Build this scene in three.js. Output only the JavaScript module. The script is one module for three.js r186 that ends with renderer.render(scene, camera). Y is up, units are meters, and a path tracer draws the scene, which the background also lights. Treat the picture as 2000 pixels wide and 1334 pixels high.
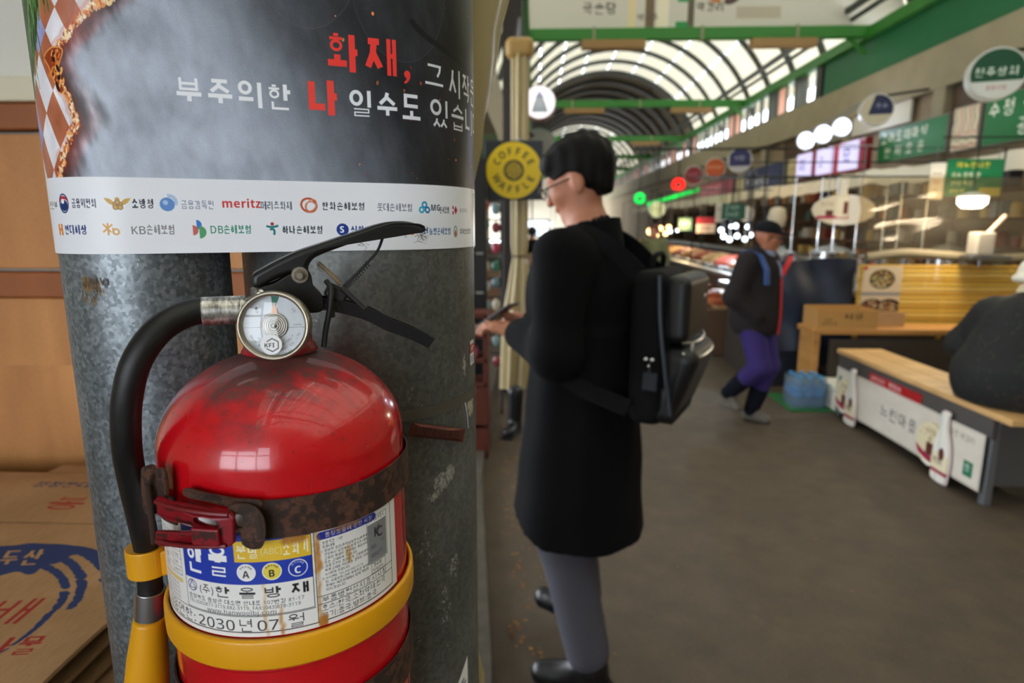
import * as THREE from 'three';
import { mergeGeometries, mergeVertices } from 'three/addons/utils/BufferGeometryUtils.js';
import { RoundedBoxGeometry } from 'three/addons/geometries/RoundedBoxGeometry.js';

// ---------- camera, sky, exposure ----------
const W = 2000, H = 1334, FPX = 1221, EYE = new THREE.Vector3(0, 1.52, 0);
const scene = new THREE.Scene();
const renderer = new THREE.WebGLRenderer({ antialias: true });
renderer.toneMapping = THREE.LinearToneMapping;
renderer.toneMappingExposure = 1.22;
renderer.shadowMap.enabled = true;
const camera = new THREE.PerspectiveCamera(2 * Math.atan(H / 2 / FPX) * 180 / Math.PI, W / H, 0.05, 200);
const PITCH = Math.atan(230 / FPX), YAW = Math.atan(45 * Math.cos(PITCH) / FPX);
camera.position.copy(EYE);
camera.rotation.order = 'YXZ';
camera.rotation.set(-PITCH, YAW, 0);
camera.focus = 0.41;                                   // focused on the extinguisher
camera.userData.fStop = camera.getFocalLength() / 3.0; // aperture about 3 mm across
camera.updateMatrixWorld(true);
scene.background = new THREE.Color().setRGB(5.4, 5.8, 6.3); // bright overcast sky over the roof

// ---------- helpers ----------
let seed = 7;
const rnd = () => { seed = (seed * 1664525 + 1013904223) >>> 0; return seed / 4294967296; };
const rr = (a, b) => a + (b - a) * rnd();
const V = (x, y, z) => new THREE.Vector3(x, y, z);
const lerp = (a, b, t) => a + (b - a) * t, clamp = (x, a = 0, b = 1) => Math.min(b, Math.max(a, x));
const smooth = (a, b, x) => { const t = clamp((x - a) / (b - a)); return t * t * (3 - 2 * t); };
// a pixel of the photograph gives a direction; a plane the thing touches gives the distance
const rayDir = (px, py) => V((px - W / 2) / FPX, -(py - H / 2) / FPX, -1).applyQuaternion(camera.quaternion);
const onX = (px, py, x) => { const r = rayDir(px, py); return EYE.clone().addScaledVector(r, (x - EYE.x) / r.x); };
const onY = (px, py, y = 0) => { const r = rayDir(px, py); return EYE.clone().addScaledVector(r, (y - EYE.y) / r.y); };
const onZ = (px, py, z) => { const r = rayDir(px, py); return EYE.clone().addScaledVector(r, (z - EYE.z) / r.z); };

const taken = {};
const numbered = (n) => { const k = taken[n] = (taken[n] ?? -1) + 1; return k ? n + '_' + String(k).padStart(3, '0') : n; };
function tag(o, label, category, group, kind) {
  if (label) o.userData.label = label;
  if (category) o.userData.category = category;
  if (group) o.userData.group = group;
  if (kind) o.userData.kind = kind;
  return o;
}
function thing(name, label, category, pos = [0, 0, 0], ry = 0, group) {
  const g = new THREE.Group(); g.name = numbered(name); g.position.set(...pos); g.rotation.y = ry;
  scene.add(g); return tag(g, label, category, group);
}
function part(parent, name, geo, m, label) {
  const o = new THREE.Mesh(geo, m); o.name = name; o.castShadow = o.receiveShadow = true;
  parent.add(o); if (label) o.userData.label = label; return o;
}
function single(name, geo, m, label, category, group) {
  const o = part(scene, numbered(name), geo, m); return tag(o, label, category, group);
}
function struct(name, geo, m, label) { const o = part(scene, numbered(name), geo, m); return tag(o, label, null, null, 'structure'); }
function structGroup(name, label) { const g = new THREE.Group(); g.name = numbered(name); scene.add(g); return tag(g, label, null, null, 'structure'); }
function copyOf(o, label, group) {
  const c = o.clone(); c.name = numbered(o.name.replace(/_\d\d\d$/, '')); scene.add(c);
  c.userData = { ...o.userData }; if (label) c.userData.label = label; if (group) c.userData.group = group; return c;
}
// geometry
const box = (w, h, d, x = 0, y = 0, z = 0) => new THREE.BoxGeometry(w, h, d).translate(x, y, z);
const rbox = (w, h, d, r, x = 0, y = 0, z = 0, s = 2) => new RoundedBoxGeometry(w, h, d, s, Math.min(r, w / 2.01, h / 2.01, d / 2.01)).translate(x, y, z);
const cyl = (r0, r1, h, n = 24, x = 0, y = 0, z = 0) => new THREE.CylinderGeometry(r1, r0, h, n).translate(x, y + h / 2, z); // r0 at the bottom
const sph = (r, x = 0, y = 0, z = 0, n = 16) => new THREE.SphereGeometry(r, n * 1.5 | 0, n).translate(x, y, z);
const lathe = (pts, n = 48) => new THREE.LatheGeometry(pts.map(([r, y]) => new THREE.Vector2(r, y)), n);
const tube = (pts, r, n = 32, k = 10, closed = false) => new THREE.TubeGeometry(new THREE.CatmullRomCurve3(pts.map((p) => p.isVector3 ? p : V(...p)), closed), n, r, k, closed);
function rod(a, b, r, k = 10) {
  a = a.isVector3 ? a : V(...a); b = b.isVector3 ? b : V(...b);
  const g = new THREE.CylinderGeometry(r, r, a.distanceTo(b), k);
  g.applyQuaternion(new THREE.Quaternion().setFromUnitVectors(V(0, 1, 0), b.clone().sub(a).normalize()));
  return g.translate((a.x + b.x) / 2, (a.y + b.y) / 2, (a.z + b.z) / 2);
}
function beamBox(a, b, w, h) { // a box bar from a to b, w across (level), h high
  a = a.isVector3 ? a : V(...a); b = b.isVector3 ? b : V(...b);
  const d = b.clone().sub(a), g = new THREE.BoxGeometry(w, h, d.length());
  const m = new THREE.Matrix4().lookAt(b, a, V(0, 1, 0)).setPosition(a.clone().add(b).multiplyScalar(.5));
  return g.applyMatrix4(m);
}
const merge = (...gs) => mergeGeometries(gs.flat().map((g) => { g = g.index ? g.toNonIndexed() : g; for (const k of Object.keys(g.attributes)) if (!['position', 'normal', 'uv'].includes(k)) g.deleteAttribute(k); return g; }));
const shapeOf = (pts) => new THREE.Shape(pts.map(([x, y]) => new THREE.Vector2(x, y)));
function extrude(pts, depth, bevel = 0, holes = [], seg = 2, curve = 8) {
  const s = pts instanceof THREE.Shape ? pts : shapeOf(pts); for (const h of holes) s.holes.push(h instanceof THREE.Path ? h : new THREE.Path(h.map(([x, y]) => new THREE.Vector2(x, y))));
  return new THREE.ExtrudeGeometry(s, { depth: Math.max(1e-5, depth - 2 * bevel), bevelEnabled: bevel > 0, bevelSize: bevel, bevelThickness: bevel, bevelOffset: -bevel, bevelSegments: seg, curveSegments: curve }).translate(0, 0, bevel);
}
function roundRect(w, h, r, x = 0, y = 0) {
  const s = new THREE.Shape(); x -= w / 2; y -= h / 2;
  s.moveTo(x + r, y).lineTo(x + w - r, y).quadraticCurveTo(x + w, y, x + w, y + r).lineTo(x + w, y + h - r).quadraticCurveTo(x + w, y + h, x + w - r, y + h).lineTo(x + r, y + h).quadraticCurveTo(x, y + h, x, y + h - r).lineTo(x, y + r).quadraticCurveTo(x, y, x + r, y);
  return s;
}
function spline(pts, n = 60, closed = true) { // smooth outline through points
  const c = new THREE.CatmullRomCurve3(pts.map(([x, y]) => V(x, y, 0)), closed, 'centripetal');
  return c.getPoints(n).slice(0, closed ? -1 : undefined).map((p) => [p.x, p.y]);
}
// bend a flat geometry (x along, y up, z out) round a vertical cylinder of radius R
function wrap(g, R) {
  const p = g.attributes.position;
  for (let i = 0; i < p.count; i++) { const a = p.getX(i) / R, r = R + p.getZ(i); p.setXYZ(i, Math.sin(a) * r, p.getY(i), Math.cos(a) * r); }
  g.computeVertexNormals(); return g;
}
function deform(g, f) { const p = g.attributes.position, v = V(); for (let i = 0; i < p.count; i++) { v.fromBufferAttribute(p, i); f(v, i); p.setXYZ(i, v.x, v.y, v.z); } g.computeVertexNormals(); return g; }
// a grid surface from a function (u,v in 0..1) -> [x,y,z]; uv = u,v
function grid(nu, nv, f) {
  const g = new THREE.PlaneGeometry(1, 1, nu, nv), p = g.attributes.position, uv = g.attributes.uv;
  for (let i = 0; i < p.count; i++) p.setXYZ(i, ...f(uv.getX(i), uv.getY(i)));
  g.computeVertexNormals(); return g;
}
// a thick sheet: the grid surface closed with a second side
function sheet(nu, nv, f, t) {
  const a = grid(nu, nv, f), n = a.attributes.normal, b = a.clone(), p = b.attributes.position;
  for (let i = 0; i < p.count; i++) p.setXYZ(i, p.getX(i) - n.getX(i) * t, p.getY(i) - n.getY(i) * t, p.getZ(i) - n.getZ(i) * t);
  const ix = b.index.array; for (let i = 0; i < ix.length; i += 3) { const k = ix[i]; ix[i] = ix[i + 1]; ix[i + 1] = k; }
  b.computeVertexNormals();
  const rim = [], uvs = [], w = nu + 1, P = a.attributes.position, Q = p, edge = (i, j) => {
    const A = [P.getX(i), P.getY(i), P.getZ(i)], B = [P.getX(j), P.getY(j), P.getZ(j)], Cc = [Q.getX(i), Q.getY(i), Q.getZ(i)], D = [Q.getX(j), Q.getY(j), Q.getZ(j)];
    rim.push(...A, ...Cc, ...B, ...B, ...Cc, ...D); for (let k = 0; k < 6; k++) uvs.push(a.attributes.uv.getX(i), a.attributes.uv.getY(i));
  };
  for (let i = 0; i < nu; i++) { edge(i, i + 1); edge(nv * w + i + 1, nv * w + i); }
  for (let j = 0; j < nv; j++) { edge((j + 1) * w, j * w); edge(j * w + nu, (j + 1) * w + nu); }
  const c = new THREE.BufferGeometry(); c.setAttribute('position', new THREE.Float32BufferAttribute(rim, 3)); c.setAttribute('uv', new THREE.Float32BufferAttribute(uvs, 2)); c.computeVertexNormals();
  return merge(a, b, c);
}
// sweep a closed profile [[n,b],...] along points; up = the profile's n direction hint
function sweep(path, profile, hint, scale = () => 1) {
  path = path.map((p) => p.isVector3 ? p : V(...p)); const n = path.length, m = profile.length, pos = [], idx = [];
  for (let i = 0; i < n; i++) {
    const t = path[Math.min(n - 1, i + 1)].clone().sub(path[Math.max(0, i - 1)]).normalize(), b = t.clone().cross(hint).normalize(), nn = b.clone().cross(t).normalize(), s = scale(i / (n - 1));
    for (const [x, y] of profile) { const q = path[i].clone().addScaledVector(nn, x * s).addScaledVector(b, y * s); pos.push(q.x, q.y, q.z); }
  }
  for (let i = 0; i < n - 1; i++) for (let j = 0; j < m; j++) { const a = i * m + j, b = i * m + (j + 1) % m; idx.push(a, b, a + m, b, b + m, a + m); }
  const tri = THREE.ShapeUtils.triangulateShape(profile.map(([x, y]) => new THREE.Vector2(x, y)), []);
  for (const [a, b, c] of tri) idx.push(a, c, b, (n - 1) * m + a, (n - 1) * m + b, (n - 1) * m + c);
  const g = new THREE.BufferGeometry(); g.setAttribute('position', new THREE.Float32BufferAttribute(pos, 3)); g.setIndex(idx);
  const o = g.toNonIndexed(); o.computeVertexNormals(); o.setAttribute('uv', new THREE.Float32BufferAttribute(new Float32Array(o.attributes.position.count * 2), 2));
  return o;
}
// uv in metres over the three axes, so that patterns keep their size
function metreUV(g, s = 1) {
  g = g.index ? g.toNonIndexed() : g; const p = g.attributes.position, uv = new Float32Array(p.count * 2), a = V(), b = V(), c = V();
  for (let i = 0; i < p.count; i += 3) {
    a.fromBufferAttribute(p, i); b.fromBufferAttribute(p, i + 1); c.fromBufferAttribute(p, i + 2);
    const n = b.clone().sub(a).cross(c.clone().sub(a)), x = Math.abs(n.x), y = Math.abs(n.y), z = Math.abs(n.z);
    [a, b, c].forEach((v, k) => { const [U, T] = x > y && x > z ? [v.z, v.y] : y > z ? [v.x, v.z] : [v.x, v.y]; uv[(i + k) * 2] = U * s; uv[(i + k) * 2 + 1] = T * s; });
  }
  g.setAttribute('uv', new THREE.BufferAttribute(uv, 2)); return g;
}
// materials
const col = (c) => new THREE.Color(c);
const mat = (c, o = {}) => new THREE.MeshPhysicalMaterial({ color: col(c), roughness: .6, ...o, side: THREE.DoubleSide });
const glow = (c, k, o = {}) => new THREE.MeshStandardMaterial({ color: col(c).multiplyScalar(.3), emissive: col(c), emissiveIntensity: k, roughness: .6, ...o });
function canvasTex(w, h, draw, o = {}) {
  const cv = document.createElement('canvas'); cv.width = w; cv.height = h; const x = cv.getContext('2d'); draw(x, w, h);
  const t = new THREE.CanvasTexture(cv); if (!o.data) t.colorSpace = THREE.SRGBColorSpace;
  if (o.repeat) { t.wrapS = t.wrapT = THREE.RepeatWrapping; t.repeat.set(...o.repeat); }
  return t;
}
const hash2 = (x, y) => { let h = (x * 374761393 + y * 668265263) | 0; h = Math.imul(h ^ (h >>> 13), 1274126177); return ((h ^ (h >>> 16)) >>> 0) / 4294967296; };
function vnoise(x, y, per = 0) {
  const ix = Math.floor(x), iy = Math.floor(y), fx = x - ix, fy = y - iy, w = (a) => per ? ((a % per) + per) % per : a;
  const s = fx * fx * (3 - 2 * fx), t = fy * fy * (3 - 2 * fy), x0 = w(ix), x1 = w(ix + 1), y0 = w(iy), y1 = w(iy + 1);
  return lerp(lerp(hash2(x0, y0), hash2(x1, y0), s), lerp(hash2(x0, y1), hash2(x1, y1), s), t);
}
function fbm(x, y, oct = 4, per = 0) { let a = 0, k = .5, n = 0; for (let i = 0; i < oct; i++) { a += k * vnoise(x, y, per); n += k; x *= 2; y *= 2; per *= 2; k *= .5; } return a / n; }
function pixels(ctx, w, h, f) { // f(x,y) -> [r,g,b] 0..255 or null
  const im = ctx.getImageData(0, 0, w, h), d = im.data;
  for (let y = 0; y < h; y++) for (let x = 0; x < w; x++) { const i = (y * w + x) * 4, c = f(x, y, d[i], d[i + 1], d[i + 2]); if (c) { d[i] = c[0]; d[i + 1] = c[1]; d[i + 2] = c[2]; d[i + 3] = 255; } }
  ctx.putImageData(im, 0, 0);
}
// a mottled texture round a colour
function mottle(rgb, amp, { size = 512, f = 8, grain = 6, oct = 5, rep = [1, 1], sx = 1, sy = 1 } = {}) {
  return canvasTex(size, size, (c, w, h) => pixels(c, w, h, (x, y) => { const n = (fbm(x / w * f * sx, y / h * f * sy, oct, sx === 1 && sy === 1 ? f : 0) - .5) * 2 * amp + (hash2(x, y) - .5) * grain * 2; return rgb.map((v) => clamp(v + n * (v / 128 + .35) / 1.2, 0, 255)); }), { repeat: rep });
}
// ---------- Hangul drawn stroke by stroke (there is no Hangul font here) ----------
const CON = {
  0: [[[0, .06], [.95, .06], [.9, .5], [.72, 1]]], 2: [[[.05, 0], [.05, .95], [1, .95]]], 3: [[[1, .06], [.05, .06], [.05, .95], [1, .95]]], 5: [[[0, .05], [.95, .05], [.95, .5], [.05, .5], [.05, .96], [1, .96]]],
  6: [[[.05, .05], [.95, .05], [.95, .95], [.05, .95], [.05, .05]]], 7: [[[.05, 0], [.05, .95], [.95, .95], [.95, 0]], [[.05, .48], [.95, .48]]], 9: [[[.52, 0], [.42, .45], [0, 1]], [[.45, .4], [1, 1]]],
  11: ['o', [.5, .5, .48, .48]], 12: [[[.05, .07], [.95, .07]], [[.52, .07], [.42, .5], [0, 1]], [[.46, .5], [1, 1]]], 14: [[[.3, .02], [.7, .02]], [[.05, .26], [.95, .26]], [[.52, .26], [.42, .6], [0, 1]], [[.46, .6], [1, 1]]],
  15: [[[0, .06], [.95, .06], [.9, .5], [.72, 1]], [[0, .5], [.9, .46]]], 16: [[[1, .05], [.05, .05], [.05, .95], [1, .95]], [[.05, .5], [.95, .5]]], 17: [[[0, .06], [1, .06]], [[.28, .06], [.3, .94]], [[.72, .06], [.7, .94]], [[0, .94], [1, .94]]],
  18: [[[.32, .03], [.68, .03]], [[.04, .26], [.96, .26]], ['o', [.5, .7, .34, .28]]],
};
CON[1] = 0; CON[4] = 3; CON[8] = 7; CON[10] = 9; CON[13] = 12;
const FINAL = [-1, 0, 1, [0, 9], 2, [2, 12], [2, 18], 3, 5, [5, 0], [5, 6], [5, 7], [5, 9], [5, 16], [5, 17], [5, 18], 6, 7, [7, 9], 9, 10, 11, 12, 14, 15, 16, 17, 18];
const VERT = { 0: [1, 0, 1], 1: [1, 1, 2], 2: [2, 0, 1], 3: [2, 1, 2], 4: [-1, 0, 1], 5: [-1, 1, 2], 6: [-2, 0, 1], 7: [-2, 1, 2], 20: [0, 0, 1] };
const HORI = { 8: 1, 12: 2, 13: -1, 17: -2, 18: 0 }, BOTH = { 9: [8, 0], 10: [8, 1], 11: [8, 20], 14: [13, 4], 15: [13, 5], 16: [13, 20], 19: [18, 20] };
function jamo(c, k, x, y, w, h) {
  let d = CON[k]; if (typeof d === 'number') { jamo(c, d, x, y, w * .46, h); jamo(c, d, x + w * .54, y, w * .46, h); return; }
  const thick = c.lineWidth; c.lineWidth = Math.min(thick, h * ({ 5: .2, 7: .24, 18: .19, 14: .18, 16: .22, 6: .3, 11: .34 }[k] ?? .34), w * ({ 11: .34, 6: .34, 7: .3 }[k] ?? .5));
  try {
  const oval = ([cx, cy, rx, ry]) => { c.beginPath(); c.ellipse(x + cx * w, y + cy * h, rx * w, ry * h, 0, 0, 7); c.stroke(); };
  if (d[0] === 'o') return oval(d[1]);
  for (const s of d) { if (s[0] === 'o') { oval(s[1]); continue; } c.beginPath(); s.forEach(([a, b], i) => i ? c.lineTo(x + a * w, y + b * h) : c.moveTo(x + a * w, y + b * h)); c.stroke(); }
  } finally { c.lineWidth = thick; }
}
const seg = (c, a, b, p, q) => { c.beginPath(); c.moveTo(a, b); c.lineTo(p, q); c.stroke(); };
function vowV(c, k, x0, x1, y, h) { // a standing vowel between x0 and x1
  const [dir, , n] = VERT[k], bars = n === 2 ? (dir < 0 ? [x1 - (x1 - x0) * .36, x1] : [lerp(x0, x1, .42), x1 - (x1 - x0) * .0]) : [dir > 0 ? lerp(x0, x1, .45) : x1 - (x1 - x0) * .18];
  const thick = c.lineWidth; if (n === 2) c.lineWidth = Math.min(thick, (x1 - x0) * .42);
  for (const b of bars) seg(c, b, y, b, y + h);
  const ys = Math.abs(dir) === 2 ? [.34, .58] : dir ? [.46] : [];
  for (const t of ys) dir > 0 ? (n === 2 ? seg(c, bars[0], y + h * t, bars[1], y + h * t) : seg(c, bars[0], y + h * t, x1 + (x1 - x0) * .12, y + h * t)) : seg(c, bars[0], y + h * t, x0 - (n === 2 ? .02 : 0), y + h * t);
  c.lineWidth = thick;
}
function vowH(c, k, x, w, y0, y1) { const d = HORI[k], yy = d > 0 ? y1 : d < 0 ? y0 : (y0 + y1) / 2; seg(c, x, yy, x + w, yy); const xs = Math.abs(d) === 2 ? [.3, .7] : d ? [.5] : []; for (const t of xs) d > 0 ? seg(c, x + w * t, y0, x + w * t, y1) : seg(c, x + w * t, y0, x + w * t, y1); }
function syllable(c, ch, x, y, w, h, lw) {
  const n = ch.codePointAt(0) - 0xac00, L = n / 588 | 0, vw = (n % 588) / 28 | 0, T = FINAL[n % 28], fin = T !== -1, bot = fin ? .6 : .95, q = lw * .5;
  c.lineWidth = lw; const X = (t) => x + q + t * (w - 2 * q), Y = (t) => y + q + t * (h - 2 * q), WW = (t) => t * (w - 2 * q), HH = (t) => t * (h - 2 * q);
  if (vw in VERT) { const two = VERT[vw][2] === 2; jamo(c, L, X(.02), Y(.06), WW(two ? .42 : .5), HH(bot - .06 - (fin ? .06 : .14))); vowV(c, vw, X(VERT[vw][0] < 0 ? .56 : .6), X(.94), Y(0), HH(fin ? .64 : 1)); }
  else if (vw in HORI) { jamo(c, L, X(.14), Y(.02), WW(.72), HH(fin ? .28 : .44)); vowH(c, vw, X(0), WW(1), Y(fin ? .4 : .62), Y(fin ? .54 : .9)); }
  else { const [a, b] = BOTH[vw]; jamo(c, L, X(.06), Y(.02), WW(.46), HH(fin ? .26 : .42)); vowH(c, a, X(0), WW(.62), Y(fin ? .36 : .55), Y(fin ? .5 : .78)); vowV(c, b, X(.68), X(.95), Y(0), HH(fin ? .64 : 1)); }
  if (fin) { const yy = Y(.7), hh = HH(.28); if (Array.isArray(T)) { jamo(c, T[0], X(.1), yy, WW(.36), hh); jamo(c, T[1], X(.54), yy, WW(.36), hh); } else jamo(c, T, X(.14), yy, WW(.74), hh); }
}
// text of any kind: size = height of a syllable; w = width of one syllable over its height; wt = stroke over height
function write(c, str, x, y, size, color, { wt = .1, w = .88, gap = .06, font = 'bold', align = 'left', tall = 1, latin = .95 } = {}) {
  const adv = (ch) => { const k = ch.codePointAt(0); if (k >= 0xac00 && k <= 0xd7a3) return size * (w + gap); if (ch === ' ') return size * .32; c.font = `${font} ${size * latin}px sans-serif`; return c.measureText(ch).width * (w / .88) + size * gap * .3; };
  const total = [...str].reduce((s, ch) => s + adv(ch), 0); if (align === 'center') x -= total / 2; if (align === 'right') x -= total;
  c.strokeStyle = c.fillStyle = color; c.lineCap = 'butt'; c.lineJoin = 'miter';
  for (const ch of str) {
    const k = ch.codePointAt(0);
    if (k >= 0xac00 && k <= 0xd7a3) syllable(c, ch, x, y, size * w, size * tall, size * wt);
    else if (ch !== ' ') { c.font = `${font} ${size * latin}px sans-serif`; c.save(); c.translate(x, y + size * tall * .88); c.scale(w / .88, tall); c.fillText(ch, 0, 0); c.restore(); }
    x += adv(ch);
  }
  return total;
}
// ================= STRUCTURE =================
const M = {
  white: mat('#d9d6cc', { roughness: .8 }), cream: mat('#cfc19c', { roughness: .55 }), black: mat('#111214', { roughness: .5 }), dark: mat('#23211f', { roughness: .7 }),
  steel: mat('#8d9093', { metalness: .9, roughness: .35 }), chrome: mat('#d2d3d4', { metalness: 1, roughness: .22 }), darkSteel: mat('#3a3a3a', { metalness: .5, roughness: .5 }),
  green: mat('#2f7a2a', { roughness: .5 }), wood: mat('#c08a4c', { roughness: .6 }), redWood: mat('#5a2416', { roughness: .6 }),
};
// floor: worn asphalt
const floorTex = mottle([76, 64, 50], 13, { size: 1024, f: 24, grain: 15, rep: [.45, .45] });
struct('floor', metreUV(box(22, .2, 66, 3, -.1, -20)), new THREE.MeshPhysicalMaterial({ map: floorTex, bumpMap: floorTex, bumpScale: .003, roughness: .72 }), 'worn brown-grey asphalt floor of the covered market street');
// raised shop-side kerb on the near edge of the street
{
  const k = structGroup('kerb', 'concrete kerb strip running along the shop fronts'), km = new THREE.MeshStandardMaterial({ map: mottle([70, 64, 53], 16, { size: 256, f: 10 }), roughness: .85 });
  const pts = [[-.10, -.9], [-.135, -1.85], [-.30, -3.4], [-.36, -4.6], [-.42, -9]];
  for (let i = 0; i < 4; i++) {
    const [x0, z0] = pts[i], [x1, z1] = pts[i + 1], s = shapeOf([[x0, -z0 - .006], [x0 - .16, -z0 - .006], [x1 - .16, -z1 + .006], [x1, -z1 + .006]]);
    part(k, 'kerb_stone', metreUV(new THREE.ExtrudeGeometry(s, { depth: .05, bevelEnabled: true, bevelSize: .004, bevelThickness: .004, bevelSegments: 1 }).rotateX(-Math.PI / 2).translate(0, .004, 0), 2), km);
  }
}
// the wall behind the pipes on the shop side, and its wooden panelling
struct('wall_left', box(4, 3.4, .12, -2.34, 1.7, -1.24), mat('#d6d3c8', { roughness: .85 }), 'off-white plaster wall above the plywood panelling');
{
  const p = thing('plywood_panelling', 'warm brown plywood panelling with two horizontal rails under a cream ledge', 'panelling', [0, 0, 0]);
  const wt = canvasTex(512, 512, (c, w, h) => pixels(c, w, h, (x, y) => { const n = fbm(x / 26, y / 160, 4) - .5, m = fbm(x / 90 + 9, y / 90, 3) - .5, k = n * 44 + m * 34 + (hash2(x, y) - .5) * 10; return [192 + k, 132 + k * .85, 74 + k * .6]; }), { repeat: [.8, .8] });
  const pm = new THREE.MeshPhysicalMaterial({ map: wt, roughness: .55 }), rm = new THREE.MeshPhysicalMaterial({ map: wt, color: col('#c9a888'), roughness: .55 });
  part(p, 'panel', metreUV(rbox(1.1, .244, .02, .003, -1.08, 1.5585, -1.16)), pm);
  part(p, 'panel', metreUV(rbox(1.1, 1.38, .02, .003, -1.08, .691, -1.16)), pm);
  part(p, 'rail', metreUV(rbox(1.1, .046, .034, .004, -1.08, 1.709, -1.155)), rm);
  part(p, 'rail', metreUV(rbox(1.1, .048, .034, .004, -1.08, 1.407, -1.155)), rm);
  part(p, 'ledge', rbox(1.12, .042, .05, .004, -1.08, 1.753, -1.15), mat('#d8d0b4', { roughness: .7 }));
}
// galvanised zinc spangle
const spangle = canvasTex(1024, 1024, (c, w, h) => {
  const N = 46, cell = w / N, cs = [];
  for (let j = 0; j < N; j++) for (let i = 0; i < N; i++) cs.push([(i + rnd()) * cell, (j + rnd()) * cell, rnd(), rr(0, 6.28)]);
  pixels(c, w, h, (x, y) => {
    let b = 1e9, k = null; const ci = x / cell | 0, cj = y / cell | 0;
    for (let dj = -1; dj <= 1; dj++) for (let di = -1; di <= 1; di++) {
      const i = (ci + di + N) % N, j = (cj + dj + N) % N, s = cs[j * N + i]; let dx = x - s[0], dy = y - s[1]; if (dx > w / 2) dx -= w; if (dx < -w / 2) dx += w; if (dy > h / 2) dy -= h; if (dy < -h / 2) dy += h;
      const u = dx * Math.cos(s[3]) + dy * Math.sin(s[3]), v = -dx * Math.sin(s[3]) + dy * Math.cos(s[3]), d = u * u + v * v * 2.6; if (d < b) { b = d; k = s; }
    }
    const t = 108 + (k[2] - .5) * 78 + (fbm(x / 30, y / 30, 4) - .5) * 40 + (hash2(x, y) - .5) * 16; return [t * .95, t * 1.0, t * 1.02];
  });
}, { repeat: [1, 1] });
function pipeTex(base, marks) { // one sheet of pipe: u once round, v = 2 m of height
  return canvasTex(1024, 1024, (c, w, h) => {
    const src = spangle.image, k = base.tile, q = k * base.squash;
    for (let y = 0; y < h; y += q) for (let x = 0; x < w; x += k) c.drawImage(src, x, y, k, q);
    pixels(c, w, h, (x, y, r, g, b) => { const n = fbm(x / 140, y / 170, 5) - .5, m = fbm(x / 18 + 40, y / 60, 3) - .5, q = base.mix; const v = (a, t) => clamp(lerp(t, a, q) + n * base.blot + m * 16, 0, 255); return [v(r, base.rgb[0]), v(g, base.rgb[1]), v(b, base.rgb[2])]; });
    marks(c, (deg, y) => [((deg + 180) / 360) * w, (1.6 - y) / .6 * h]);
  });
}
const speckle = (c, x, y, w, h, n, color, s = 3) => { c.fillStyle = color; for (let i = 0; i < n; i++) { const a = rr(0, 6.28), q = Math.pow(rnd(), .6); c.globalAlpha = rr(.25, .9); c.fillRect(x + Math.cos(a) * q * w, y + Math.sin(a) * q * h, rr(1, s), rr(1, s * 1.6)); } c.globalAlpha = 1; };
function pipe(name, label, x, z, r, m) {
  const t = thing(name, label, 'pipe', [x, 0, z]), g = new THREE.CylinderGeometry(r, r, .6, 96, 1, true, -Math.PI).translate(0, 1.3, 0);
  part(t, 'pipe_wall', g, m); part(t, 'upper_pipe', new THREE.CylinderGeometry(r, r, 1.6, 48, 1, true).translate(0, 2.4, 0), m); part(t, 'lower_pipe', new THREE.CylinderGeometry(r, r, .9, 48, 1, true).translate(0, .55, 0), m); part(t, 'floor_flange', cyl(r + .005, r + .003, .1, 48), M.darkSteel); return t;
}
const LP = [-.2853, -.4564, .0547], RP = [-.1548, -.5621, .1];
const leftPipeMap = pipeTex({ tile: 330, squash: .57, mix: .6, rgb: [132, 143, 150], blot: 30 }, (c, P) => {
  const [x, y] = P(-8, 1.484); for (let i = 0; i < 26; i++) speckle(c, x + rr(-22, 22), y + rr(-5, 24), 8, 5, 14, ['#5a3f22', '#8b6d3e', '#3d3126'][i % 3], 3); speckle(c, x + 24, y + 2, 14, 5, 40, '#20201e', 3);
  for (let i = 0; i < 40; i++) { const [a, b] = P(rr(-80, 60), rr(1.1, 1.5)); speckle(c, a, b, 6, 10, 6, '#c9cdcc', 2); }
});
const rightPipeMap = pipeTex({ tile: 215, squash: 1.05, mix: .26, rgb: [98, 100, 95], blot: 40 }, (c, P) => {
  for (const [d, y, w, h, n] of [[50, 1.305, 14, 14, 160], [56, 1.31, 9, 12, 120], [45, 1.295, 10, 6, 40], [58, 1.22, 10, 20, 70], [70, 1.40, 4, 16, 60], [40, 1.25, 20, 30, 30], [50, 1.19, 14, 30, 40]]) { const [a, b] = P(d, y); speckle(c, a, b, w, h, n, '#b9bbb4', 3); }
  const [x, y] = P(78, 1.362); speckle(c, x, y, 14, 18, 260, '#c9c4ae', 4);
  for (let i = 0; i < 60; i++) { const [a, b] = P(rr(-30, 90), rr(1.1, 1.5)); speckle(c, a, b, 5, 14, 7, i % 2 ? '#6d6f6b' : '#a9aba4', 2); }
});
pipe('exhaust_pipe', 'slim spangled galvanised pipe beside the thick one that carries the extinguisher', LP[0], LP[1], LP[2], new THREE.MeshPhysicalMaterial({ map: leftPipeMap, metalness: .55, roughness: .42, side: THREE.DoubleSide }));
const rightPipe = pipe('exhaust_pipe', 'thick dull grey galvanised pipe carrying the red fire extinguisher', RP[0], RP[1], RP[2], new THREE.MeshPhysicalMaterial({ map: rightPipeMap, metalness: .45, roughness: .5, side: THREE.DoubleSide }));
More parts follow.
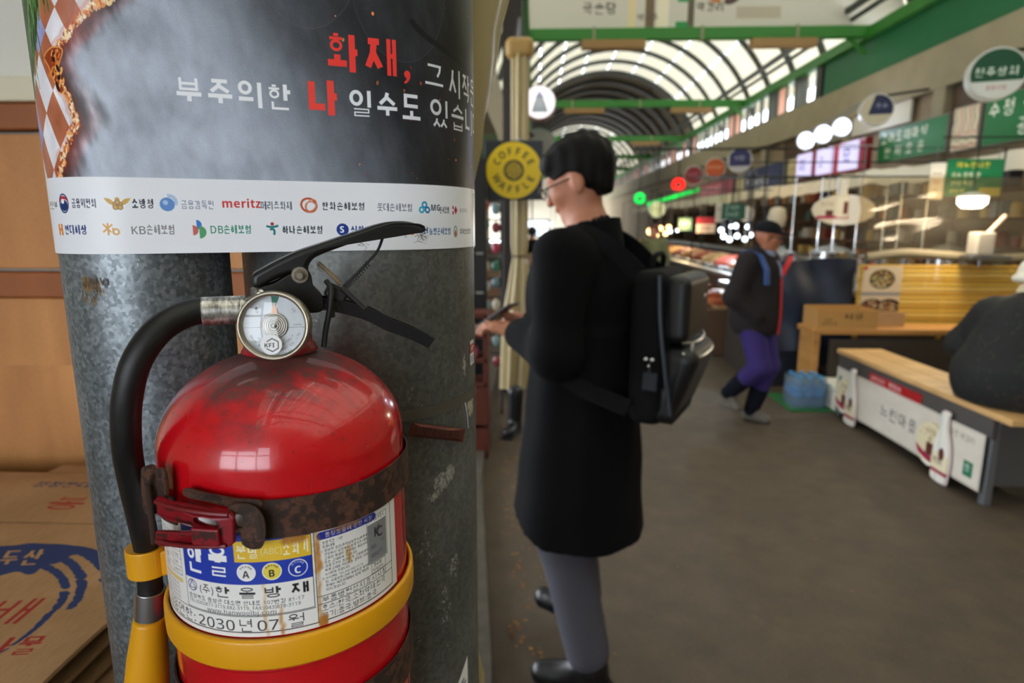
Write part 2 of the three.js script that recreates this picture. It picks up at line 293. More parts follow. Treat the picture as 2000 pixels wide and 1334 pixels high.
{ // worm-drive clamp round the thick pipe, its slotted tail standing off
  const t = thing('hose_clamp', 'steel worm-drive band clamp with slotted tail round the thick pipe', 'clamp', [RP[0], 0, RP[1]]);
  const cm = mat('#77756d', { metalness: .75, roughness: .42 });
  part(t, 'band', wrap(grid(80, 1, (u, v) => [lerp(-3.1, 3.1, u) * .1007, 1.3645 + v * .009, 0]), .1007), cm);
  const tm = mat('#6b3b33', { metalness: .6, roughness: .45 }), slots = []; for (let i = 0; i < 17; i++) slots.push(roundRect(.0011, .0066, .0004, .006 + i * .0026, 0).getPoints(2).map((p) => [p.x, p.y]));
  const tail = extrude(roundRect(.056, .0112, .001, .027, 0), .0007, 0, slots);
  part(t, 'slotted_tail', wrap(tail.rotateZ(-.345).translate(.0575, 1.3595, .006), .1007), tm, 'rust-red slotted end of the band');
  part(t, 'end_wire', tube([[.0985, 1.3465, .0475], [.0975, 1.358, .046], [.0955, 1.3685, .0435]], .0008, 12, 6), M.steel);
}
{ // scraps of stickers on the thick pipe
  const st = canvasTex(64, 128, (c) => { c.fillStyle = '#d9d9d6'; c.fillRect(0, 0, 64, 128); c.fillStyle = '#b42a32'; c.fillRect(0, 20, 64, 46); write(c, '금연', 8, 28, 28, '#fff', { w: .8, wt: .12 }); c.fillStyle = '#5560a0'; for (let i = 0; i < 3; i++) c.fillRect(8, 84 + i * 12, 44, 5); });
  const a = grid(6, 1, (u, v) => [lerp(1.36, 1.49, u) * .1003, 1.396 + v * .022, 0]);
  const s = single('sticker', wrap(a, .1003), mat('#ffffff', { map: st, roughness: .5 }), 'small torn red and white sticker on the thick pipe', 'sticker'); s.position.set(RP[0], 0, RP[1]);
  const b = grid(6, 1, (u, v) => [lerp(1.02, 1.2, u) * .1003, 1.088 + v * (.03 * (.35 + .65 * u)), 0]);
  const s2 = single('sticker', wrap(b, .1003), mat('#ffffff', { map: canvasTex(128, 96, (c) => { c.fillStyle = '#e3e3e0'; c.fillRect(0, 0, 128, 96); c.fillStyle = '#3c4a66'; c.fillRect(20, 50, 60, 12); c.fillRect(50, 70, 50, 10); }), roughness: .5 }), 'white corner of a peeling sticker low on the thick pipe', 'sticker'); s2.position.set(RP[0], 0, RP[1]);
}
// ---------- the poster wrapped round both pipes ----------
{
  const rl = LP[2] + .0012, rrr = RP[2] + .0012, dx = RP[0] - LP[0], dz = RP[1] - LP[1], D = Math.hypot(dx, dz), ux = dx / D, uz = dz / D, cc = -(rrr - rl) / D, ss = Math.sqrt(1 - cc * cc);
  const nx = cc * ux - ss * uz, nz = cc * uz + ss * ux, phi = Math.atan2(nx, nz), T = Math.sqrt(D * D - (rrr - rl) ** 2);
  const at = (s) => s < 0 ? [LP[0] + rl * Math.sin(phi + s / rl), LP[1] + rl * Math.cos(phi + s / rl)] : s > T ? [RP[0] + rrr * Math.sin(phi + (s - T) / rrr), RP[1] + rrr * Math.cos(phi + (s - T) / rrr)] : [LP[0] + rl * nx + s * nz, LP[1] + rl * nz - s * nx];
  const S0 = -.13, S1 = .33, Y0 = 1.5005, Y1 = 2.05, K = 3600;
  const tex = canvasTex(Math.round((S1 - S0) * K), Math.round((Y1 - Y0) * K), (c, w, h) => {
    const P = (s, y) => [(s - S0) * K, (Y1 - y) * K];
    const edge = [[.03, 1.72], [-.0019, 1.6543], [-.016, 1.643], [-.0249, 1.633], [-.032, 1.6265], [-.0385, 1.618], [-.0356, 1.6113], [-.031, 1.603], [-.0262, 1.594], [-.0246, 1.5868], [-.027, 1.579], [-.033, 1.572], [-.037, 1.567], [-.041, 1.558], [-.0436, 1.5495]];
    const edgeAt = (y) => { for (let i = 0; i < edge.length - 1; i++) if (y <= edge[i][1] && y >= edge[i + 1][1]) return lerp(edge[i][0], edge[i + 1][0], (edge[i][1] - y) / (edge[i][1] - edge[i + 1][1])); return y > 1.7 ? .03 : -.0436; };
    // smoke print
    pixels(c, w, h, (px, py) => {
      const s = px / K + S0, y = Y1 - py / K, a = s * 34 + y * 9, b = y * 24 - s * 12;
      const d = fbm(a * .7 + 4, b * .7, 5), e = fbm(a * 5, b * 2.4 + 30, 3), dark = smooth(.04, .2, s + (y - 1.6) * .55 + (d - .5) * .1);
      let v = lerp(196, 38, dark) + (d - .5) * lerp(150, 50, dark) + (e - .5) * 20 + (hash2(px >> 1, py >> 1) - .5) * 9; const ee = edgeAt(y), near = smooth(.022, .002, s - ee + (e - .5) * .014);
      v = lerp(v, 34, near); const warm = smooth(.013, .003, Math.abs(s - ee - .006)) * fbm(y * 60, 3, 2) * 90;
      return [clamp(v * .93 + warm, 4, 255), clamp(v * .98 + warm * .25, 4, 255), clamp(v * 1.06 + warm * .15, 4, 255)];
    });
    // shapes of a suit and hands far up, barely printed
    c.strokeStyle = 'rgba(110,116,124,.22)'; c.fillStyle = 'rgba(84,90,98,.16)'; c.lineWidth = 3; for (const [s, y, r] of [[.12, 1.70, .045], [.185, 1.69, .05]]) { const [x, yy] = P(s, y); c.beginPath(); c.ellipse(x, yy, r * K * .75, r * K * 1.1, .1, 0, 7); c.fill(); c.stroke(); }
    c.strokeStyle = 'rgba(8,9,10,.6)'; c.lineWidth = 16; c.beginPath(); c.moveTo(...P(.19, 1.665)); c.bezierCurveTo(...P(.2, 1.65), ...P(.24, 1.648), ...P(.3, 1.632)); c.stroke();
    // the unburnt picture: grass and a chequered cloth
    c.save(); c.beginPath(); edge.forEach(([s, y], i) => i ? c.lineTo(...P(s, y)) : c.moveTo(...P(s, y))); c.lineTo(...P(S0, 1.5495)); c.lineTo(...P(S0, 1.72)); c.closePath(); c.clip();
    c.fillStyle = '#e9e6ea'; c.fillRect(0, 0, w, h);
    const dS = .0095, dY = .0175, sk = .5; // diamonds
    for (let i = -14; i < 16; i++) for (let j = -10; j < 16; j++) { if ((i + j) & 1) continue; const s = -.04 + i * dS, y = 1.5495 + j * dY - i * dS * sk; const q = [[s, y + dY], [s + dS, y - dS * sk], [s, y - dY], [s - dS, y + dS * sk]]; c.fillStyle = i & 1 ? ((i + j * 3) % 7 === 0 ? '#9fa3d2' : '#eceaf0') : (j & 1) ? '#a85a3e' : '#bb7050'; c.beginPath(); q.forEach((p, k) => k ? c.lineTo(...P(...p)) : c.moveTo(...P(...p))); c.fill(); }
    c.fillStyle = 'rgba(235,150,120,.2)'; c.beginPath(); for (const [k, p] of [[0, [-.012, 1.66]], [1, [-.026, 1.632]], [1, [-.018, 1.64]], [1, [.02, 1.7]]]) k ? c.lineTo(...P(...p)) : c.moveTo(...P(...p)); c.fill();
    c.fillStyle = '#27401f'; c.beginPath(); [[S0, 1.72], [-.028, 1.72], [-.04, 1.665], [-.05, 1.632], [-.063, 1.612], [-.066, 1.6], [S0, 1.6]].forEach((p, k) => k ? c.lineTo(...P(...p)) : c.moveTo(...P(...p))); c.fill();
    for (let i = 0; i < 420; i++) { const s = rr(-.12, -.036), y = rr(1.60, 1.71); if (s > -.054 - (1.632 - y) * .6) continue; c.strokeStyle = ['#3f6a2f', '#5d8a44', '#182c14', '#7da35f'][i & 3]; c.lineWidth = rr(1.5, 4); c.beginPath(); c.moveTo(...P(s, y)); c.lineTo(...P(s + rr(-.006, .004), y - rr(.012, .028))); c.stroke(); }
    pixels(c, w, h, (px, py, r, g, b) => { const s = px / K + S0; if (s > .03) return null; const y = Y1 - py / K; if (y > 1.72 || y < 1.5495 || s > edgeAt(y)) return null; const n = (fbm(px / 30, py / 60, 3) - .5) * 44 + (hash2(px, py) - .5) * 8; return [clamp(r + n, 0, 255), clamp(g + n, 0, 255), clamp(b + n, 0, 255)]; });
    c.restore();
    // the burning rim
    const rim = []; for (let i = 0; i <= 160; i++) { const y = lerp(1.7, 1.5496, i / 160); rim.push([edgeAt(y) + (vnoise(i * .3, 5) - .5) * .004, y]); }
    for (const [lw, st] of [[34, 'rgba(200,60,24,.2)'], [12, 'rgba(176,78,34,.75)']]) { c.strokeStyle = st; c.lineWidth = lw; c.lineJoin = 'round'; c.beginPath(); rim.forEach((p, i) => i ? c.lineTo(...P(...p)) : c.moveTo(...P(...p))); c.stroke(); }
    for (let i = 0; i < 900; i++) { const [s, y] = rim[Math.min(160, rnd() * 161 | 0)], [x, yy] = P(s, y), big = vnoise(y * 90, 7) > .55; c.fillStyle = ['#fff2d8', '#ffe2b0', '#f4a65c', '#d9702c', '#8a3a16'][rnd() * 5 | 0]; c.globalAlpha = rr(.5, 1); c.beginPath(); c.ellipse(x + rr(-6, 6), yy + rr(-8, 8), rr(1, big ? 9 : 4), rr(2, big ? 14 : 7), rr(-.6, .6), 0, 7); c.fill(); } c.globalAlpha = 1;
    c.fillStyle = '#9c3c10'; c.beginPath(); spline([[-.044, 1.622], [-.036, 1.627], [-.029, 1.6255], [-.032, 1.618], [-.035, 1.611], [-.031, 1.602], [-.034, 1.6], [-.038, 1.608], [-.041, 1.616]]).forEach((p, i) => i ? c.lineTo(...P(...p)) : c.moveTo(...P(...p))); c.fill(); c.strokeStyle = '#e8a054'; c.lineWidth = 3; c.stroke(); for (let i = 0; i < 40; i++) { c.fillStyle = ['#e08030', '#f2b468', '#5a1e08'][i % 3]; const [x, y] = P(-.036 + rr(-.005, .005), rr(1.603, 1.624)); c.beginPath(); c.ellipse(x, y, rr(1.5, 5), rr(3, 11), .5, 0, 7); c.fill(); }
    c.fillStyle = '#2a0d04'; for (let i = 0; i < 4; i++) { const [x, y] = P(-.034 + rr(-.003, .003), lerp(1.62, 1.604, i / 3)); c.beginPath(); c.ellipse(x, y, rr(3, 5), rr(5, 12), rr(-.4, .8), 0, 7); c.fill(); }
    // embers
    for (let i = 0; i < 90; i++) { const s = rr(.12, .31), y = rr(1.552, 1.69); if (rnd() > (s - .08) * 5) continue; const [x, yy] = P(s, y), q = rr(1, 3.6); c.fillStyle = ['#ffb066', '#e8502a', '#c2351c', '#ff8a4a'][i & 3]; c.globalAlpha = rr(.5, 1); c.beginPath(); c.ellipse(x, yy, q, q * rr(1, 2), rr(-.4, .4), 0, 7); c.fill(); } c.globalAlpha = 1;
    // lettering
    const put = (str, s0, s1, yt, yb, color, wt) => { const n = [...str].length, size = (yt - yb) * K, cw = (s1 - s0) * K / n; write(c, str, (s0 - S0) * K, (Y1 - yt) * K, size, color, { w: cw / size * .93, gap: cw / size * .07, wt }); };
    put('화재', .1275, .1815, 1.6515, 1.6225, '#f24038', .15); c.fillStyle = '#f24038'; { const [x, y] = P(.1858, 1.627); c.beginPath(); c.ellipse(x, y, 9, 10, 0, 0, 7); c.fill(); c.beginPath(); c.moveTo(x + 9, y); c.quadraticCurveTo(x + 8, y + 18, x - 8, y + 24); c.lineTo(x - 10, y + 20); c.quadraticCurveTo(x, y + 12, x, y + 4); c.fill(); }
    put('그', .2, .2215, 1.6385, 1.6185, '#e6eaee', .1); put('시작은', .2255, .284, 1.64, 1.6165, '#e6eaee', .1);
    put('부주의한', .0325, .1065, 1.6145, 1.5955, '#f4f7fb', .14); put('나', .1145, .139, 1.6205, 1.5925, '#f24a40', .17); put('일수도', .1425, .1985, 1.6145, 1.594, '#e9edf2', .13); put('있습니다', .2045, .296, 1.6145, 1.592, '#dfe4ea', .11);
    // white strip with the sponsors
    c.fillStyle = '#eceff4'; c.fillRect(0, ...[(Y1 - 1.5495) * K], w, h); pixels(c, w, h, (px, py, r, g, b) => py > (Y1 - 1.5495) * K ? [r + (hash2(px, py) - .5) * 5, g + (hash2(px + 9, py) - .5) * 5, b + (hash2(px, py + 9) - .5) * 4] : null);
    const line = (str, s0, s1, y, color, wt, size = .0062) => { const n = [...str].reduce((a, ch) => a + (ch.codePointAt(0) > 0xabff ? 1 : .72), 0), cw = (s1 - s0) * K / n, z = size * K; write(c, str, (s0 - S0) * K, (Y1 - y) * K - z / 2, z, color, { w: Math.min(1.1, cw / z * .93), gap: cw / z * .07, wt, font: wt > .09 ? 'bold' : '' }); };
    const A = 1.533, B = 1.5163, circ = (s, y, r, col_, a0 = 0, a1 = 7) => { const [x, yy] = P(s, y); c.fillStyle = col_; c.beginPath(); c.arc(x, yy, r * K, a0, a1); c.fill(); };
    const ring = (s, y, rx, ry, rot, color, lw) => { const [x, yy] = P(s, y); c.strokeStyle = color; c.lineWidth = lw; c.beginPath(); c.ellipse(x, yy, rx * K, ry * K, rot, 0, 7); c.stroke(); };
    line('안전부', -.0665, -.0505, A - .001, '#555', .1, .0055);
    ring(-.0437, A, .0042, .0058, 0, '#1d2c5c', 3); circ(-.0437, A - .0012, .0036, '#16356f'); c.fillStyle = '#c22a3a'; { const [x, y] = P(-.0437, A); c.beginPath(); c.arc(x, y - 2, 15, 3.5, 6.9); c.arc(x + 2, y + 3, 13, 6.6, 3.6, true); c.fill(); c.fillStyle = '#eceff4'; c.beginPath(); c.arc(x - 3, y - 5, 6, 0, 7); c.fill(); }
    line('금융위원회', -.0365, -.0188, A, '#3a4054', .1);
    { const [x, y] = P(-.0063, A); c.fillStyle = '#cda24a'; c.beginPath(); c.moveTo(x - 28, y - 12); c.quadraticCurveTo(x - 10, y - 12, x - 8, y); c.lineTo(x + 8, y); c.quadraticCurveTo(x + 10, y - 12, x + 28, y - 12); c.quadraticCurveTo(x + 20, y + 4, x + 8, y + 4); c.lineTo(x - 8, y + 4); c.quadraticCurveTo(x - 20, y + 4, x - 28, y - 12); c.fill(); c.beginPath(); c.arc(x, y - 9, 5, 0, 7); c.fill(); c.strokeStyle = '#8d6b28'; c.lineWidth = 2; for (const [a, b] of [[-5, 2], [5, 2], [0, -3], [0, 8], [-5, 9], [5, 9]]) { c.beginPath(); c.arc(x + a, y + b, 5, 0, 7); c.fill(); c.stroke(); } }
    line('소방청', .0015, .0148, A, '#2b2f3a', .13, .0068);
    circ(.0222, A - .0004, .0044, '#5f8fd0'); circ(.0212, A + .0008, .0016, '#a9c6ec'); c.strokeStyle = '#8fb0dd'; c.lineWidth = 2; for (let i = 0; i < 10; i++) { const a = -1.7 + i * .24, [x, y] = P(.0236, A + .0014); seg(c, x + Math.cos(a) * 10, y + Math.sin(a) * 10, x + Math.cos(a) * 18, y + Math.sin(a) * 18); }
    line('금융감독원', .0302, .0505, A - .0005, '#8a93a8', .085, .006);
    write(c, 'meritz', (.0548 - S0) * K, (Y1 - A) * K - 18, 30, '#d0393b', { w: .86 }); line('메리츠화재', .0795, .1005, A - .0005, '#4d5566', .085);
    ring(.1115, A, .0052, .0046, .3, '#c2573d', 5); ring(.1128, A - .0012, .0037, .0037, 0, '#cf7a55', 3); ring(.1132, A, .003, .0044, .6, '#d8906c', 2.5);
    line('한화손해보험', .1203, .151, A - .0004, '#2c3240', .12); line('롯데손해보험', .1595, .1872, A - .0009, '#5a6274', .08);
    for (const [a, b, cc2] of [[0, .0026, '#1f8ec0'], [-.0026, -.0012, '#2aa5cc'], [.0026, -.0012, '#1a6fae']]) ring(.1975 + a, A + b - .0012, .0019, .0019, 0, cc2, 5);
    write(c, 'MG', (.2032 - S0) * K, (Y1 - A) * K - 10, 24, '#2c3240', { w: .85 }); line('손해보험', .2125, .2235, A - .0022, '#2c3240', .11, .0058);
    { const [x, y] = P(.2315, A - .0022); c.fillStyle = '#b0123f'; c.fillRect(x - 14, y - 12, 6, 9); c.fillRect(x - 14, y + 3, 6, 9); c.beginPath(); c.moveTo(x + 2, y - 12); c.lineTo(x + 11, y); c.lineTo(x + 2, y + 12); c.lineTo(x - 6, y); c.fill(); } line('흥국화재', .238, .252, A - .0022, '#7c8290', .08, .0036);
    { const [x, y] = P(-.0508, B); c.fillStyle = '#e08328'; c.fillRect(x - 9, y - 13, 7, 26); c.fillRect(x + 3, y - 13, 7, 26); c.fillRect(x - 9, y - 3, 18, 6); } line('현대해상', -.0462, -.0268, B, '#1f2f6b', .13, .0068);
    { const [x, y] = P(-.013, B); c.strokeStyle = '#d9a04a'; c.lineWidth = 4; seg(c, x - 12, y - 13, x + 4, y + 6); seg(c, x - 13, y + 6, x + 8, y - 12); seg(c, x - 2, y - 15, x - 2, y + 13); c.beginPath(); c.arc(x + 15, y + 5, 6, 0, 7); c.stroke(); seg(c, x + 9, y - 4, x + 9, y + 10); }
    write(c, 'KB', (.0016 - S0) * K - 8, (Y1 - B) * K - 13, 27, '#6b6a68', { w: .92, font: '' }); line('손해보험', .0085, .0255, B, '#77767a', .09, .0068);
    circ(.0385, B + .0032, .0031, '#3d7fd0', -1.57, 1.57); circ(.036, B - .0006, .0033, '#c9655c', -1.57, 1.57); circ(.0399, B - .0018, .0042, '#4fa06a', -1.57, 1.57);
    write(c, 'DB', (.0462 - S0) * K, (Y1 - B) * K - 13, 26, '#1d7a5a', { w: .84, font: '' }); line('손해보험', .0548, .0728, B, '#1f7f62', .1, .0064);
    { const [x, y] = P(.0862, B); c.fillStyle = '#b0343c'; c.beginPath(); c.arc(x, y - 13, 4, 0, 7); c.fill(); c.strokeStyle = '#167a80'; c.lineWidth = 5; c.beginPath(); c.moveTo(x - 14, y - 8); c.quadraticCurveTo(x, y - 2, x + 14, y - 9); c.moveTo(x - 6, y + 1); c.quadraticCurveTo(x + 8, y - 4, x + 3, y + 14); c.stroke(); } line('하나손해보험', .0925, .1205, B - .0004, '#23303a', .12);
    circ(.134, B - .0004, .0043, '#1d3a8a'); write(c, 'S', (.134 - S0) * K - 8, (Y1 - B) * K - 12, 25, '#fff', { w: .88 }); line('신한EZ손해보험', .1398, .178, B - .0006, '#233c86', .13, .0066);
    circ(.1862, B - .003, .0018, '#e09a28'); write(c, 'NH', (.1905 - S0) * K, (Y1 - B) * K - 8, 24, '#1d4a8c', { w: .92 }); line('농협손해보험', .2012, .2252, B - .002, '#2a5596', .1, .006);
    ring(.2315, B - .0025, .0022, .0042, 0, '#4d7a52', 3); c.fillStyle = '#c24a34'; { const [x, y] = P(.2315, B - .0035); c.beginPath(); c.moveTo(x - 4, y + 8); c.quadraticCurveTo(x - 6, y - 2, x, y - 10); c.quadraticCurveTo(x + 6, y - 2, x + 4, y + 8); c.fill(); } line('화재보험협회', .238, .262, B - .0025, '#3a404a', .11, .005);
  });
  const p = thing('safety_poster', 'dark smoky fire-safety poster with red and white lettering wrapped round both pipes', 'poster');
  const back = mat('#e4e4e2', { roughness: .7 });
  part(p, 'printed_sheet', grid(220, 2, (u, v) => { const [x, z] = at(lerp(S0, S1, u)); return [x, lerp(Y0, Y1, v), z]; }), new THREE.MeshPhysicalMaterial({ map: tex, roughness: .36, specularIntensity: .7, side: THREE.DoubleSide }));
  // the clear film over the end of the paper
  part(p, 'tape', grid(10, 1, (u, v) => { const [x, z] = at(lerp(.2685, .2735, u)), k = .0006; return [x + (x - RP[0]) / rrr * k, lerp(Y0 - .001, 1.546, v), z + (z - RP[1]) / rrr * k]; }), mat('#d8d2c0', { roughness: .25, transparent: true, opacity: .55 }));
}
// ---------- stack of flattened cartons ----------
{
  const kraft = (draw, rgb = [176, 138, 98]) => canvasTex(1400, 1400, (c, w, h) => { pixels(c, w, h, (x, y) => { const n = (fbm(x / 160, y / 160, 4) - .5) * 26 + (fbm(x / 3, y / 22, 2) - .5) * 16 + (hash2(x, y) - .5) * 12; return rgb.map((v) => v + n); }); draw && draw(c); });
  const X0 = -1.19, X1 = -.49, Z0 = -1.06, Z1 = -.36, K = 1400 / .7, TOP = 1.07;
  const print = kraft((c) => {
    const P = (x, z) => [(x - X0) * K, (z - Z0) * K];
    const blue = '#22386c', red = '#a32a24';
    // small blue line and red word on the flap
    const t = (s, x, z, size, color, o) => { c.save(); c.translate(...P(x, z)); write(c, s, 0, 0, size * K, color, o); c.restore(); };
    t('청정문대리점', -.878, -1.018, .026, blue, { wt: .13, w: .95 }); t('봉지', -.80, -.962, .05, red, { wt: .13, w: 1.3, gap: .3 });
    // brush-stroke swirl, traced on the board
    const Q = (px, py) => { const q = onY(px, py, TOP); return P(q.x, q.z); };
    const poly = (pts, n) => { c.beginPath(); spline(pts, n ?? 120).forEach(([a, b], i) => { const [x, y] = Q(a, b); i ? c.lineTo(x, y) : c.moveTo(x, y); }); c.fill(); };
    c.fillStyle = blue; poly([[-130, 1100], [-60, 1075], [0, 1066], [30, 1064], [60, 1060], [90, 1061], [120, 1062], [150, 1066], [172, 1074], [190, 1090], [176, 1086], [160, 1083], [140, 1084], [128, 1092], [108, 1099], [86, 1103], [66, 1117], [52, 1119], [36, 1114], [0, 1121], [-60, 1140], [-130, 1150]], 200);
    const dash = (pts, w0, w1, hole) => { const cv = new THREE.CatmullRomCurve3(pts.map(([a, b]) => V(a, b, 0))), N = 420; for (let i = 0; i < N; i++) { const u = i / N, p = cv.getPoint(u); if (vnoise(i * .16, pts[0][0]) < hole * u) continue; const [x, y] = Q(p.x + rr(-1, 1) * w0 * .3, p.y), w = lerp(w0, w1, u) * 7; c.beginPath(); c.ellipse(x + rr(-w, w) * .4, y, w * rr(.4, 1), rr(3, 9), .4, 0, 7); c.fill(); } };
    dash([[86, 1104], [108, 1114], [126, 1134], [120, 1168], [92, 1200], [70, 1224]], 2.4, .8, .55); dash([[70, 1224], [40, 1248], [0, 1275]], .7, .3, .8); dash([[129, 1092], [148, 1108], [160, 1134], [146, 1172], [132, 1188]], 3, 1, .85); dash([[150, 1072], [180, 1088], [198, 1104], [205, 1140]], 5, 2, .8); dash([[160, 1070], [186, 1080], [204, 1096]], 4, 2, .7);
    const boxText = (str, a, b, d, color, o) => { const A = Q(...a), B = Q(...b), D = Q(...d); c.save(); c.transform((B[0] - A[0]) / 100, (B[1] - A[1]) / 100, (D[0] - A[0]) / 100, (D[1] - A[1]) / 100, A[0], A[1]); write(c, str, 0, 0, 100, color, { w: .93 / [...str].length, gap: .07 / [...str].length, wt: .1, ...o }); c.restore(); };
    boxText('두산', [10, 1074], [98, 1070], [-14, 1106], '#b98f62', { wt: .09 });
    boxText('배', [10, 1164], [104, 1160], [-62, 1222], red, { wt: .09 }); boxText('나물', [-10, 1243], [104, 1238], [-52, 1284], red, { wt: .09 });
    t('국내산', -.86, -.79, .02, '#3d4a78', { wt: .1 }); c.fillStyle = 'rgba(120,90,60,.6)'; for (let i = 0; i < 50; i++) c.fillRect(rr(0, 1400), rr(0, 1400), rr(1, 14), rr(1, 2));
  });
  const side = new THREE.MeshStandardMaterial({ map: kraft(null, [140, 106, 70]), roughness: .85 });
  for (let i = 0; i < 9; i++) {
    const y = TOP - i * .014, top = i === 0, ox = i ? rr(-.03, .012) : 0, oz = i ? rr(-.02, .02) : 0;
    const t = thing('flattened_carton', top ? 'flattened kraft carton with blue brush swirl and red lettering on top of the stack' : `plain flattened kraft carton, ${['', 'second', 'third', 'fourth', 'fifth', 'sixth', 'seventh', 'eighth', 'lowest'][i]} ${i < 8 ? 'from the top of' : 'one in'} the stack`, 'cardboard', [ox, y, oz], 0, top ? undefined : 'flattened cartons in the stack');
    const mk = (xa, xb, za, zb, tilt) => { // a folded double wall with a slightly bowed face
      const g = sheet(24, 16, (u, v) => { const x = lerp(xa, xb, u), z = lerp(zb, za, v); return [x, -.002 + (i ? .0015 : 0) * Math.sin(u * 5 + i) + tilt * (z - zb) + .0015 * Math.sin(z * 30 + i), z]; }, .0045); return g; };
    const uvfix = (g) => { const p = g.attributes.position, uv = g.attributes.uv; for (let k = 0; k < p.count; k++) uv.setXY(k, (p.getX(k) - X0) / .7, 1 - (p.getZ(k) - Z0) / .7); return g; };
    const m = top ? new THREE.MeshStandardMaterial({ map: print, roughness: .85 }) : side;
    part(t, 'panel', uvfix(mk(X0, X1, -.866, Z1, 0)), m); part(t, 'flap', uvfix(mk(X0, X1 - .004, -1.06, -.871, 0)), m); if (top) part(t, 'flap', uvfix(mk(-.9, X1 - .02, -1.1, -1.062, 0)), m);
    part(t, 'inner_wall', box(.69, .0035, .66, -.84, -.0095, -.7), side);
  }
  const tb = thing('stall_table', 'low wooden table under the stack of flattened cartons', 'table', [0, 0, 0]), wm = mat('#6e4a2b', { roughness: .7 });
  part(tb, 'tabletop', rbox(.8, .03, .74, .004, -.86, .927, -.73), wm); for (const x of [-1.2, -.52]) for (const z of [-1.04, -.4]) part(tb, 'leg', rbox(.05, .912, .05, .004, x, .456, z), wm);
}
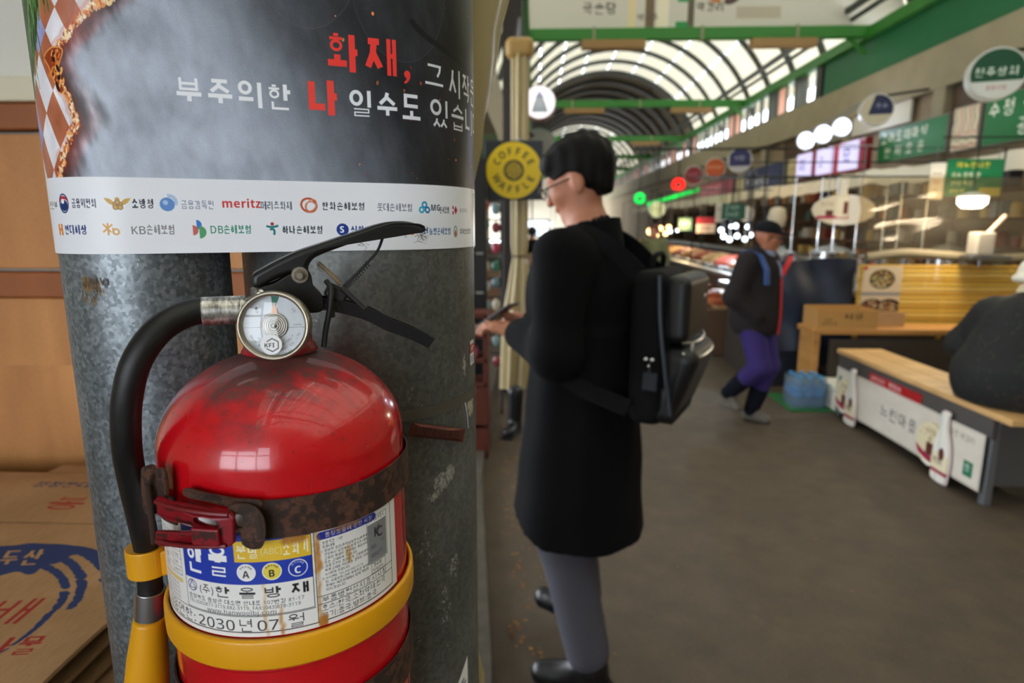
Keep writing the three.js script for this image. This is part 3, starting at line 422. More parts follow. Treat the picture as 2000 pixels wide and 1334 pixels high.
// ================= FIRE EXTINGUISHER =================
{
  const A = 22.789 * Math.PI / 180, R = .0725;
  const ex = thing('fire_extinguisher', 'red dry-powder fire extinguisher with black handle, gauge and hose strapped to the pipe', 'extinguisher', [-.1565, 0, -.3725], A);
  // paint with dust lying on the shoulder: u once round (0.5 = facing out), v along the profile
  const prof = [[0, 1.06], [.06, 1.06], [.0705, 1.064], [.0725, 1.072], [.0725, 1.2755], [.0735, 1.2768], [.074, 1.278], [.0735, 1.2792], [.0725, 1.2805], [.0725, 1.389]];
  for (let i = 1; i <= 22; i++) { const a = i / 22 * 1.29; prof.push([R * Math.cos(a), 1.389 + .0555 * Math.sin(a)]); }
  prof.push([.0198, 1.4428], [.0193, 1.4445], [.0192, 1.456]);
  const cum = [0]; for (let i = 1; i < prof.length; i++) cum.push(cum[i - 1] + Math.hypot(prof[i][0] - prof[i - 1][0], prof[i][1] - prof[i - 1][1])); const LEN = cum.at(-1);
  const onProf = (v) => { const s = v * LEN; let i = 1; while (i < cum.length - 1 && cum[i] < s) i++; const t = (s - cum[i - 1]) / (cum[i] - cum[i - 1]); return [lerp(prof[i - 1][0], prof[i][0], t), lerp(prof[i - 1][1], prof[i][1], t), s]; }; // paint is laid out along the profile
  const rows = {}, row = (y, h) => rows[h * 4096 + y] ??= onProf(1 - (y + .5) / h);
  const dustMap = canvasTex(1536, 1408, (c, w, h) => pixels(c, w, h, (x, y) => {
    // v runs with the lathe profile point index; rows are spaced evenly along the dome, see body uv below
    const u = x / w, [pr, yy, s] = row(y, h);
    const n = fbm(u * 60, s * 160, 5), fine = hash2(x, y), m = fbm(u * 200, s * 520, 3), patch = fbm(u * 9 + 3, s * 26 + 5, 4);
    const rad = yy > 1.389 ? pr / R : 1; // distance from the axis
    let d = smooth(.82, .36, rad + (patch - .5) * .6 + (n - .5) * .3) * (yy > 1.444 ? .25 : 1);
    const grains = fine < .10 + d * .62 * (m * .9 + .35) ? 1 : 0; let k = d * .72 * (.5 + m * .9) + grains * (d > .02 ? .38 * clamp(d * 3) : .0);
    if (yy < 1.389 && hash2(x >> 1, y >> 1) < .003) k += .4; if (yy > 1.39 && hash2(x >> 2, y >> 2) < .006) k += .45;
    k = clamp(k, 0, .9); const v = (n - .5) * 12; const red = [192 + v, 14 + v * .3, 24 + v * .3];
    return [lerp(red[0], 76, k), lerp(red[1], 62, k), lerp(red[2], 54, k)];
  }));
  const dustRough = canvasTex(1024, 1024, (c, w, h) => pixels(c, w, h, (x, y) => { const u = x / w, [pr, yy, s] = row(y, h), rad = yy > 1.389 ? pr / R : 1; const d = smooth(.95, .5, rad + (fbm(u * 9 + 3, s * 26 + 5, 4) - .5) * .6); const v = 255 * clamp(.17 + d * .6 + (fbm(u * 80, s * 200, 3) - .5) * .1); return [v, v, v]; }), { data: true });
  const bodyG = lathe(prof, 128); { const p = bodyG.attributes.position, uv = bodyG.attributes.uv; for (let i = 0; i < p.count; i++) uv.setXY(i, 0, cum[i % prof.length] / LEN); }
  bodyG.rotateY(Math.PI); { const p = bodyG.attributes.position, uv = bodyG.attributes.uv, rows = prof.length; for (let i = 0; i < p.count; i++) uv.setX(i, Math.floor(i / rows) / 128); }
  part(ex, 'cylinder', bodyG, new THREE.MeshPhysicalMaterial({ map: dustMap, roughnessMap: dustRough, roughness: 1, clearcoat: .6, clearcoatRoughness: .05 }));
  part(ex, 'neck_ring', lathe([[.0192, 1.4435], [.0225, 1.4435], [.0205, 1.4475], [.0192, 1.449]], 48), mat('#9b1620', { roughness: .35 }));
  part(ex, 'foot_ring', lathe([[.062, 1.045], [.071, 1.045], [.0725, 1.068], [.066, 1.07]], 64), mat('#151515', { roughness: .6 }));
  // ---- label
  const LW = .19, LH = .0735, LK = 10000;
  const labelTex = canvasTex(1900, 735, (c, w, h) => {
    const X = (mm) => mm * 10, rect = (x0, y0, x1, y1, f) => { c.fillStyle = f; c.fillRect(X(x0), X(y0), X(x1 - x0), X(y1 - y0)); }, line = (x0, y0, x1, y1, lw = 4) => { c.strokeStyle = '#23242a'; c.lineWidth = lw; seg(c, X(x0), X(y0), X(x1), X(y1)); };
    rect(0, 0, 190, 74, '#e9e8e4');
    const T = (s, x, y, size, color = '#24252b', o = {}) => write(c, s, X(x), X(y), size * 10, color, o);
    // blue field with the product name
    rect(55.5, 12, 129.5, 42.3, '#1c39a8'); rect(89.5, 17.2, 129.5, 29.2, '#e0b92e'); T('분말', 90.6, 18.8, 8.6, '#f1ead0', { wt: .1, w: .68, gap: .05 }); T('(ABC)', 103.6, 20.4, 5.4, '#e6d79a', { font: '', w: .74 }); T('소화기', 114.6, 18.8, 8.6, '#f1ead0', { wt: .1, w: .5, gap: .05 });
    T('한울', 57, 18.5, 21.5, '#f2f2f0', { wt: .17, w: .68, gap: .04 }); T('제', 123.5, 11.5, 6, '#1b1b1f', { wt: .14 }); T('발', 114, 12, 5, '#1b1b1f', { wt: .12 });
    for (const [x, l, f, t, s] of [[95.3, 'A', '#e9e8e4', '#23242a', '일반화재용'], [108.7, 'B', '#e4cf4a', '#23242a', '유류화재용'], [122, 'C', '#1c39a8', '#f2f2f0', '전기화재용']]) { c.fillStyle = f; c.beginPath(); c.arc(X(x), X(35.2), 48, 0, 7); c.fill(); c.strokeStyle = '#f2f2f0'; c.lineWidth = 5; c.stroke(); T(l, x - 2.1, 33, 6, t); [...s].forEach((ch, i) => { c.save(); c.translate(X(x), X(35.2)); c.rotate((i - 2) * .42); c.strokeStyle = t; syllable(c, ch, -6, -42, 12, 13, 1.5); c.restore(); }); }
    // maker
    c.strokeStyle = '#24318a'; c.lineWidth = 5; c.beginPath(); c.arc(X(60.5), X(46.8), 32, 0, 7); c.stroke(); c.beginPath(); c.moveTo(X(58), X(48.5)); c.lineTo(X(60.5), X(44)); c.lineTo(X(63), X(48.5)); c.stroke(); line(57.5, 48.4, 63.5, 48.4, 4);
    T('(주)', 66, 44, 6.2, '#24252b', { wt: .09, font: '' }); for (const [ch, x] of [['한', 76], ['올', 90], ['방', 103.5], ['재', 117.5]]) T(ch, x, 43.4, 7.6, '#1b1c20', { wt: .17, w: 1.3 });
    T('충청북도 음성군 대소면 산내로 107번길 81-17', 57, 51.6, 3, '#2b2c33', { wt: .11, w: .98, gap: .1, font: '' }); T('TEL:(043)877-3119,882-3119, FAX:(043)878-3119', 57, 54.6, 3, '#2b2c33', { w: .9, font: '' }); T('www.hanwoolbj.com', 70, 57.2, 3.4, '#2b2c33', { w: 1.12, font: '' });
    c.strokeStyle = '#23242a'; c.lineWidth = 4; c.strokeRect(X(55.5), X(12), X(74), X(48.5));
    line(20, 61.2, 130, 61.2); line(20, 70.8, 184, 70.8, 6); T('내용연한:', 28, 62.2, 8, '#24252b', { wt: .07, w: .9, font: '' }); T('2030', 62.5, 62, 9, '#24252b', { w: 1.12, font: '' }); T('년', 89, 62.2, 8.4, '#24252b', { wt: .07, w: .95 }); T('07', 98.5, 62, 9, '#24252b', { w: 1.12, font: '' }); T('월', 115, 62, 8.4, '#24252b', { wt: .07, w: 1.1 });
    // guarantee terms
    line(131, 8, 131, 70.8); line(184, 4, 184, 70.8, 5); c.fillStyle = '#1f2f96'; c.beginPath(); c.roundRect(X(132.5), X(17.5), X(38), X(4.6), 22); c.fill(); T('품질보증에 관한 사항', 137, 18.3, 3, '#eef0f6', { wt: .1, w: .95, gap: .12 });
    const terms = ['1. 보증기간 : 1년', '2. 보증내용', '1) 정상적 보관(주의사항준수)하였을 시', '구입하신 날로부터 보증기간 내에', '고장이 발생한 경우에는 무상수리', '또는 교체하여 드립니다.', '2) 보증기간이 경과한 후 고장발생이나', '부품교체를 의뢰하는 경우는 실비로', 'A/S하여 드립니다.', '3) A/S센타: TEL.043-882-3119', '단, 사용자의 관리 부족으로 발생한', '문제는 제조업체에서 일체 책임을', '지지 않습니다.'];
    terms.forEach((s, i) => T(s, i === 2 || i === 6 || i === 9 ? 134 : i < 2 ? 133 : 136, 23.2 + i * 2.36, 1.9, '#2c2d33', { wt: .11, w: .9, gap: .06, font: '' }));
    c.save(); c.translate(X(163.5), X(24)); c.fillStyle = '#84868a'; c.fillRect(0, 0, 158, 240); c.strokeStyle = '#3a3b40'; c.lineWidth = 3; c.strokeRect(-4, -42, 168, 286); write(c, '소화기합격표시', 0, -36, 24, '#2b2c31', { wt: .08, w: .78 }); c.strokeStyle = '#2a2b30'; c.lineWidth = 11; seg(c, 58, 30, 58, 90); seg(c, 96, 28, 62, 58); seg(c, 62, 58, 84, 84); c.beginPath(); c.arc(104, 72, 26, -.9, -5.4, true); c.stroke(); write(c, 'F I', 110, 120, 24, '#2a2b30', { font: '' }); write(c, 'BD', 22, 128, 34, '#2a2b30', { font: '' }); write(c, '46477', 22, 178, 36, '#2a2b30', { font: '' }); c.restore();
    T('검사필', 167, 49.3, 2.6, '#2b2c31', { wt: .12 }); c.strokeStyle = '#3a3b40'; c.lineWidth = 3; c.strokeRect(X(165.5), X(48.9), X(12), X(6.4)); T('자체검사', 166.4, 52.3, 2.4, '#2b2c31', { wt: .09 });
    line(131, 55.6, 184, 55.6); line(131, 60.4, 184, 60.4); T('부품별원산지표시사항', 133.5, 56.1, 3.8, '#24252b', { wt: .08, w: 1.05, gap: .14 }); T('호스:한국,소화약제:한국', 133, 61.1, 4, '#24252b', { wt: .08, w: .95, font: '' }); T('용기:중국,밸브:중국', 133, 65.8, 4, '#24252b', { wt: .08, w: .95, font: '' });
    for (let i = 0; i < 16; i++) rect(177.5 + i * .34, 2, 177.5 + i * .34 + (i % 3 ? .12 : .22), 12, '#26262a'); T('주의사항을 반드시 읽으시오 사용하는 방법', 132, 13.2, 2, '#4a4b52', { wt: .09, w: .9, font: '' });
    // table at the side
    c.strokeStyle = '#44454c'; c.lineWidth = 3; c.strokeRect(X(30), X(20), X(22), X(24)); for (let i = 1; i < 5; i++) line(30, 20 + i * 4.8, 52, 20 + i * 4.8, 2); line(43, 20, 43, 44, 2); for (let i = 0; i < 5; i++) { T(['소화', '약제', '총중', '압력', '검정'][i], 31, 20.9 + i * 4.8, 3, '#44454c', { wt: .09 }); T(['3.3kg', 'ABC', '5.3kg', '0.98', '46477'][i], 44, 21.2 + i * 4.8, 2.6, '#44454c', { font: '', w: .8 }); }
    rect(28, 46, 52, 48.6, '#dcc07a'); for (let i = 0; i < 4; i++) T('사용방법 안전핀을 뽑고', 28, 49.5 + i * 2.8, 2, '#5a5b62', { wt: .09 }); rect(47, 6, 53, 14, '#b23a34');
    // rust stains that ran down from the strap, water marks
    const stain = (x, y0, y1, wd, k) => { for (let i = 0; i < 700; i++) { const t = Math.pow(rnd(), .7), y = lerp(y0, y1, t), q = wd * (.4 + vnoise(y * .8, x)) * rr(-1, 1); c.globalAlpha = k * rr(.03, .16); c.fillStyle = ['#b3722c', '#c88a3e', '#8f5a22'][i % 3]; c.beginPath(); c.ellipse(X(x + q + (vnoise(y * .5, x + 4) - .5) * 2), X(y), rr(3, 13), rr(5, 26), 0, 0, 7); c.fill(); } c.globalAlpha = 1; };
    stain(132.5, 16, 40, 1.5, .42); stain(132.5, 36, 72, 1, .2); stain(104, 40, 73, .6, .08); stain(112, 56, 73, .5, .12); stain(150, 12, 20, 12, .45); stain(134, 68, 73, 3, .4); stain(121, 14, 20, 6, .5); stain(150, 30, 40, 1.4, .1);
    for (let i = 0; i < 1400; i++) { c.globalAlpha = rr(.05, .25); c.fillStyle = '#8d877a'; c.fillRect(rr(0, w), rr(0, h), rr(1, 4), rr(1, 4)); } c.globalAlpha = 1;
  });
  const lab = grid(64, 2, (u, v) => [u * LW - 95 * Math.PI / 180 * .0728, 1.2985 + v * LH, 0]);
  part(ex, 'label', wrap(lab, .0728), new THREE.MeshPhysicalMaterial({ map: labelTex, roughness: .4, clearcoat: .3, clearcoatRoughness: .2 }), 'white paper label with blue field and black lettering');
  // ---- yellow rubber band with the hose clip
  const yellow = mat('#dc9c0c', { roughness: .38 });
  part(ex, 'yellow_band', lathe([[.0735, 1.2795], [.0755, 1.2798], [.0766, 1.2815], [.0768, 1.2888], [.0766, 1.296], [.0755, 1.2977], [.0735, 1.298], [.0735, 1.2795]], 96), yellow, 'yellow plastic band holding the hose');
  // ---- hose, clip, nozzle (local frame: x across the view, z towards the viewer)
  const rubber = new THREE.MeshPhysicalMaterial({ map: canvasTex(256, 256, (c, w, h) => pixels(c, w, h, (x, y) => { const n = (fbm(x / 60, y / 3, 3) - .5) * 22, sp = hash2(x, y) < .006 ? 90 : 0; const v = 13 + n * .6 + sp + (fbm(x / 20, y / 20, 3) > .62 ? 10 : 0); return [v, v, v * 1.02]; }), { repeat: [3, 2] }), roughness: .5 });
  const hp = [[-.036, 1.4715, .01], [-.047, 1.4705, .014], [-.060, 1.464, .022], [-.0715, 1.449, .028], [-.0785, 1.428, .028], [-.083, 1.40, .02], [-.0855, 1.37, .004], [-.087, 1.34, -.012], [-.0885, 1.31, -.026], [-.090, 1.288, -.03], [-.0905, 1.272, -.031]];
  const hose = part(ex, 'hose', tube(hp, .0076, 90, 20), rubber, 'black rubber discharge hose');
  const down = V(-.004, -.03, -.002).normalize(), E0 = V(-.0902, 1.284, -.0302);
  const alongHose = (pts, n = 28) => { const g = lathe(pts, n); g.applyQuaternion(new THREE.Quaternion().setFromUnitVectors(V(0, 1, 0), down)); return g.translate(E0.x, E0.y, E0.z); };
  part(ex, 'ferrule', alongHose([[0, 0], [.0088, 0], [.0092, .001], [.0092, .0215], [.0088, .0225], [0, .0225]]), mat('#bfc1c4', { metalness: .95, roughness: .25, bumpMap: null }), 'bright crimped metal ferrule');
  part(ex, 'nozzle', alongHose([[0, .02], [.0094, .02], [.0098, .024], [.0125, .05], [.0145, .085], [.0148, .11], [.013, .11], [.012, .085], [0, .06]]), yellow, 'yellow plastic spray nozzle');
  { // clip: a loop of the same rubber round the hose, joined to the band
    const o = new THREE.Shape(); o.absellipse(0, 0, .0118, .0118, 0, Math.PI * 2); const hole = new THREE.Path(); hole.absellipse(0, 0, .0078, .0078, 0, Math.PI * 2, true); o.holes.push(hole);
    const ring = new THREE.ExtrudeGeometry(o, { depth: .017, bevelEnabled: true, bevelSize: .0008, bevelThickness: .0008, bevelSegments: 2, curveSegments: 24 }).rotateX(-Math.PI / 2).translate(-.0886, 1.299, -.0262);
    part(ex, 'hose_clip', merge(ring, rbox(.02, .0175, .008, .002, -.077, 1.3065, -.021).rotateY(0), rbox(.006, .022, .02, .002, -.0735, 1.296, -.022)), yellow, 'yellow loop clipping the hose to the band');
  }
  // ---- valve body and carrying handle
  const blackM = new THREE.MeshPhysicalMaterial({ map: canvasTex(512, 512, (c, w, h) => { pixels(c, w, h, (x, y) => { const v = 15 + (fbm(x / 40, y / 40, 4) - .5) * 10 + (hash2(x, y) < .012 ? 50 : 0); return [v, v, v * 1.06]; }); c.strokeStyle = 'rgba(150,135,110,.3)'; c.lineWidth = 1; for (let i = 0; i < 26; i++) { const x = rr(0, w), y = rr(0, h); seg(c, x, y, x + rr(-30, 30), y + rr(-10, 10)); } }, { repeat: [18, 18] }), roughness: .36, side: THREE.DoubleSide });
  part(ex, 'valve_body', merge(lathe([[0, 1.448], [.0165, 1.448], [.0165, 1.4535], [.0145, 1.456], [.0145, 1.482], [.012, 1.4835], [0, 1.4835]], 32), rbox(.026, .026, .022, .003, -.004, 1.4645, .006)), mat('#8f8b80', { metalness: .8, roughness: .42 }), 'dusty metal valve body');
  // photo outlines of the sheet-metal plates in millimetres: x from the axis, y over 1.4 m
  const mm = (pts, s = .001) => pts.map(([x, y]) => [x * s, 1.4 + y * s]);
  const lev = [[-12.3, 84], [-12.6, 90.5], [-6, 95], [8, 102], [13.5, 104.3], [25, 108], [37, 112], [49, 115.8], [60, 119.5], [70, 121.4], [79, 121.3], [86, 119.2], [90.5, 116.4], [88.8, 115.4], [85, 117], [78.5, 117.2], [70, 117.2], [60, 114], [48.5, 109.8], [38, 106.2], [26, 101.8], [22, 99.6], [19, 95.5], [18.3, 91], [13, 92], [0, 88], [-8, 84.2]];
  const bodyPlate = [[-8.5, 83.2], [-1, 86], [9, 91.5], [17.6, 93.5], [20, 90], [21, 84], [25, 79], [26.5, 74.5], [25, 68.5], [14, 68], [4, 71], [-6, 76]];
  const leverG = extrude(mm(spline(lev, 150)), .0185, .003, [], 4).translate(0, 0, -.0025);
  part(ex, 'squeeze_lever', leverG, blackM, 'black upper lever with curled tip');
  part(ex, 'handle_plate', merge(extrude(mm(spline(bodyPlate, 90)), .003, .0008).translate(0, 0, .0125), extrude(mm(spline(bodyPlate, 90)), .003, .0008).translate(0, 0, -.0035), rbox(.03, .004, .017, .001, .006, 1.4705, .0065)), blackM);
  { // lower carrying handle: an upturned channel
    const path = spline([[23, 72.5], [29, 71.6], [38, 69.6], [48, 66.5], [58, 62.4], [66, 57.5], [74, 54], [84, 49.5], [95, 43.4]].map(([x, y]) => [x * .97, y + .4]), 40, false).map(([x, y]) => V(x * .001, 1.4 + y * .001, .0055));
    const t = .0013, w = .0088, d = .0036, pr = [[d, w], [d, w - t * 1.6], [-d + t, w - t * 2.2], [-d + t, -w + t * 2.2], [d, -w + t * 1.6], [d, -w], [-d, -w + .002], [-d - .0006, 0], [-d, w - .002]];
    part(ex, 'carrying_handle', sweep(path, pr, V(0, 1, 0), (u) => 1 + .1 * Math.sin(u * 3)), blackM, 'black channelled lower handle');
  }
  part(ex, 'pivot_bolt', merge(new THREE.CylinderGeometry(.0047, .0047, .0016, 24).rotateX(Math.PI / 2).translate(.0136, 1.4905, .0166), new THREE.CylinderGeometry(.0018, .0018, .007, 12).rotateX(Math.PI / 2).translate(.0132, 1.4905, .0205)), mat('#b9b0a2', { metalness: .85, roughness: .3 }), 'grimy steel pivot bolt and washer'); part(ex, 'nut', new THREE.CylinderGeometry(.0034, .0034, .0032, 6).rotateX(Math.PI / 2).translate(.0133, 1.4905, .0188), mat('#6f675a', { metalness: .7, roughness: .45 }));
  part(ex, 'rivet', sph(.0030, -.0086, 1.4805, .0165, 14), mat('#c9c8c4', { metalness: .95, roughness: .25 }), 'round silver rivet');
  // ---- gauge
  {
    const g = new THREE.Group(); g.name = 'pressure_gauge'; g.userData.label = 'round pressure gauge with green zone and white seal'; g.position.set(-.0024, 1.4648, .04); g.rotation.set(-.12, -.16, 0, 'YXZ'); ex.add(g);
    const steelG = mat('#a39b8a', { metalness: .85, roughness: .32 });
    const L2 = (pts, n = 64) => lathe(pts, n).rotateX(Math.PI / 2);
    part(g, 'bezel', L2([[.0165, -.014], [.0182, -.0135], [.0192, -.011], [.0195, -.001], [.0189, .0022], [.0180, .003], [.0165, .0022], [.0163, -.0012], [.0163, -.0022], [.0165, -.014]]), steelG, 'worn steel bezel');
    const face = canvasTex(1024, 1024, (c, w) => {
      c.fillStyle = '#cfd6dc'; c.fillRect(0, 0, w, w); pixels(c, w, w, (x, y, r, g2, b) => { const n = (fbm(x / 90, y / 90, 4) - .5) * 16; return [r + n, g2 + n, b + n]; });
      c.save(); c.translate(512, 512);
      c.fillStyle = '#0f6b57'; c.beginPath(); c.moveTo(-6, -200); c.arc(0, 0, 500, -1.64, -1.37); c.closePath(); c.fill();
      c.strokeStyle = '#2d3238'; c.lineWidth = 5; seg(c, -512, 20, -190, 20); seg(c, 220, 36, 512, 36);
      const around = (s, r, a0, a1, size, flip) => { const ch = [...s]; ch.forEach((k, i) => { const a = lerp(a0, a1, ch.length > 1 ? i / (ch.length - 1) : 0); c.save(); c.rotate(a); c.translate(0, flip ? r : -r); c.font = `${size}px sans-serif`; c.fillStyle = '#2d3238'; c.textAlign = 'center'; c.fillText(k, 0, size * .35); c.restore(); }); };
      around('15', 400, .85, .95, 62); around('0', 355, -.85, -.85, 64); c.font = '44px sans-serif'; c.fillStyle = '#2d3238'; c.fillText('x10⁵Pa'.replace('⁵', "'"), 300, 10);
      around('DRY CHEMICAL ONLY', 330, .9, -1.0, 50, true); around('MADE BY INSTRUMENT CO.,LTD', 410, 1.15, -1.2, 50, true); around('SHANGHAI CHINA', 485, .42, -.55, 48, true);
      c.save(); c.rotate(-.75); c.fillRect(-24, -420, 44, 40); c.restore(); c.restore();
    });
    const fg = new THREE.CircleGeometry(.0170, 64); part(g, 'dial', fg.translate(0, 0, -.002), mat('#ffffff', { map: face, roughness: .55 }), 'pale dial with black lettering');
    part(g, 'hub', merge(...[0, 1, 2, 3, 4].map((i) => new THREE.TorusGeometry(.0066 - i * .0011, .00042, 8, 48).translate(0, 0, -.001 + i * .0002)), L2([[0, -.002], [.0072, -.002], [.0072, -.0012], [.0045, -.0008], [.0012, -.0004], [.0012, .0006], [0, .0006]])), mat('#b5b2aa', { metalness: .9, roughness: .28 }), 'coiled metal spring in the middle of the dial');
    part(g, 'needle', extrude([[-.0012, .0068], [.0020, .0068], [.0004, .0132]], .0005).translate(0, 0, -.0016), mat('#d98a1c', { roughness: .4 }), 'orange needle');
    const seal = canvasTex(256, 256, (c) => { c.fillStyle = '#e9eaec'; c.fillRect(0, 0, 256, 256); c.strokeStyle = '#1b1c20'; c.lineWidth = 12; c.beginPath(); for (let i = 0; i < 6; i++) { const a = i * Math.PI / 3 + .52; c.lineTo(140 + Math.cos(a) * 82, 134 + Math.sin(a) * 82); } c.closePath(); c.stroke(); c.fillStyle = '#e9eaec'; c.fillRect(20, 90, 150, 84); write(c, 'KFI', 40, 92, 78, '#1b1c20', { w: .95 }); });
    // the clear lens and the round seal stuck on it
    part(g, 'lens', L2([[.0172, .0006], [.012, .0016], [.006, .0021], [0, .0023]]), new THREE.MeshPhysicalMaterial({ color: 0xffffff, transmission: 1, roughness: .02, thickness: 0 }));
    part(g, 'seal_sticker', new THREE.CircleGeometry(.0056, 32).translate(-.0015, -.0102, .0022), mat('#ffffff', { map: seal, roughness: .5 }), 'round white seal sticker reading KFI');
  }
  // ---- hose coupling
  part(ex, 'hose_coupling', merge(new THREE.CylinderGeometry(.0082, .0082, .023, 28).rotateZ(Math.PI / 2).translate(-.0285, 1.471, .012), new THREE.CylinderGeometry(.0068, .0068, .02, 28).rotateZ(Math.PI / 2).translate(-.012, 1.471, .012), new THREE.TorusGeometry(.0079, .0006, 8, 28).rotateY(Math.PI / 2).translate(-.0195, 1.471, .012)), new THREE.MeshPhysicalMaterial({ map: mottle([190, 188, 182], 60, { size: 256, f: 14, grain: 26 }), metalness: .9, roughness: .3 }), 'scuffed shiny metal hose coupling');
  // ---- safety seal: black pull ring and zip tie
  const blk = mat('#1c1b1a', { roughness: .55 });
  part(ex, 'pull_pin', tube([[.0285, 1.4862, .014], [.0305, 1.4825, .018], [.0290, 1.470, .021], [.0262, 1.458, .0215], [.0245, 1.4475, .021]], .0017, 30, 8), blk, 'black plastic pull pin hanging down');
  { const pts = [[.0645, 1.5118, .006], [.0605, 1.5035, .008], [.054, 1.4965, .009], [.048, 1.4905, .01], [.042, 1.485, .011], [.0385, 1.4818, .011]]; part(ex, 'zip_tie', merge(tube(pts, .0009, 30, 6), ...[...Array(13)].map((_, i) => { const t = .42 + i * .045, q = new THREE.CatmullRomCurve3(pts.map((p) => V(...p))).getPoint(t); return new THREE.BoxGeometry(.0036, .0009, .0018).rotateZ(.75 + Math.PI / 2).translate(q.x + .0004, q.y - .0004, q.z); })), blk, 'notched black zip tie'); }
  part(ex, 'seal_block', merge(rbox(.013, .009, .01, .002, 0, 0, 0).rotateZ(-.5).translate(.0345, 1.4782, .008), rbox(.0045, .01, .004, .001, .030, 1.4695, .017), rod([.0375, 1.4818, .012], [.0505, 1.4685, .0135], .0021, 8)), blk, 'black plastic safety seal');
  part(ex, 'cord', tube([[.0255, 1.4965, .006], [.029, 1.4925, .011], [.034, 1.4875, .013], [.037, 1.4835, .012]], .0013, 20, 8), mat('#7d6c52', { roughness: .9 }), 'scrap of tan cord');
  { // lint hanging on the lever tip and the zip tie
    const bits = []; const lint = (x, y, z, n, s) => { for (let i = 0; i < n; i++) { const a = V(x + rr(-s, s), y + rr(-s, s), z + rr(-s, s) * .6); bits.push(tube([a, a.clone().add(V(rr(-s, s), rr(-s, s * .3), rr(-s, s))), a.clone().add(V(rr(-s, s) * 1.5, rr(-s * 1.4, 0), rr(-s, s)))], .00011, 6, 3)); } };
    lint(.089, 1.513, .006, 22, .0025); lint(.078, 1.5145, .006, 6, .0022); lint(.052, 1.508, .008, 6, .002); lint(.03, 1.47, .016, 20, .003); lint(.024, 1.496, .014, 8, .003); lint(.02, 1.447, .02, 8, .004);
    const o = part(ex, 'lint', merge(bits), mat('#4a4238', { roughness: 1 })); o.userData.kind = 'stuff';
  }
}
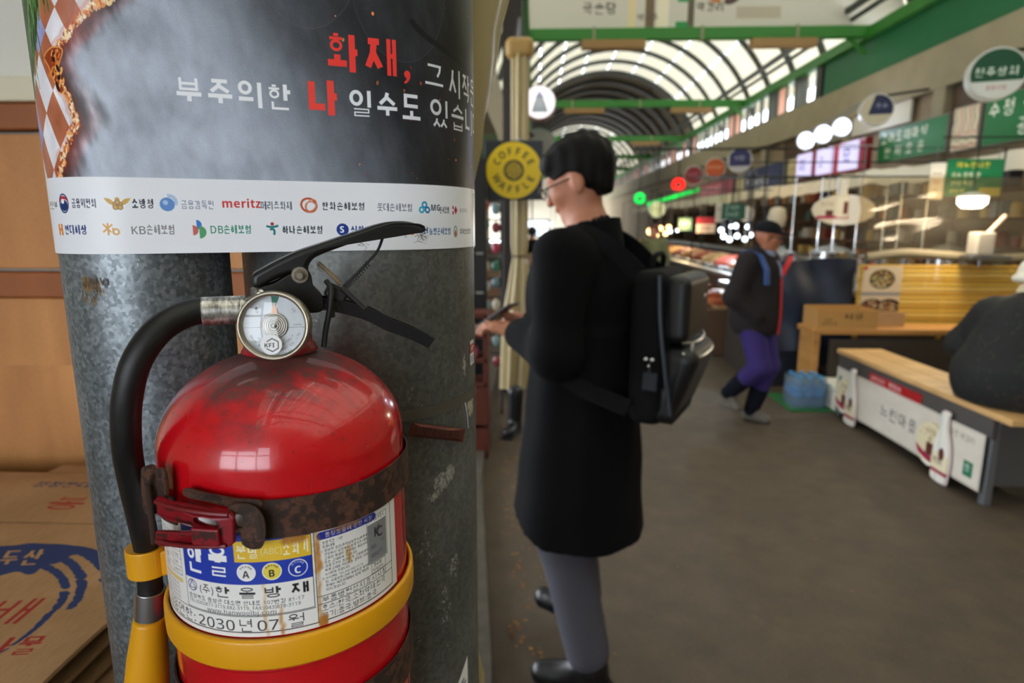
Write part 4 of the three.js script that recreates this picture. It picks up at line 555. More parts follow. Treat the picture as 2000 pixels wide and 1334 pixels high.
// ================= RUSTY MOUNTING STRAP =================
{
  const A = 22.789 * Math.PI / 180;
  const st = thing('mounting_strap', 'rusty steel strap with red clasp holding the extinguisher to the pipe', 'strap', [-.1565, 0, -.3725], A);
  const rust = (rgb, amp) => canvasTex(1024, 512, (c, w, h) => pixels(c, w, h, (x, y) => { const a = fbm(x / 70, y / 70, 5), b = fbm(x / 9 + 50, y / 9, 3), sp = hash2(x >> 1, y >> 1); const v = (a - .5) * amp + (b - .5) * 26, o = a > .5 && sp > .6 ? 30 : 0; return [clamp(rgb[0] + v + o * 1.4, 0, 255), clamp(rgb[1] + v * .7 + o * .7, 0, 255), clamp(rgb[2] + v * .55 + o * .3, 0, 255)]; }), { repeat: [1, 1] });
  const rt = rust([56, 38, 29], 46), again = (k) => { const q = rt.clone(); q.wrapS = q.wrapT = THREE.RepeatWrapping; q.repeat.set(...k); return q; }, rustM = (k) => { const q = again(k); return new THREE.MeshPhysicalMaterial({ map: q, bumpMap: q, bumpScale: .0005, roughness: .75, metalness: .15, side: THREE.DoubleSide }); }, rm = rustM([18, 36]), rmBand = rustM([3.6, .7]);
  const rp = canvasTex(512, 512, (c, w, h) => pixels(c, w, h, (x, y) => { const a = fbm(x / 60, y / 60, 5), b = fbm(x / 10, y / 10, 3), k = smooth(.56, .68, a + (b - .5) * .3); return [lerp(128 + (b - .5) * 20, 58, k), lerp(12, 30, k), lerp(26, 24, k)]; }), { repeat: [16, 16] });
  const redM = new THREE.MeshPhysicalMaterial({ map: rp, roughness: .34, side: THREE.DoubleSide });
  const ring = (y0, y1, a0, a1, Rr, wob) => sheet(100, 4, (u, v) => { const a = lerp(a0, a1, u) * Math.PI / 180, r = Rr + wob * Math.sin(u * 23) + Math.max(0, Math.cos((a0 > -90 ? 0 : 1) * 0)) * 0, y = lerp(y0, y1, v) + wob * 1.3 * Math.sin(u * 17 + 1); return [Math.sin(a) * r, y, Math.cos(a) * r]; }, .0012);
  part(st, 'strap_band', ring(1.3565, 1.378, -18, 150, .0752, .0005), rmBand, 'broad brown rusted band');
  part(st, 'strap_band', ring(1.360, 1.376, -150, -52, .0752, .0004), rmBand);
  part(st, 'lower_band', ring(1.226, 1.252, -150, 150, .0752, .0004), rmBand, 'second rusted band low on the cylinder');
  part(st, 'back_plate', merge(rbox(.03, .22, .004, .001, 0, 1.3, -.079), rbox(.05, .022, .006, .001, 0, 1.367, -.0775), rbox(.05, .024, .006, .001, 0, 1.239, -.0775)), rm, 'rusted plate between cylinder and pipe');
  // strap end under the clasp, from the hinge to the hook
  part(st, 'strap_end', wrap(extrude(spline([[-.055, 1.3815], [-.054, 1.3848], [-.040, 1.3838], [-.026, 1.3815], [-.014, 1.3795], [-.014, 1.3765], [-.028, 1.377], [-.042, 1.3795]], 60), .0012).translate(0, 0, .0018), .0752), rm);
  // curled hook with a slot
  const hook = extrude(spline([[-.0285, 1.3785], [-.023, 1.3800], [-.016, 1.3778], [-.0125, 1.3735], [-.0118, 1.3650], [-.0145, 1.3560], [-.0185, 1.3545], [-.0235, 1.3575], [-.0245, 1.3640], [-.027, 1.3665]], 70), .0022, .0005, [spline([[-.0262, 1.3745], [-.0225, 1.3745], [-.0215, 1.3715], [-.0225, 1.3665], [-.0262, 1.3672]], 24)]);
  part(st, 'hook', deform(wrap(hook.translate(0, 0, .0035), .0755), (v) => { const a = Math.atan2(v.x, v.z) * .0755, k = smooth(-.018, -.011, a) * .0035; const l = Math.hypot(v.x, v.z); v.x *= (l + k) / l; v.z *= (l + k) / l; }), rm, 'curled rusty hook end with a slot');
  // red clasp lever: a forked plate with rolled edges
  const u = (deg, y) => [deg * Math.PI / 180 * .0785, y];
  const outline = [u(-50, 1.3805), u(-45, 1.3795), u(-20, 1.3768), u(-18.8, 1.3745), u(-19.5, 1.3605), u(-21, 1.3585), u(-30, 1.3565), u(-52, 1.3522), u(-54, 1.354), u(-53, 1.3603), u(-40, 1.3640), u(-34.5, 1.3652), u(-33.8, 1.3680), u(-35, 1.3690), u(-44, 1.3690), u(-50.5, 1.3705)];
  part(st, 'clasp', wrap(extrude(outline, .0034, .0009, [spline([u(-33.5, 1.3745), u(-24.5, 1.3735), u(-23, 1.3715), u(-24.5, 1.3680), u(-31.5, 1.3692), u(-33.8, 1.371)], 30)], 3).translate(0, 0, .0035), .0785), redM, 'dark red pressed-metal clasp lever with a slot');
  part(st, 'clasp_tongue', wrap(extrude(roundRect(.0135, .0095, .001, ...u(-28.5, 1.3645)), .0042, .001, [], 2).translate(0, 0, .0055), .0785), redM);
  for (const [y, a0, a1] of [[1.3785, -50, -20.5], [1.3555, -52, -22]]) part(st, 'clasp_edge', wrap(sweep([...Array(14)].map((_, i) => { const [x] = u(lerp(a0, a1, i / 13), 0); return V(x, y - (y > 1.37 ? (i / 13) * .0022 : -(i / 13) * .004), .0072); }), [...Array(8)].map((_, i) => [Math.cos(-i * .785) * .0012, Math.sin(-i * .785) * .0012]), V(0, 1, 0)), .0785), redM);
  // hinge loop
  part(st, 'hinge_loop', wrap(merge(extrude(spline([u(-62, 1.368), u(-60, 1.392), u(-57, 1.3945), u(-54, 1.392), u(-55.5, 1.3800), u(-57, 1.3665)], 40), .006, .0015).translate(0, 0, .001), extrude(spline([u(-54, 1.3925), u(-49, 1.3942), u(-48, 1.386), u(-50, 1.376), u(-53.5, 1.376)], 40), .0025, .0008).translate(0, 0, .001)), .0775), rm, 'rusted hinge loop');
  part(st, 'hinge_pin', rod(V(Math.sin(-.97) * .0845, 1.352, Math.cos(-.97) * .0845), V(Math.sin(-.97) * .0845, 1.386, Math.cos(-.97) * .0845), .0016, 10), rm);
}
// ================= THE COVERED HALL =================
const VX = 3, VY = 3.75, VR = 4.1, BAY = 1.75, NSEG = 10, VA = .285;
{
  const roof = structGroup('roof', 'barrel-vaulted market roof of translucent panels on dark arches');
  const panelM = new THREE.MeshPhysicalMaterial({ color: col('#f3ead0'), transmission: .18, roughness: .72, thickness: 0, side: THREE.DoubleSide });
  const darkM = mat('#857a6a', { roughness: .8 }), archM = mat('#2a2e2a', { roughness: .5 }), grM = mat('#37424a', { roughness: .5 });
  const ang = (k) => lerp(VA, Math.PI - VA, k / NSEG), pt = (a, r = VR) => [VX - Math.cos(a) * r, VY + Math.sin(a) * r];
  const dg = [...Array(NSEG)].map((_, k) => grid(4, 1, (u, v) => { const [x, y] = pt(lerp(ang(k) - .004, ang(k + 1) + .004, u)); return [x, y, lerp(-BAY - .01, .01, v)]; }));
  const pg = [...Array(NSEG)].map((_, k) => grid(4, 1, (u, v) => { const [x, y] = pt(lerp(ang(k) + .008, ang(k + 1) - .008, u)); return [x, y, lerp(-BAY + .03, -.03, v)]; }));
  const archG = (() => { const g = []; for (let k = 0; k < 24; k++) { const a = pt(ang(k * NSEG / 24), VR - .05), b = pt(ang((k + 1) * NSEG / 24), VR - .05); g.push(beamBox([a[0], a[1], 0], [b[0], b[1], 0], .11, .13)); } return merge(g); })();
  const zs = []; for (let z = 5.2; z > -62; z -= BAY) zs.push(z);
  zs.forEach((z) => {
    const dark = (z < -27.5 && z > -41) || z < -51;
    part(roof, 'arch_rib', archG, z < -39 && z > -42 ? grM : archM).position.z = z;
    for (let k = 0; k < NSEG; k++) { const o = part(roof, dark ? 'opaque_roof_panel' : 'translucent_panel', dark ? dg[k] : pg[k], dark ? darkM : panelM); o.position.z = z; }
  });
  for (let k = 0; k <= NSEG; k++) { const [x, y] = pt(ang(k), VR - .03); part(roof, 'purlin', box(.025, .035, 68, x, y, -28.5), mat('#6d6a5c', { roughness: .6 })); }
  // cross ties and long edge beams
  for (const z of [1.4, -5.6, -12.35, -19.15, -26.7, -33.7, -41, -48]) { part(roof, 'tie_beam', rbox(6.5, .2, .16, .01, 3, 4.92, z), M.green); for (const x of [1.05, 3, 4.7]) part(roof, 'beam_clamp', box(.05, .24, .19, x, 4.92, z), mat('#8a8f70', {})); }
  for (const x of [-.2, 6.02]) part(roof, 'edge_beam', rbox(.16, .2, 68, .01, x, 4.9, -28.5), M.green);
  part(roof, 'eaves_rail', box(.08, .1, 68, 5.62, 5.3, -28.5), archM); part(roof, 'eaves_rail', box(.06, .06, 68, 5.72, 5.16, -28.5), archM);
  for (const z of [-12.35, -19.15, -26.7]) { for (const x of [1.4, 4.45]) part(roof, 'hanging_board', box(1.15, .14, .2, x, 4.72, z + .1), mat('#9a7a4e', { roughness: .7 })); }
  // braces under the edge beam
  for (const z of [-5.6, -12.35, -19.15, -26.7]) part(roof, 'brace', beamBox([5.98, 4.55, z], [5.6, 4.86, z], .06, .06), M.green);
}
// walls
const facadeM = new THREE.MeshStandardMaterial({ map: mottle([150, 141, 116], 7, { size: 512, f: 8, rep: [.4, .4] }), roughness: .8 });
{
  const w = structGroup('wall_right', 'shop-house wall above the stalls, beige band with shutters and clerestory windows');
  part(w, 'lower_wall', metreUV(box(.2, 3.5, 70, 6.25, 1.75, -27)), mat('#94836a', { roughness: .85 }));
  part(w, 'beige_band', metreUV(rbox(.3, .64, 70, .01, 6.16, 3.83, -27)), facadeM);
  part(w, 'teal_fascia', rbox(.2, .78, 21.3, .01, 6.15, 4.55, -3.5), mat('#056238', { roughness: .6 }), 'plain deep green fascia boards');
  part(w, 'fascia_post', rbox(.22, .8, .22, .01, 6.12, 4.55, -14.3), M.darkSteel);
  // shutters under the band
  for (const [z0, z1] of [[-7.6, -9.9], [-13.2, -16.2], [-18.6, -22]]) { const n = 12; for (let i = 0; i < n; i++) part(w, 'shutter_slat', rbox(.05, .042, z0 - z1, .006, 6.13, 3.02 + i * .04, (z0 + z1) / 2), mat('#54402e', { roughness: .6 })); }
  for (const z of [-10.1, -12.9, -17.4, -23]) part(w, 'pilaster', rbox(.16, 1.2, .3, .01, 6.1, 3.05, z), facadeM);
  part(w, 'white_panel', rbox(.05, .95, 2.3, .01, 6.08, 3.62, -12), mat('#cfcabb', { roughness: .6 })); part(w, 'grey_panel', rbox(.05, .7, 1.3, .01, 6.07, 3.5, -13.6), mat('#8b8473', { roughness: .6 }));
}
{ // clerestory windows
  const g = structGroup('window_1', 'row of bright clerestory windows under the green eaves beam'), fm = mat('#5d5a52', { roughness: .5 }), pane = new THREE.MeshPhysicalMaterial({ color: 0xffffff, transmission: 1, roughness: .05, thickness: 0 }), frost = new THREE.MeshPhysicalMaterial({ color: col('#e9c7b8'), transmission: .6, roughness: .9, thickness: 0 });
  let i = 0; for (let z = -14.6; z > -58; z -= 1.15) {
    part(g, 'window_frame', merge(box(.08, .72, .1, 6.12, 4.5, z), box(.08, .05, 1.15, 6.12, 4.17, z - .57), box(.08, .05, 1.15, 6.12, 4.84, z - .57), box(.06, .62, .05, 6.12, 4.5, z - .57)), fm);
    for (const k of [0, 1]) { const v = hash2(i++, 3); part(g, 'pane', box(.012, .62, .46, 6.13, 4.5, z - .3 - k * .54), v < .3 ? frost : v < .5 ? mat('#7d8488', { roughness: .4 }) : pane); }
  }
}
struct('wall_far', box(16, 9, .2, 3, 4.5, -60), mat('#a39a88', { roughness: .8 }), 'far end wall of the market street');
// street end behind the photographer: a wide daylit entrance on the shop side, shop fronts beside it
struct('wall_rear', merge(box(7, 8.5, .2, 4.1, 4.25, 5.5), box(5.2, 4.6, .2, -2, 6.3, 5.5), box(5.2, .5, .2, -2, .25, 5.5), box(.8, 8.5, .2, -4.8, 4.25, 5.5), box(.14, 3.6, .16, -.55, 2.2, 5.45), box(.14, 3.6, .16, -2.4, 2.2, 5.45), box(5.2, .12, .16, -2, 2.75, 5.45)), mat('#9c8f7c', { roughness: .85 }), 'shop fronts and daylit entrance at the street end behind the photographer');
struct('wall_shop_side', box(.2, 3.5, 6.8, -4.9, 1.75, 2.1), mat('#b0a48f', { roughness: .85 }), 'side wall of the shop bay');
// shop side: upper wall, eave and back
struct('wall_shops', merge(box(.2, 2.0, 56, -1.1, 3.9, -33), box(.2, 3, 40, -3.4, 1.5, -26)), mat('#a2977f', { roughness: .85 }), 'wall over the shop fronts');
struct('ceiling', merge(box(4.2, .12, 12.6, -2.7, 3.42, -.9), box(3.2, .12, 50, -2.2, 2.95, -32.2), box(.12, 1.9, 50, -.96, 3.9, -32.2), box(.12, 1.6, 12.6, -.96, 4.2, -.9)), mat('#a89d88', { roughness: .9 }), 'low soffit over the shop side');
{ // gable banner over the first tie beam
  const z = -12.48, r = 3.95, ba = Math.asin(1.2 / r), sh = new THREE.Shape(); sh.absarc(3, 3.75, r, ba, Math.PI - ba); sh.closePath();
  const g = new THREE.ExtrudeGeometry(sh, { depth: .04, bevelEnabled: false, curveSegments: 40 }).translate(0, .08, z);
  const p = g.attributes.position, uv = g.attributes.uv; for (let i = 0; i < p.count; i++) uv.setXY(i, (p.getX(i) - .05) / 5.9, (p.getY(i) - 5.03) / 2.95);
  const t = canvasTex(1180, 590, (c, w, h) => {
    c.fillStyle = '#c9c6bd'; c.fillRect(0, 0, w, h); const X = (px) => (px - 1052) / (1690 - 1052) * w, Y = (py) => h - (60 - py) * 1.85;
    write(c, '국순당', X(1137), Y(8), 46, '#4a4640', { wt: .14 }); c.fillStyle = '#c8623a'; c.beginPath(); c.arc(X(1172), Y(-1), 8, 0, 7); c.fill();
    for (const [a, b, f] of [[1228, 1243, '#d8caa0'], [1262, 1280, '#6d5a44'], [1285, 1308, '#e3dcc6'], [1345, 1358, '#5d5646']]) { c.fillStyle = f; c.fillRect(X(a), Y(-60), X(b) - X(a), 230); }
    c.fillStyle = '#1c8a4a'; c.fillRect(X(1325), Y(-60), 40, 130); c.fillRect(X(1322), Y(46), 44, 26); write(c, '백세주', X(1246), Y(30), 28, '#5d5340', { wt: .12 }); write(c, '막걸리', X(1362), Y(10), 36, '#4d4638', { wt: .14 });
    c.fillStyle = '#4a3a30'; c.beginPath(); c.ellipse(X(1432), Y(4), 34, 18, -.5, 0, 7); c.fill(); c.fillStyle = '#b8764a'; c.beginPath(); c.ellipse(X(1398), Y(8), 22, 9, .2, 0, 7); c.fill();
    c.fillStyle = '#b3aa98'; c.fillRect(X(1440), Y(20), 160, 40);
  });
  single('gable_banner', g, mat('#ffffff', { map: t, roughness: .6 }), 'pale half-round banner with bottle pictures over the first green tie beam', 'banner');
}
// steel posts on the shop side
{
  const t = thing('steel_post', 'dark steel roof post rising beside the vinyl curtain', 'post', [-.2, 0, -5.6]); part(t, 'shaft', rbox(.16, 4.8, .16, .01, 0, 2.4, 0), mat('#2a2420', { roughness: .5 })); part(t, 'collar', rbox(.2, .1, .2, .01, 0, 4.7, 0), M.darkSteel);
  const u = thing('steel_post', 'dark steel roof post behind the far stalls of the shop side', 'post', [-.3, 0, -19.15]); part(u, 'shaft', rbox(.16, 4.8, .16, .01, 0, 2.4, 0), mat('#2a2420', { roughness: .5 })); part(u, 'collar', rbox(.2, .1, .2, .01, 0, 4.7, 0), M.darkSteel);
}
// ---------- signs along the facade ----------
function signTex(w, h, bg, lines, extra) { return canvasTex(w, h, (c) => { c.fillStyle = bg; c.fillRect(0, 0, w, h); for (const [s, x, y, size, color, o] of lines) write(c, s, x, y, size, color, { wt: .13, ...o }); extra && extra(c); }); }
function wallSign(name, label, X, z0, z1, y0, y1, tex, o = {}) { // z0 nearer; the face looks towards -x
  const t = thing(name, label, 'sign', [X, (y0 + y1) / 2, (z0 + z1) / 2], 0, o.group), L = z0 - z1, Hh = y1 - y0;
  part(t, 'case', rbox(.12, Hh, L, .012, .06, 0, 0), o.frame ?? mat('#6f7068', { roughness: .5 }));
  for (const s of [-.35, .35]) part(t, 'mount', box(6.16 - X - .1, .04, .04, (6.16 - X + .1) / 2, Hh * .2, s * L), M.darkSteel);
  part(t, 'face', new THREE.PlaneGeometry(L - .04, Hh - .04).rotateY(-Math.PI / 2).translate(-.004, 0, 0), o.face ?? mat('#ffffff', { map: tex, roughness: .45 })); return t;
}
const gsign = '#12703f';
wallSign('shop_sign', 'green sign board with two rows of white lettering beside the wavy striped panel', 5.6, -9.1, -10.85, 2.48, 3.0, signTex(512, 160, gsign, [['고려도매마식', 20, 14, 58, '#e6eadf', { gap: .2 }], ['전 저 오 온', 60, 86, 58, '#d8ddcf', { gap: .3 }]]));
wallSign('shop_sign', 'green sign board with white lettering under the big round green sign', 5.6, -7.0, -8.4, 2.46, 3.06, signTex(512, 220, gsign, [['수정 식당', 20, 20, 84, '#e6eadf', { gap: .2 }], ['광장', 210, 118, 84, '#e6eadf', {}]]));
wallSign('wavy_panel', 'pale panel striped with wavy pink, grey and yellow bands between green signs', 5.62, -8.5, -9.04, 2.46, 3.04, canvasTex(256, 256, (c, w, h) => { pixels(c, w, h, (x, y) => { const k = y < 150 ? Math.floor((x + 9 * Math.sin(y * .06)) / 22) % 4 : Math.floor((y + 6 * Math.sin(x * .07)) / 20) % 4; return [[214, 190, 170], [170, 168, 150], [222, 212, 188], [196, 160, 140]][k]; }); }));
wallSign('shop_sign', 'navy blue sign board with white lettering beyond the lit number boxes', 5.6, -14.8, -17.5, 2.4, 2.92, signTex(512, 128, '#1c2c5c', [['만두국수', 40, 8, 40, '#9fb0cf', {}], ['육회비빔밥', 30, 58, 62, '#d9dde6', { gap: .2 }]]));
wallSign('shop_sign', 'crimson sign board with pink lettering at the far end of the row', 5.6, -18.3, -22.0, 2.38, 2.86, signTex(512, 96, '#a3283c', [['할매집순대', 30, 30, 58, '#e3aab0', { gap: .25 }], ['맛집', 300, 4, 26, '#dd9aa4', {}]]));
wallSign('shop_sign', 'pale yellow sign board between the crimson and the navy ones', 5.62, -17.55, -18.2, 2.36, 2.86, signTex(64, 128, '#c9b98a', [['전집', 6, 20, 26, '#7a6a40', {}]]));
wallSign('shop_sign', 'cream sign board beside the lit number boxes', 5.62, -13.6, -14.6, 2.42, 2.92, signTex(128, 96, '#c4b48c', [['빈대떡', 12, 30, 34, '#8a7446', {}]]));
{ // three lit number boxes on a red case
  const t = wallSign('number_lightbox', 'dark red case with three lit white boxes of dark characters', 5.4, -10.85, -13.5, 2.4, 2.92, null, { face: mat('#8a0a18', { roughness: .5 }), frame: mat('#7a0a16', { roughness: .5 }) });
  ['미', '2', '묘'].forEach((s, i) => {
    const lt = signTex(128, 128, '#ffffff', [], (c) => { write(c, s, 34, 30, 66, '#5f5896', { wt: .1, w: .8, font: '' }); });
    const f = part(t, 'light_panel', rbox(.05, .46, .62, .02, -.04, 0, -.93 + i * .9 - .02), new THREE.MeshStandardMaterial({ color: 0x333333, emissive: 0xdcd6ff, emissiveIntensity: .95, emissiveMap: lt }), 'lit white panel with a dark character');
    const g = f.geometry, p = g.attributes.position, uv = g.attributes.uv; const zc = -.93 + i * .9 - .02; for (let k = 0; k < p.count; k++) uv.setXY(k, (p.getZ(k) - zc) / .7 + .5, p.getY(k) / .5 + .5);
  });
  const l = new THREE.RectAreaLight(0xe8e6ff, 1, 2.4, .45); l.position.set(-.09, 0, 0); l.lookAt(l.position.clone().add(V(-1, 0, 0))); l.rotation.set(0, Math.PI / 2, 0); t.add(l);
}
function roundSign(name, label, x, y, z, r, draw, o = {}) { // blade sign facing along the street
  const t = thing(name, label, 'sign', [x, y, z], o.turn ?? 0), tex = canvasTex(256, 256, draw), n = 40;
  part(t, 'rim', lathe([[r * .98, -.09], [r, -.085], [r, .085], [r * .98, .09], [0, .09], [0, -.09]], n).rotateX(Math.PI / 2), o.rim ?? mat('#c9cbc8', { roughness: .4 }));
  part(t, 'face', new THREE.CircleGeometry(r * .95, n).translate(0, 0, .094), o.lit ? new THREE.MeshStandardMaterial({ color: 0x444444, emissive: 0xffffff, emissiveMap: tex, emissiveIntensity: o.lit }) : mat('#ffffff', { map: tex, roughness: .4 }));
  if (o.arm !== 0) part(t, 'arm', rod([r * .4 * Math.sign(o.arm ?? 1), r * .88, 0], o.arm ? [o.arm, r * .88 + .03, 0] : V(6.16 - x, r * .88 + .12, 0).applyAxisAngle(V(0, 1, 0), -(o.turn ?? 0)), .02), M.darkSteel);
  return t;
}
const disc = (bg, f) => (c) => { c.fillStyle = '#d9dad4'; c.fillRect(0, 0, 256, 256); c.save(); c.beginPath(); c.arc(128, 128, 124, 0, 7); c.clip(); c.fillStyle = bg; c.fillRect(0, 0, 256, 256); f(c); c.restore(); };
roundSign('round_sign', 'big round sign, deep green over white, jutting above the green board', 5.02, 3.12, -7.45, .27, disc('#d9dcd6', (c) => { c.fillStyle = '#0f4d33'; c.fillRect(0, 0, 256, 168); write(c, '진주상회', 22, 92, 54, '#d9e6dc', { wt: .16 }); write(c, '광장시장', 80, 188, 26, '#b5606a', {}); }), { turn: -.35 });
roundSign('round_sign', 'round cream and navy sign in front of the white panel', 5.25, 3.24, -10.35, .235, disc('#c9bfa6', (c) => { c.fillStyle = '#22284e'; c.beginPath(); c.moveTo(110, 0); c.lineTo(256, 0); c.lineTo(256, 170); c.lineTo(60, 170); c.fill(); write(c, '국수', 110, 70, 56, '#8f95b5', { wt: .14 }); c.fillStyle = '#c9bfa6'; c.fillRect(0, 170, 256, 90); }), { turn: -.3 });
roundSign('round_sign', 'small round navy sign above the navy board', 5.2, 3.1, -16.7, .31, disc('#b9bac4', (c) => { c.fillStyle = '#262a66'; c.fillRect(20, 0, 220, 190); write(c, '식당', 70, 76, 60, '#a7aac8', { wt: .14 }); }), { turn: -.3 });
roundSign('round_sign', 'small round orange sign between the navy and the crimson round signs', 5.2, 3.09, -18.9, .29, disc('#c4541c', (c) => { write(c, '마약김밥', 30, 90, 50, '#e8b98a', {}); }), { turn: -.3 });
roundSign('round_sign', 'small round crimson sign at the far end of the row', 5.15, 3.06, -21.2, .3, disc('#8e2034', (c) => { write(c, '떡볶이', 40, 90, 56, '#c98a94', {}); }), { turn: -.3 });
{ // disc lamps over the number boxes
  for (const [x, y, z] of [[4.94, 3.01, -12.12], [5.18, 3.11, -11.98], [5.44, 3.21, -11.84]]) { const t = thing('disc_lamp', x < 5 ? 'outermost round white LED disc lamp over the lit number boxes, above the aisle' : x < 5.3 ? 'middle one of three round white LED disc lamps over the number boxes' : 'round white LED disc lamp over the number boxes beside the navy round sign', 'lamp', [x, y, z], 0, 'LED disc lamps over the number boxes'); part(t, 'housing', lathe([[0, -.03], [.15, -.03], [.165, 0], [.15, .03], [0, .03]], 32).rotateX(Math.PI / 2), mat('#d5d8da')); part(t, 'lamp_disc', lathe([[0, .034], [.14, .034], [.15, .03]], 32).rotateX(Math.PI / 2), glow('#dfe9ff', 2.2)); part(t, 'arm', rod([0, .15, -.02], [6.03 - x, 3.75 - y, -.02], .01, 6), M.steel); const l = new THREE.PointLight(0xdfe9ff, .5); l.shadow.radius = 5; l.castShadow = true; l.position.set(0, 0, .12); t.add(l); }
}
// ================= PEOPLE: one smooth body each, meshed from a distance field =================
function nets(f, lo, hi, cell) {
  const n = [0, 1, 2].map((i) => Math.ceil((hi[i] - lo[i]) / cell) + 1), [nx, ny, nz] = n, S = new Float32Array(nx * ny * nz), id = (i, j, k) => (k * ny + j) * nx + i;
  const B = 5, far = B * cell * 1.35; // blocks far from the surface are filled from one sample
  for (let K = 0; K < nz; K += B) for (let Jj = 0; Jj < ny; Jj += B) for (let I = 0; I < nx; I += B) {
    const c = f(lo[0] + (I + B / 2) * cell, lo[1] + (Jj + B / 2) * cell, lo[2] + (K + B / 2) * cell), skip = Math.abs(c) > far;
    for (let k = K; k < Math.min(nz, K + B); k++) for (let j = Jj; j < Math.min(ny, Jj + B); j++) for (let i = I; i < Math.min(nx, I + B); i++) S[id(i, j, k)] = skip ? c : f(lo[0] + i * cell, lo[1] + j * cell, lo[2] + k * cell);
  }
  const vid = new Int32Array(nx * ny * nz).fill(-1), pos = [], idx = [];
  const E = [[0, 1], [2, 3], [4, 5], [6, 7], [0, 2], [1, 3], [4, 6], [5, 7], [0, 4], [1, 5], [2, 6], [3, 7]];
  for (let k = 0; k < nz - 1; k++) for (let j = 0; j < ny - 1; j++) for (let i = 0; i < nx - 1; i++) {
    const v = []; let m = 0; for (let c = 0; c < 8; c++) { v[c] = S[id(i + (c & 1), j + (c >> 1 & 1), k + (c >> 2))]; if (v[c] < 0) m |= 1 << c; } if (m === 0 || m === 255) continue;
    let x = 0, y = 0, z = 0, q = 0; for (const [a, b] of E) { if ((v[a] < 0) === (v[b] < 0)) continue; const t = v[a] / (v[a] - v[b]); x += lerp(a & 1, b & 1, t); y += lerp(a >> 1 & 1, b >> 1 & 1, t); z += lerp(a >> 2, b >> 2, t); q++; }
    vid[id(i, j, k)] = pos.length / 3; pos.push(lo[0] + (i + x / q) * cell, lo[1] + (j + y / q) * cell, lo[2] + (k + z / q) * cell);
  }
  for (let k = 1; k < nz - 1; k++) for (let j = 1; j < ny - 1; j++) for (let i = 1; i < nx - 1; i++) {
    const s = S[id(i, j, k)] < 0;
    const quad = (a, b, c, d, flip) => { if (a < 0 || b < 0 || c < 0 || d < 0) return; flip ? idx.push(a, c, b, a, d, c) : idx.push(a, b, c, a, c, d); };
    if (s !== (S[id(i + 1, j, k)] < 0)) quad(vid[id(i, j - 1, k - 1)], vid[id(i, j, k - 1)], vid[id(i, j, k)], vid[id(i, j - 1, k)], !s);
    if (s !== (S[id(i, j + 1, k)] < 0)) quad(vid[id(i - 1, j, k - 1)], vid[id(i - 1, j, k)], vid[id(i, j, k)], vid[id(i, j, k - 1)], !s);
    if (s !== (S[id(i, j, k + 1)] < 0)) quad(vid[id(i - 1, j - 1, k)], vid[id(i, j - 1, k)], vid[id(i, j, k)], vid[id(i - 1, j, k)], !s);
  }
  const g = new THREE.BufferGeometry(); g.setAttribute('position', new THREE.Float32BufferAttribute(pos, 3)); g.setIndex(idx);
  const nor = new Float32Array(pos.length), e = cell * .6;
  for (let i = 0; i < pos.length; i += 3) { const [x, y, z] = [pos[i], pos[i + 1], pos[i + 2]], a = f(x + e, y, z) - f(x - e, y, z), b = f(x, y + e, z) - f(x, y - e, z), c = f(x, y, z + e) - f(x, y, z - e), l = Math.hypot(a, b, c) || 1; nor[i] = a / l; nor[i + 1] = b / l; nor[i + 2] = c / l; }
  g.setAttribute('normal', new THREE.BufferAttribute(nor, 3)); g.setAttribute('uv', new THREE.BufferAttribute(new Float32Array(pos.length / 3 * 2).map((_, i) => i & 1 ? pos[(i >> 1) * 3 + 1] : pos[(i >> 1) * 3] + pos[(i >> 1) * 3 + 2]), 2));
  return g;
}
const smin = (a, b, k) => { const h = clamp(.5 + .5 * (b - a) / k); return lerp(b, a, h) - k * h * (1 - h); };
const caps = (ax, ay, az, bx, by, bz, r0, r1) => { const dx = bx - ax, dy = by - ay, dz = bz - az, l = dx * dx + dy * dy + dz * dz || 1e-9; return (x, y, z) => { const px = x - ax, py = y - ay, pz = z - az, t = clamp((px * dx + py * dy + pz * dz) / l); return Math.hypot(px - t * dx, py - t * dy, pz - t * dz) - lerp(r0, r1, t); }; };
const cap3 = (a, b, r0, r1) => caps(...a, ...b, r0, r1);
const ell = (c, r) => { const m = Math.min(...r); return (x, y, z) => { const k = Math.hypot((x - c[0]) / r[0], (y - c[1]) / r[1], (z - c[2]) / r[2]); return (k - 1) * m * (k > .6 ? Math.min(1.6, 1 + (k - 1) * .2) : 1); }; };
const blend = (k, ...fs) => (x, y, z) => { let d = fs[0](x, y, z); for (let i = 1; i < fs.length; i++) d = smin(d, fs[i](x, y, z), k); return d; };
const unite = (...fs) => (x, y, z) => { let d = 1e9; for (const f of fs) d = Math.min(d, f(x, y, z)); return d; };
const grow = (f, r) => (x, y, z) => f(x, y, z) - r, cutBelow = (f, y0) => (x, y, z) => Math.max(f(x, y, z), y0 - y), cutAbove = (f, y0) => (x, y, z) => Math.max(f(x, y, z), y - y0), minus = (f, g) => (x, y, z) => Math.max(f(x, y, z), -g(x, y, z));
function turned(f, c, [rx, ry, rz]) { // f in a frame turned about c
  const q = new THREE.Quaternion().setFromEuler(new THREE.Euler(rx, ry, rz, 'YXZ')).invert(), v = V(); return (x, y, z) => { v.set(x - c[0], y - c[1], z - c[2]).applyQuaternion(q); return f(v.x, v.y, v.z); };
}
const boundsOf = (pts, m) => [[0, 1, 2].map((i) => Math.min(...pts.map((p) => p[i])) - m), [0, 1, 2].map((i) => Math.max(...pts.map((p) => p[i])) + m)];
const SKIN = { a: mat('#b87a5e', { roughness: .5, sheen: .1 }), b: mat('#a86a4c', { roughness: .5 }) };
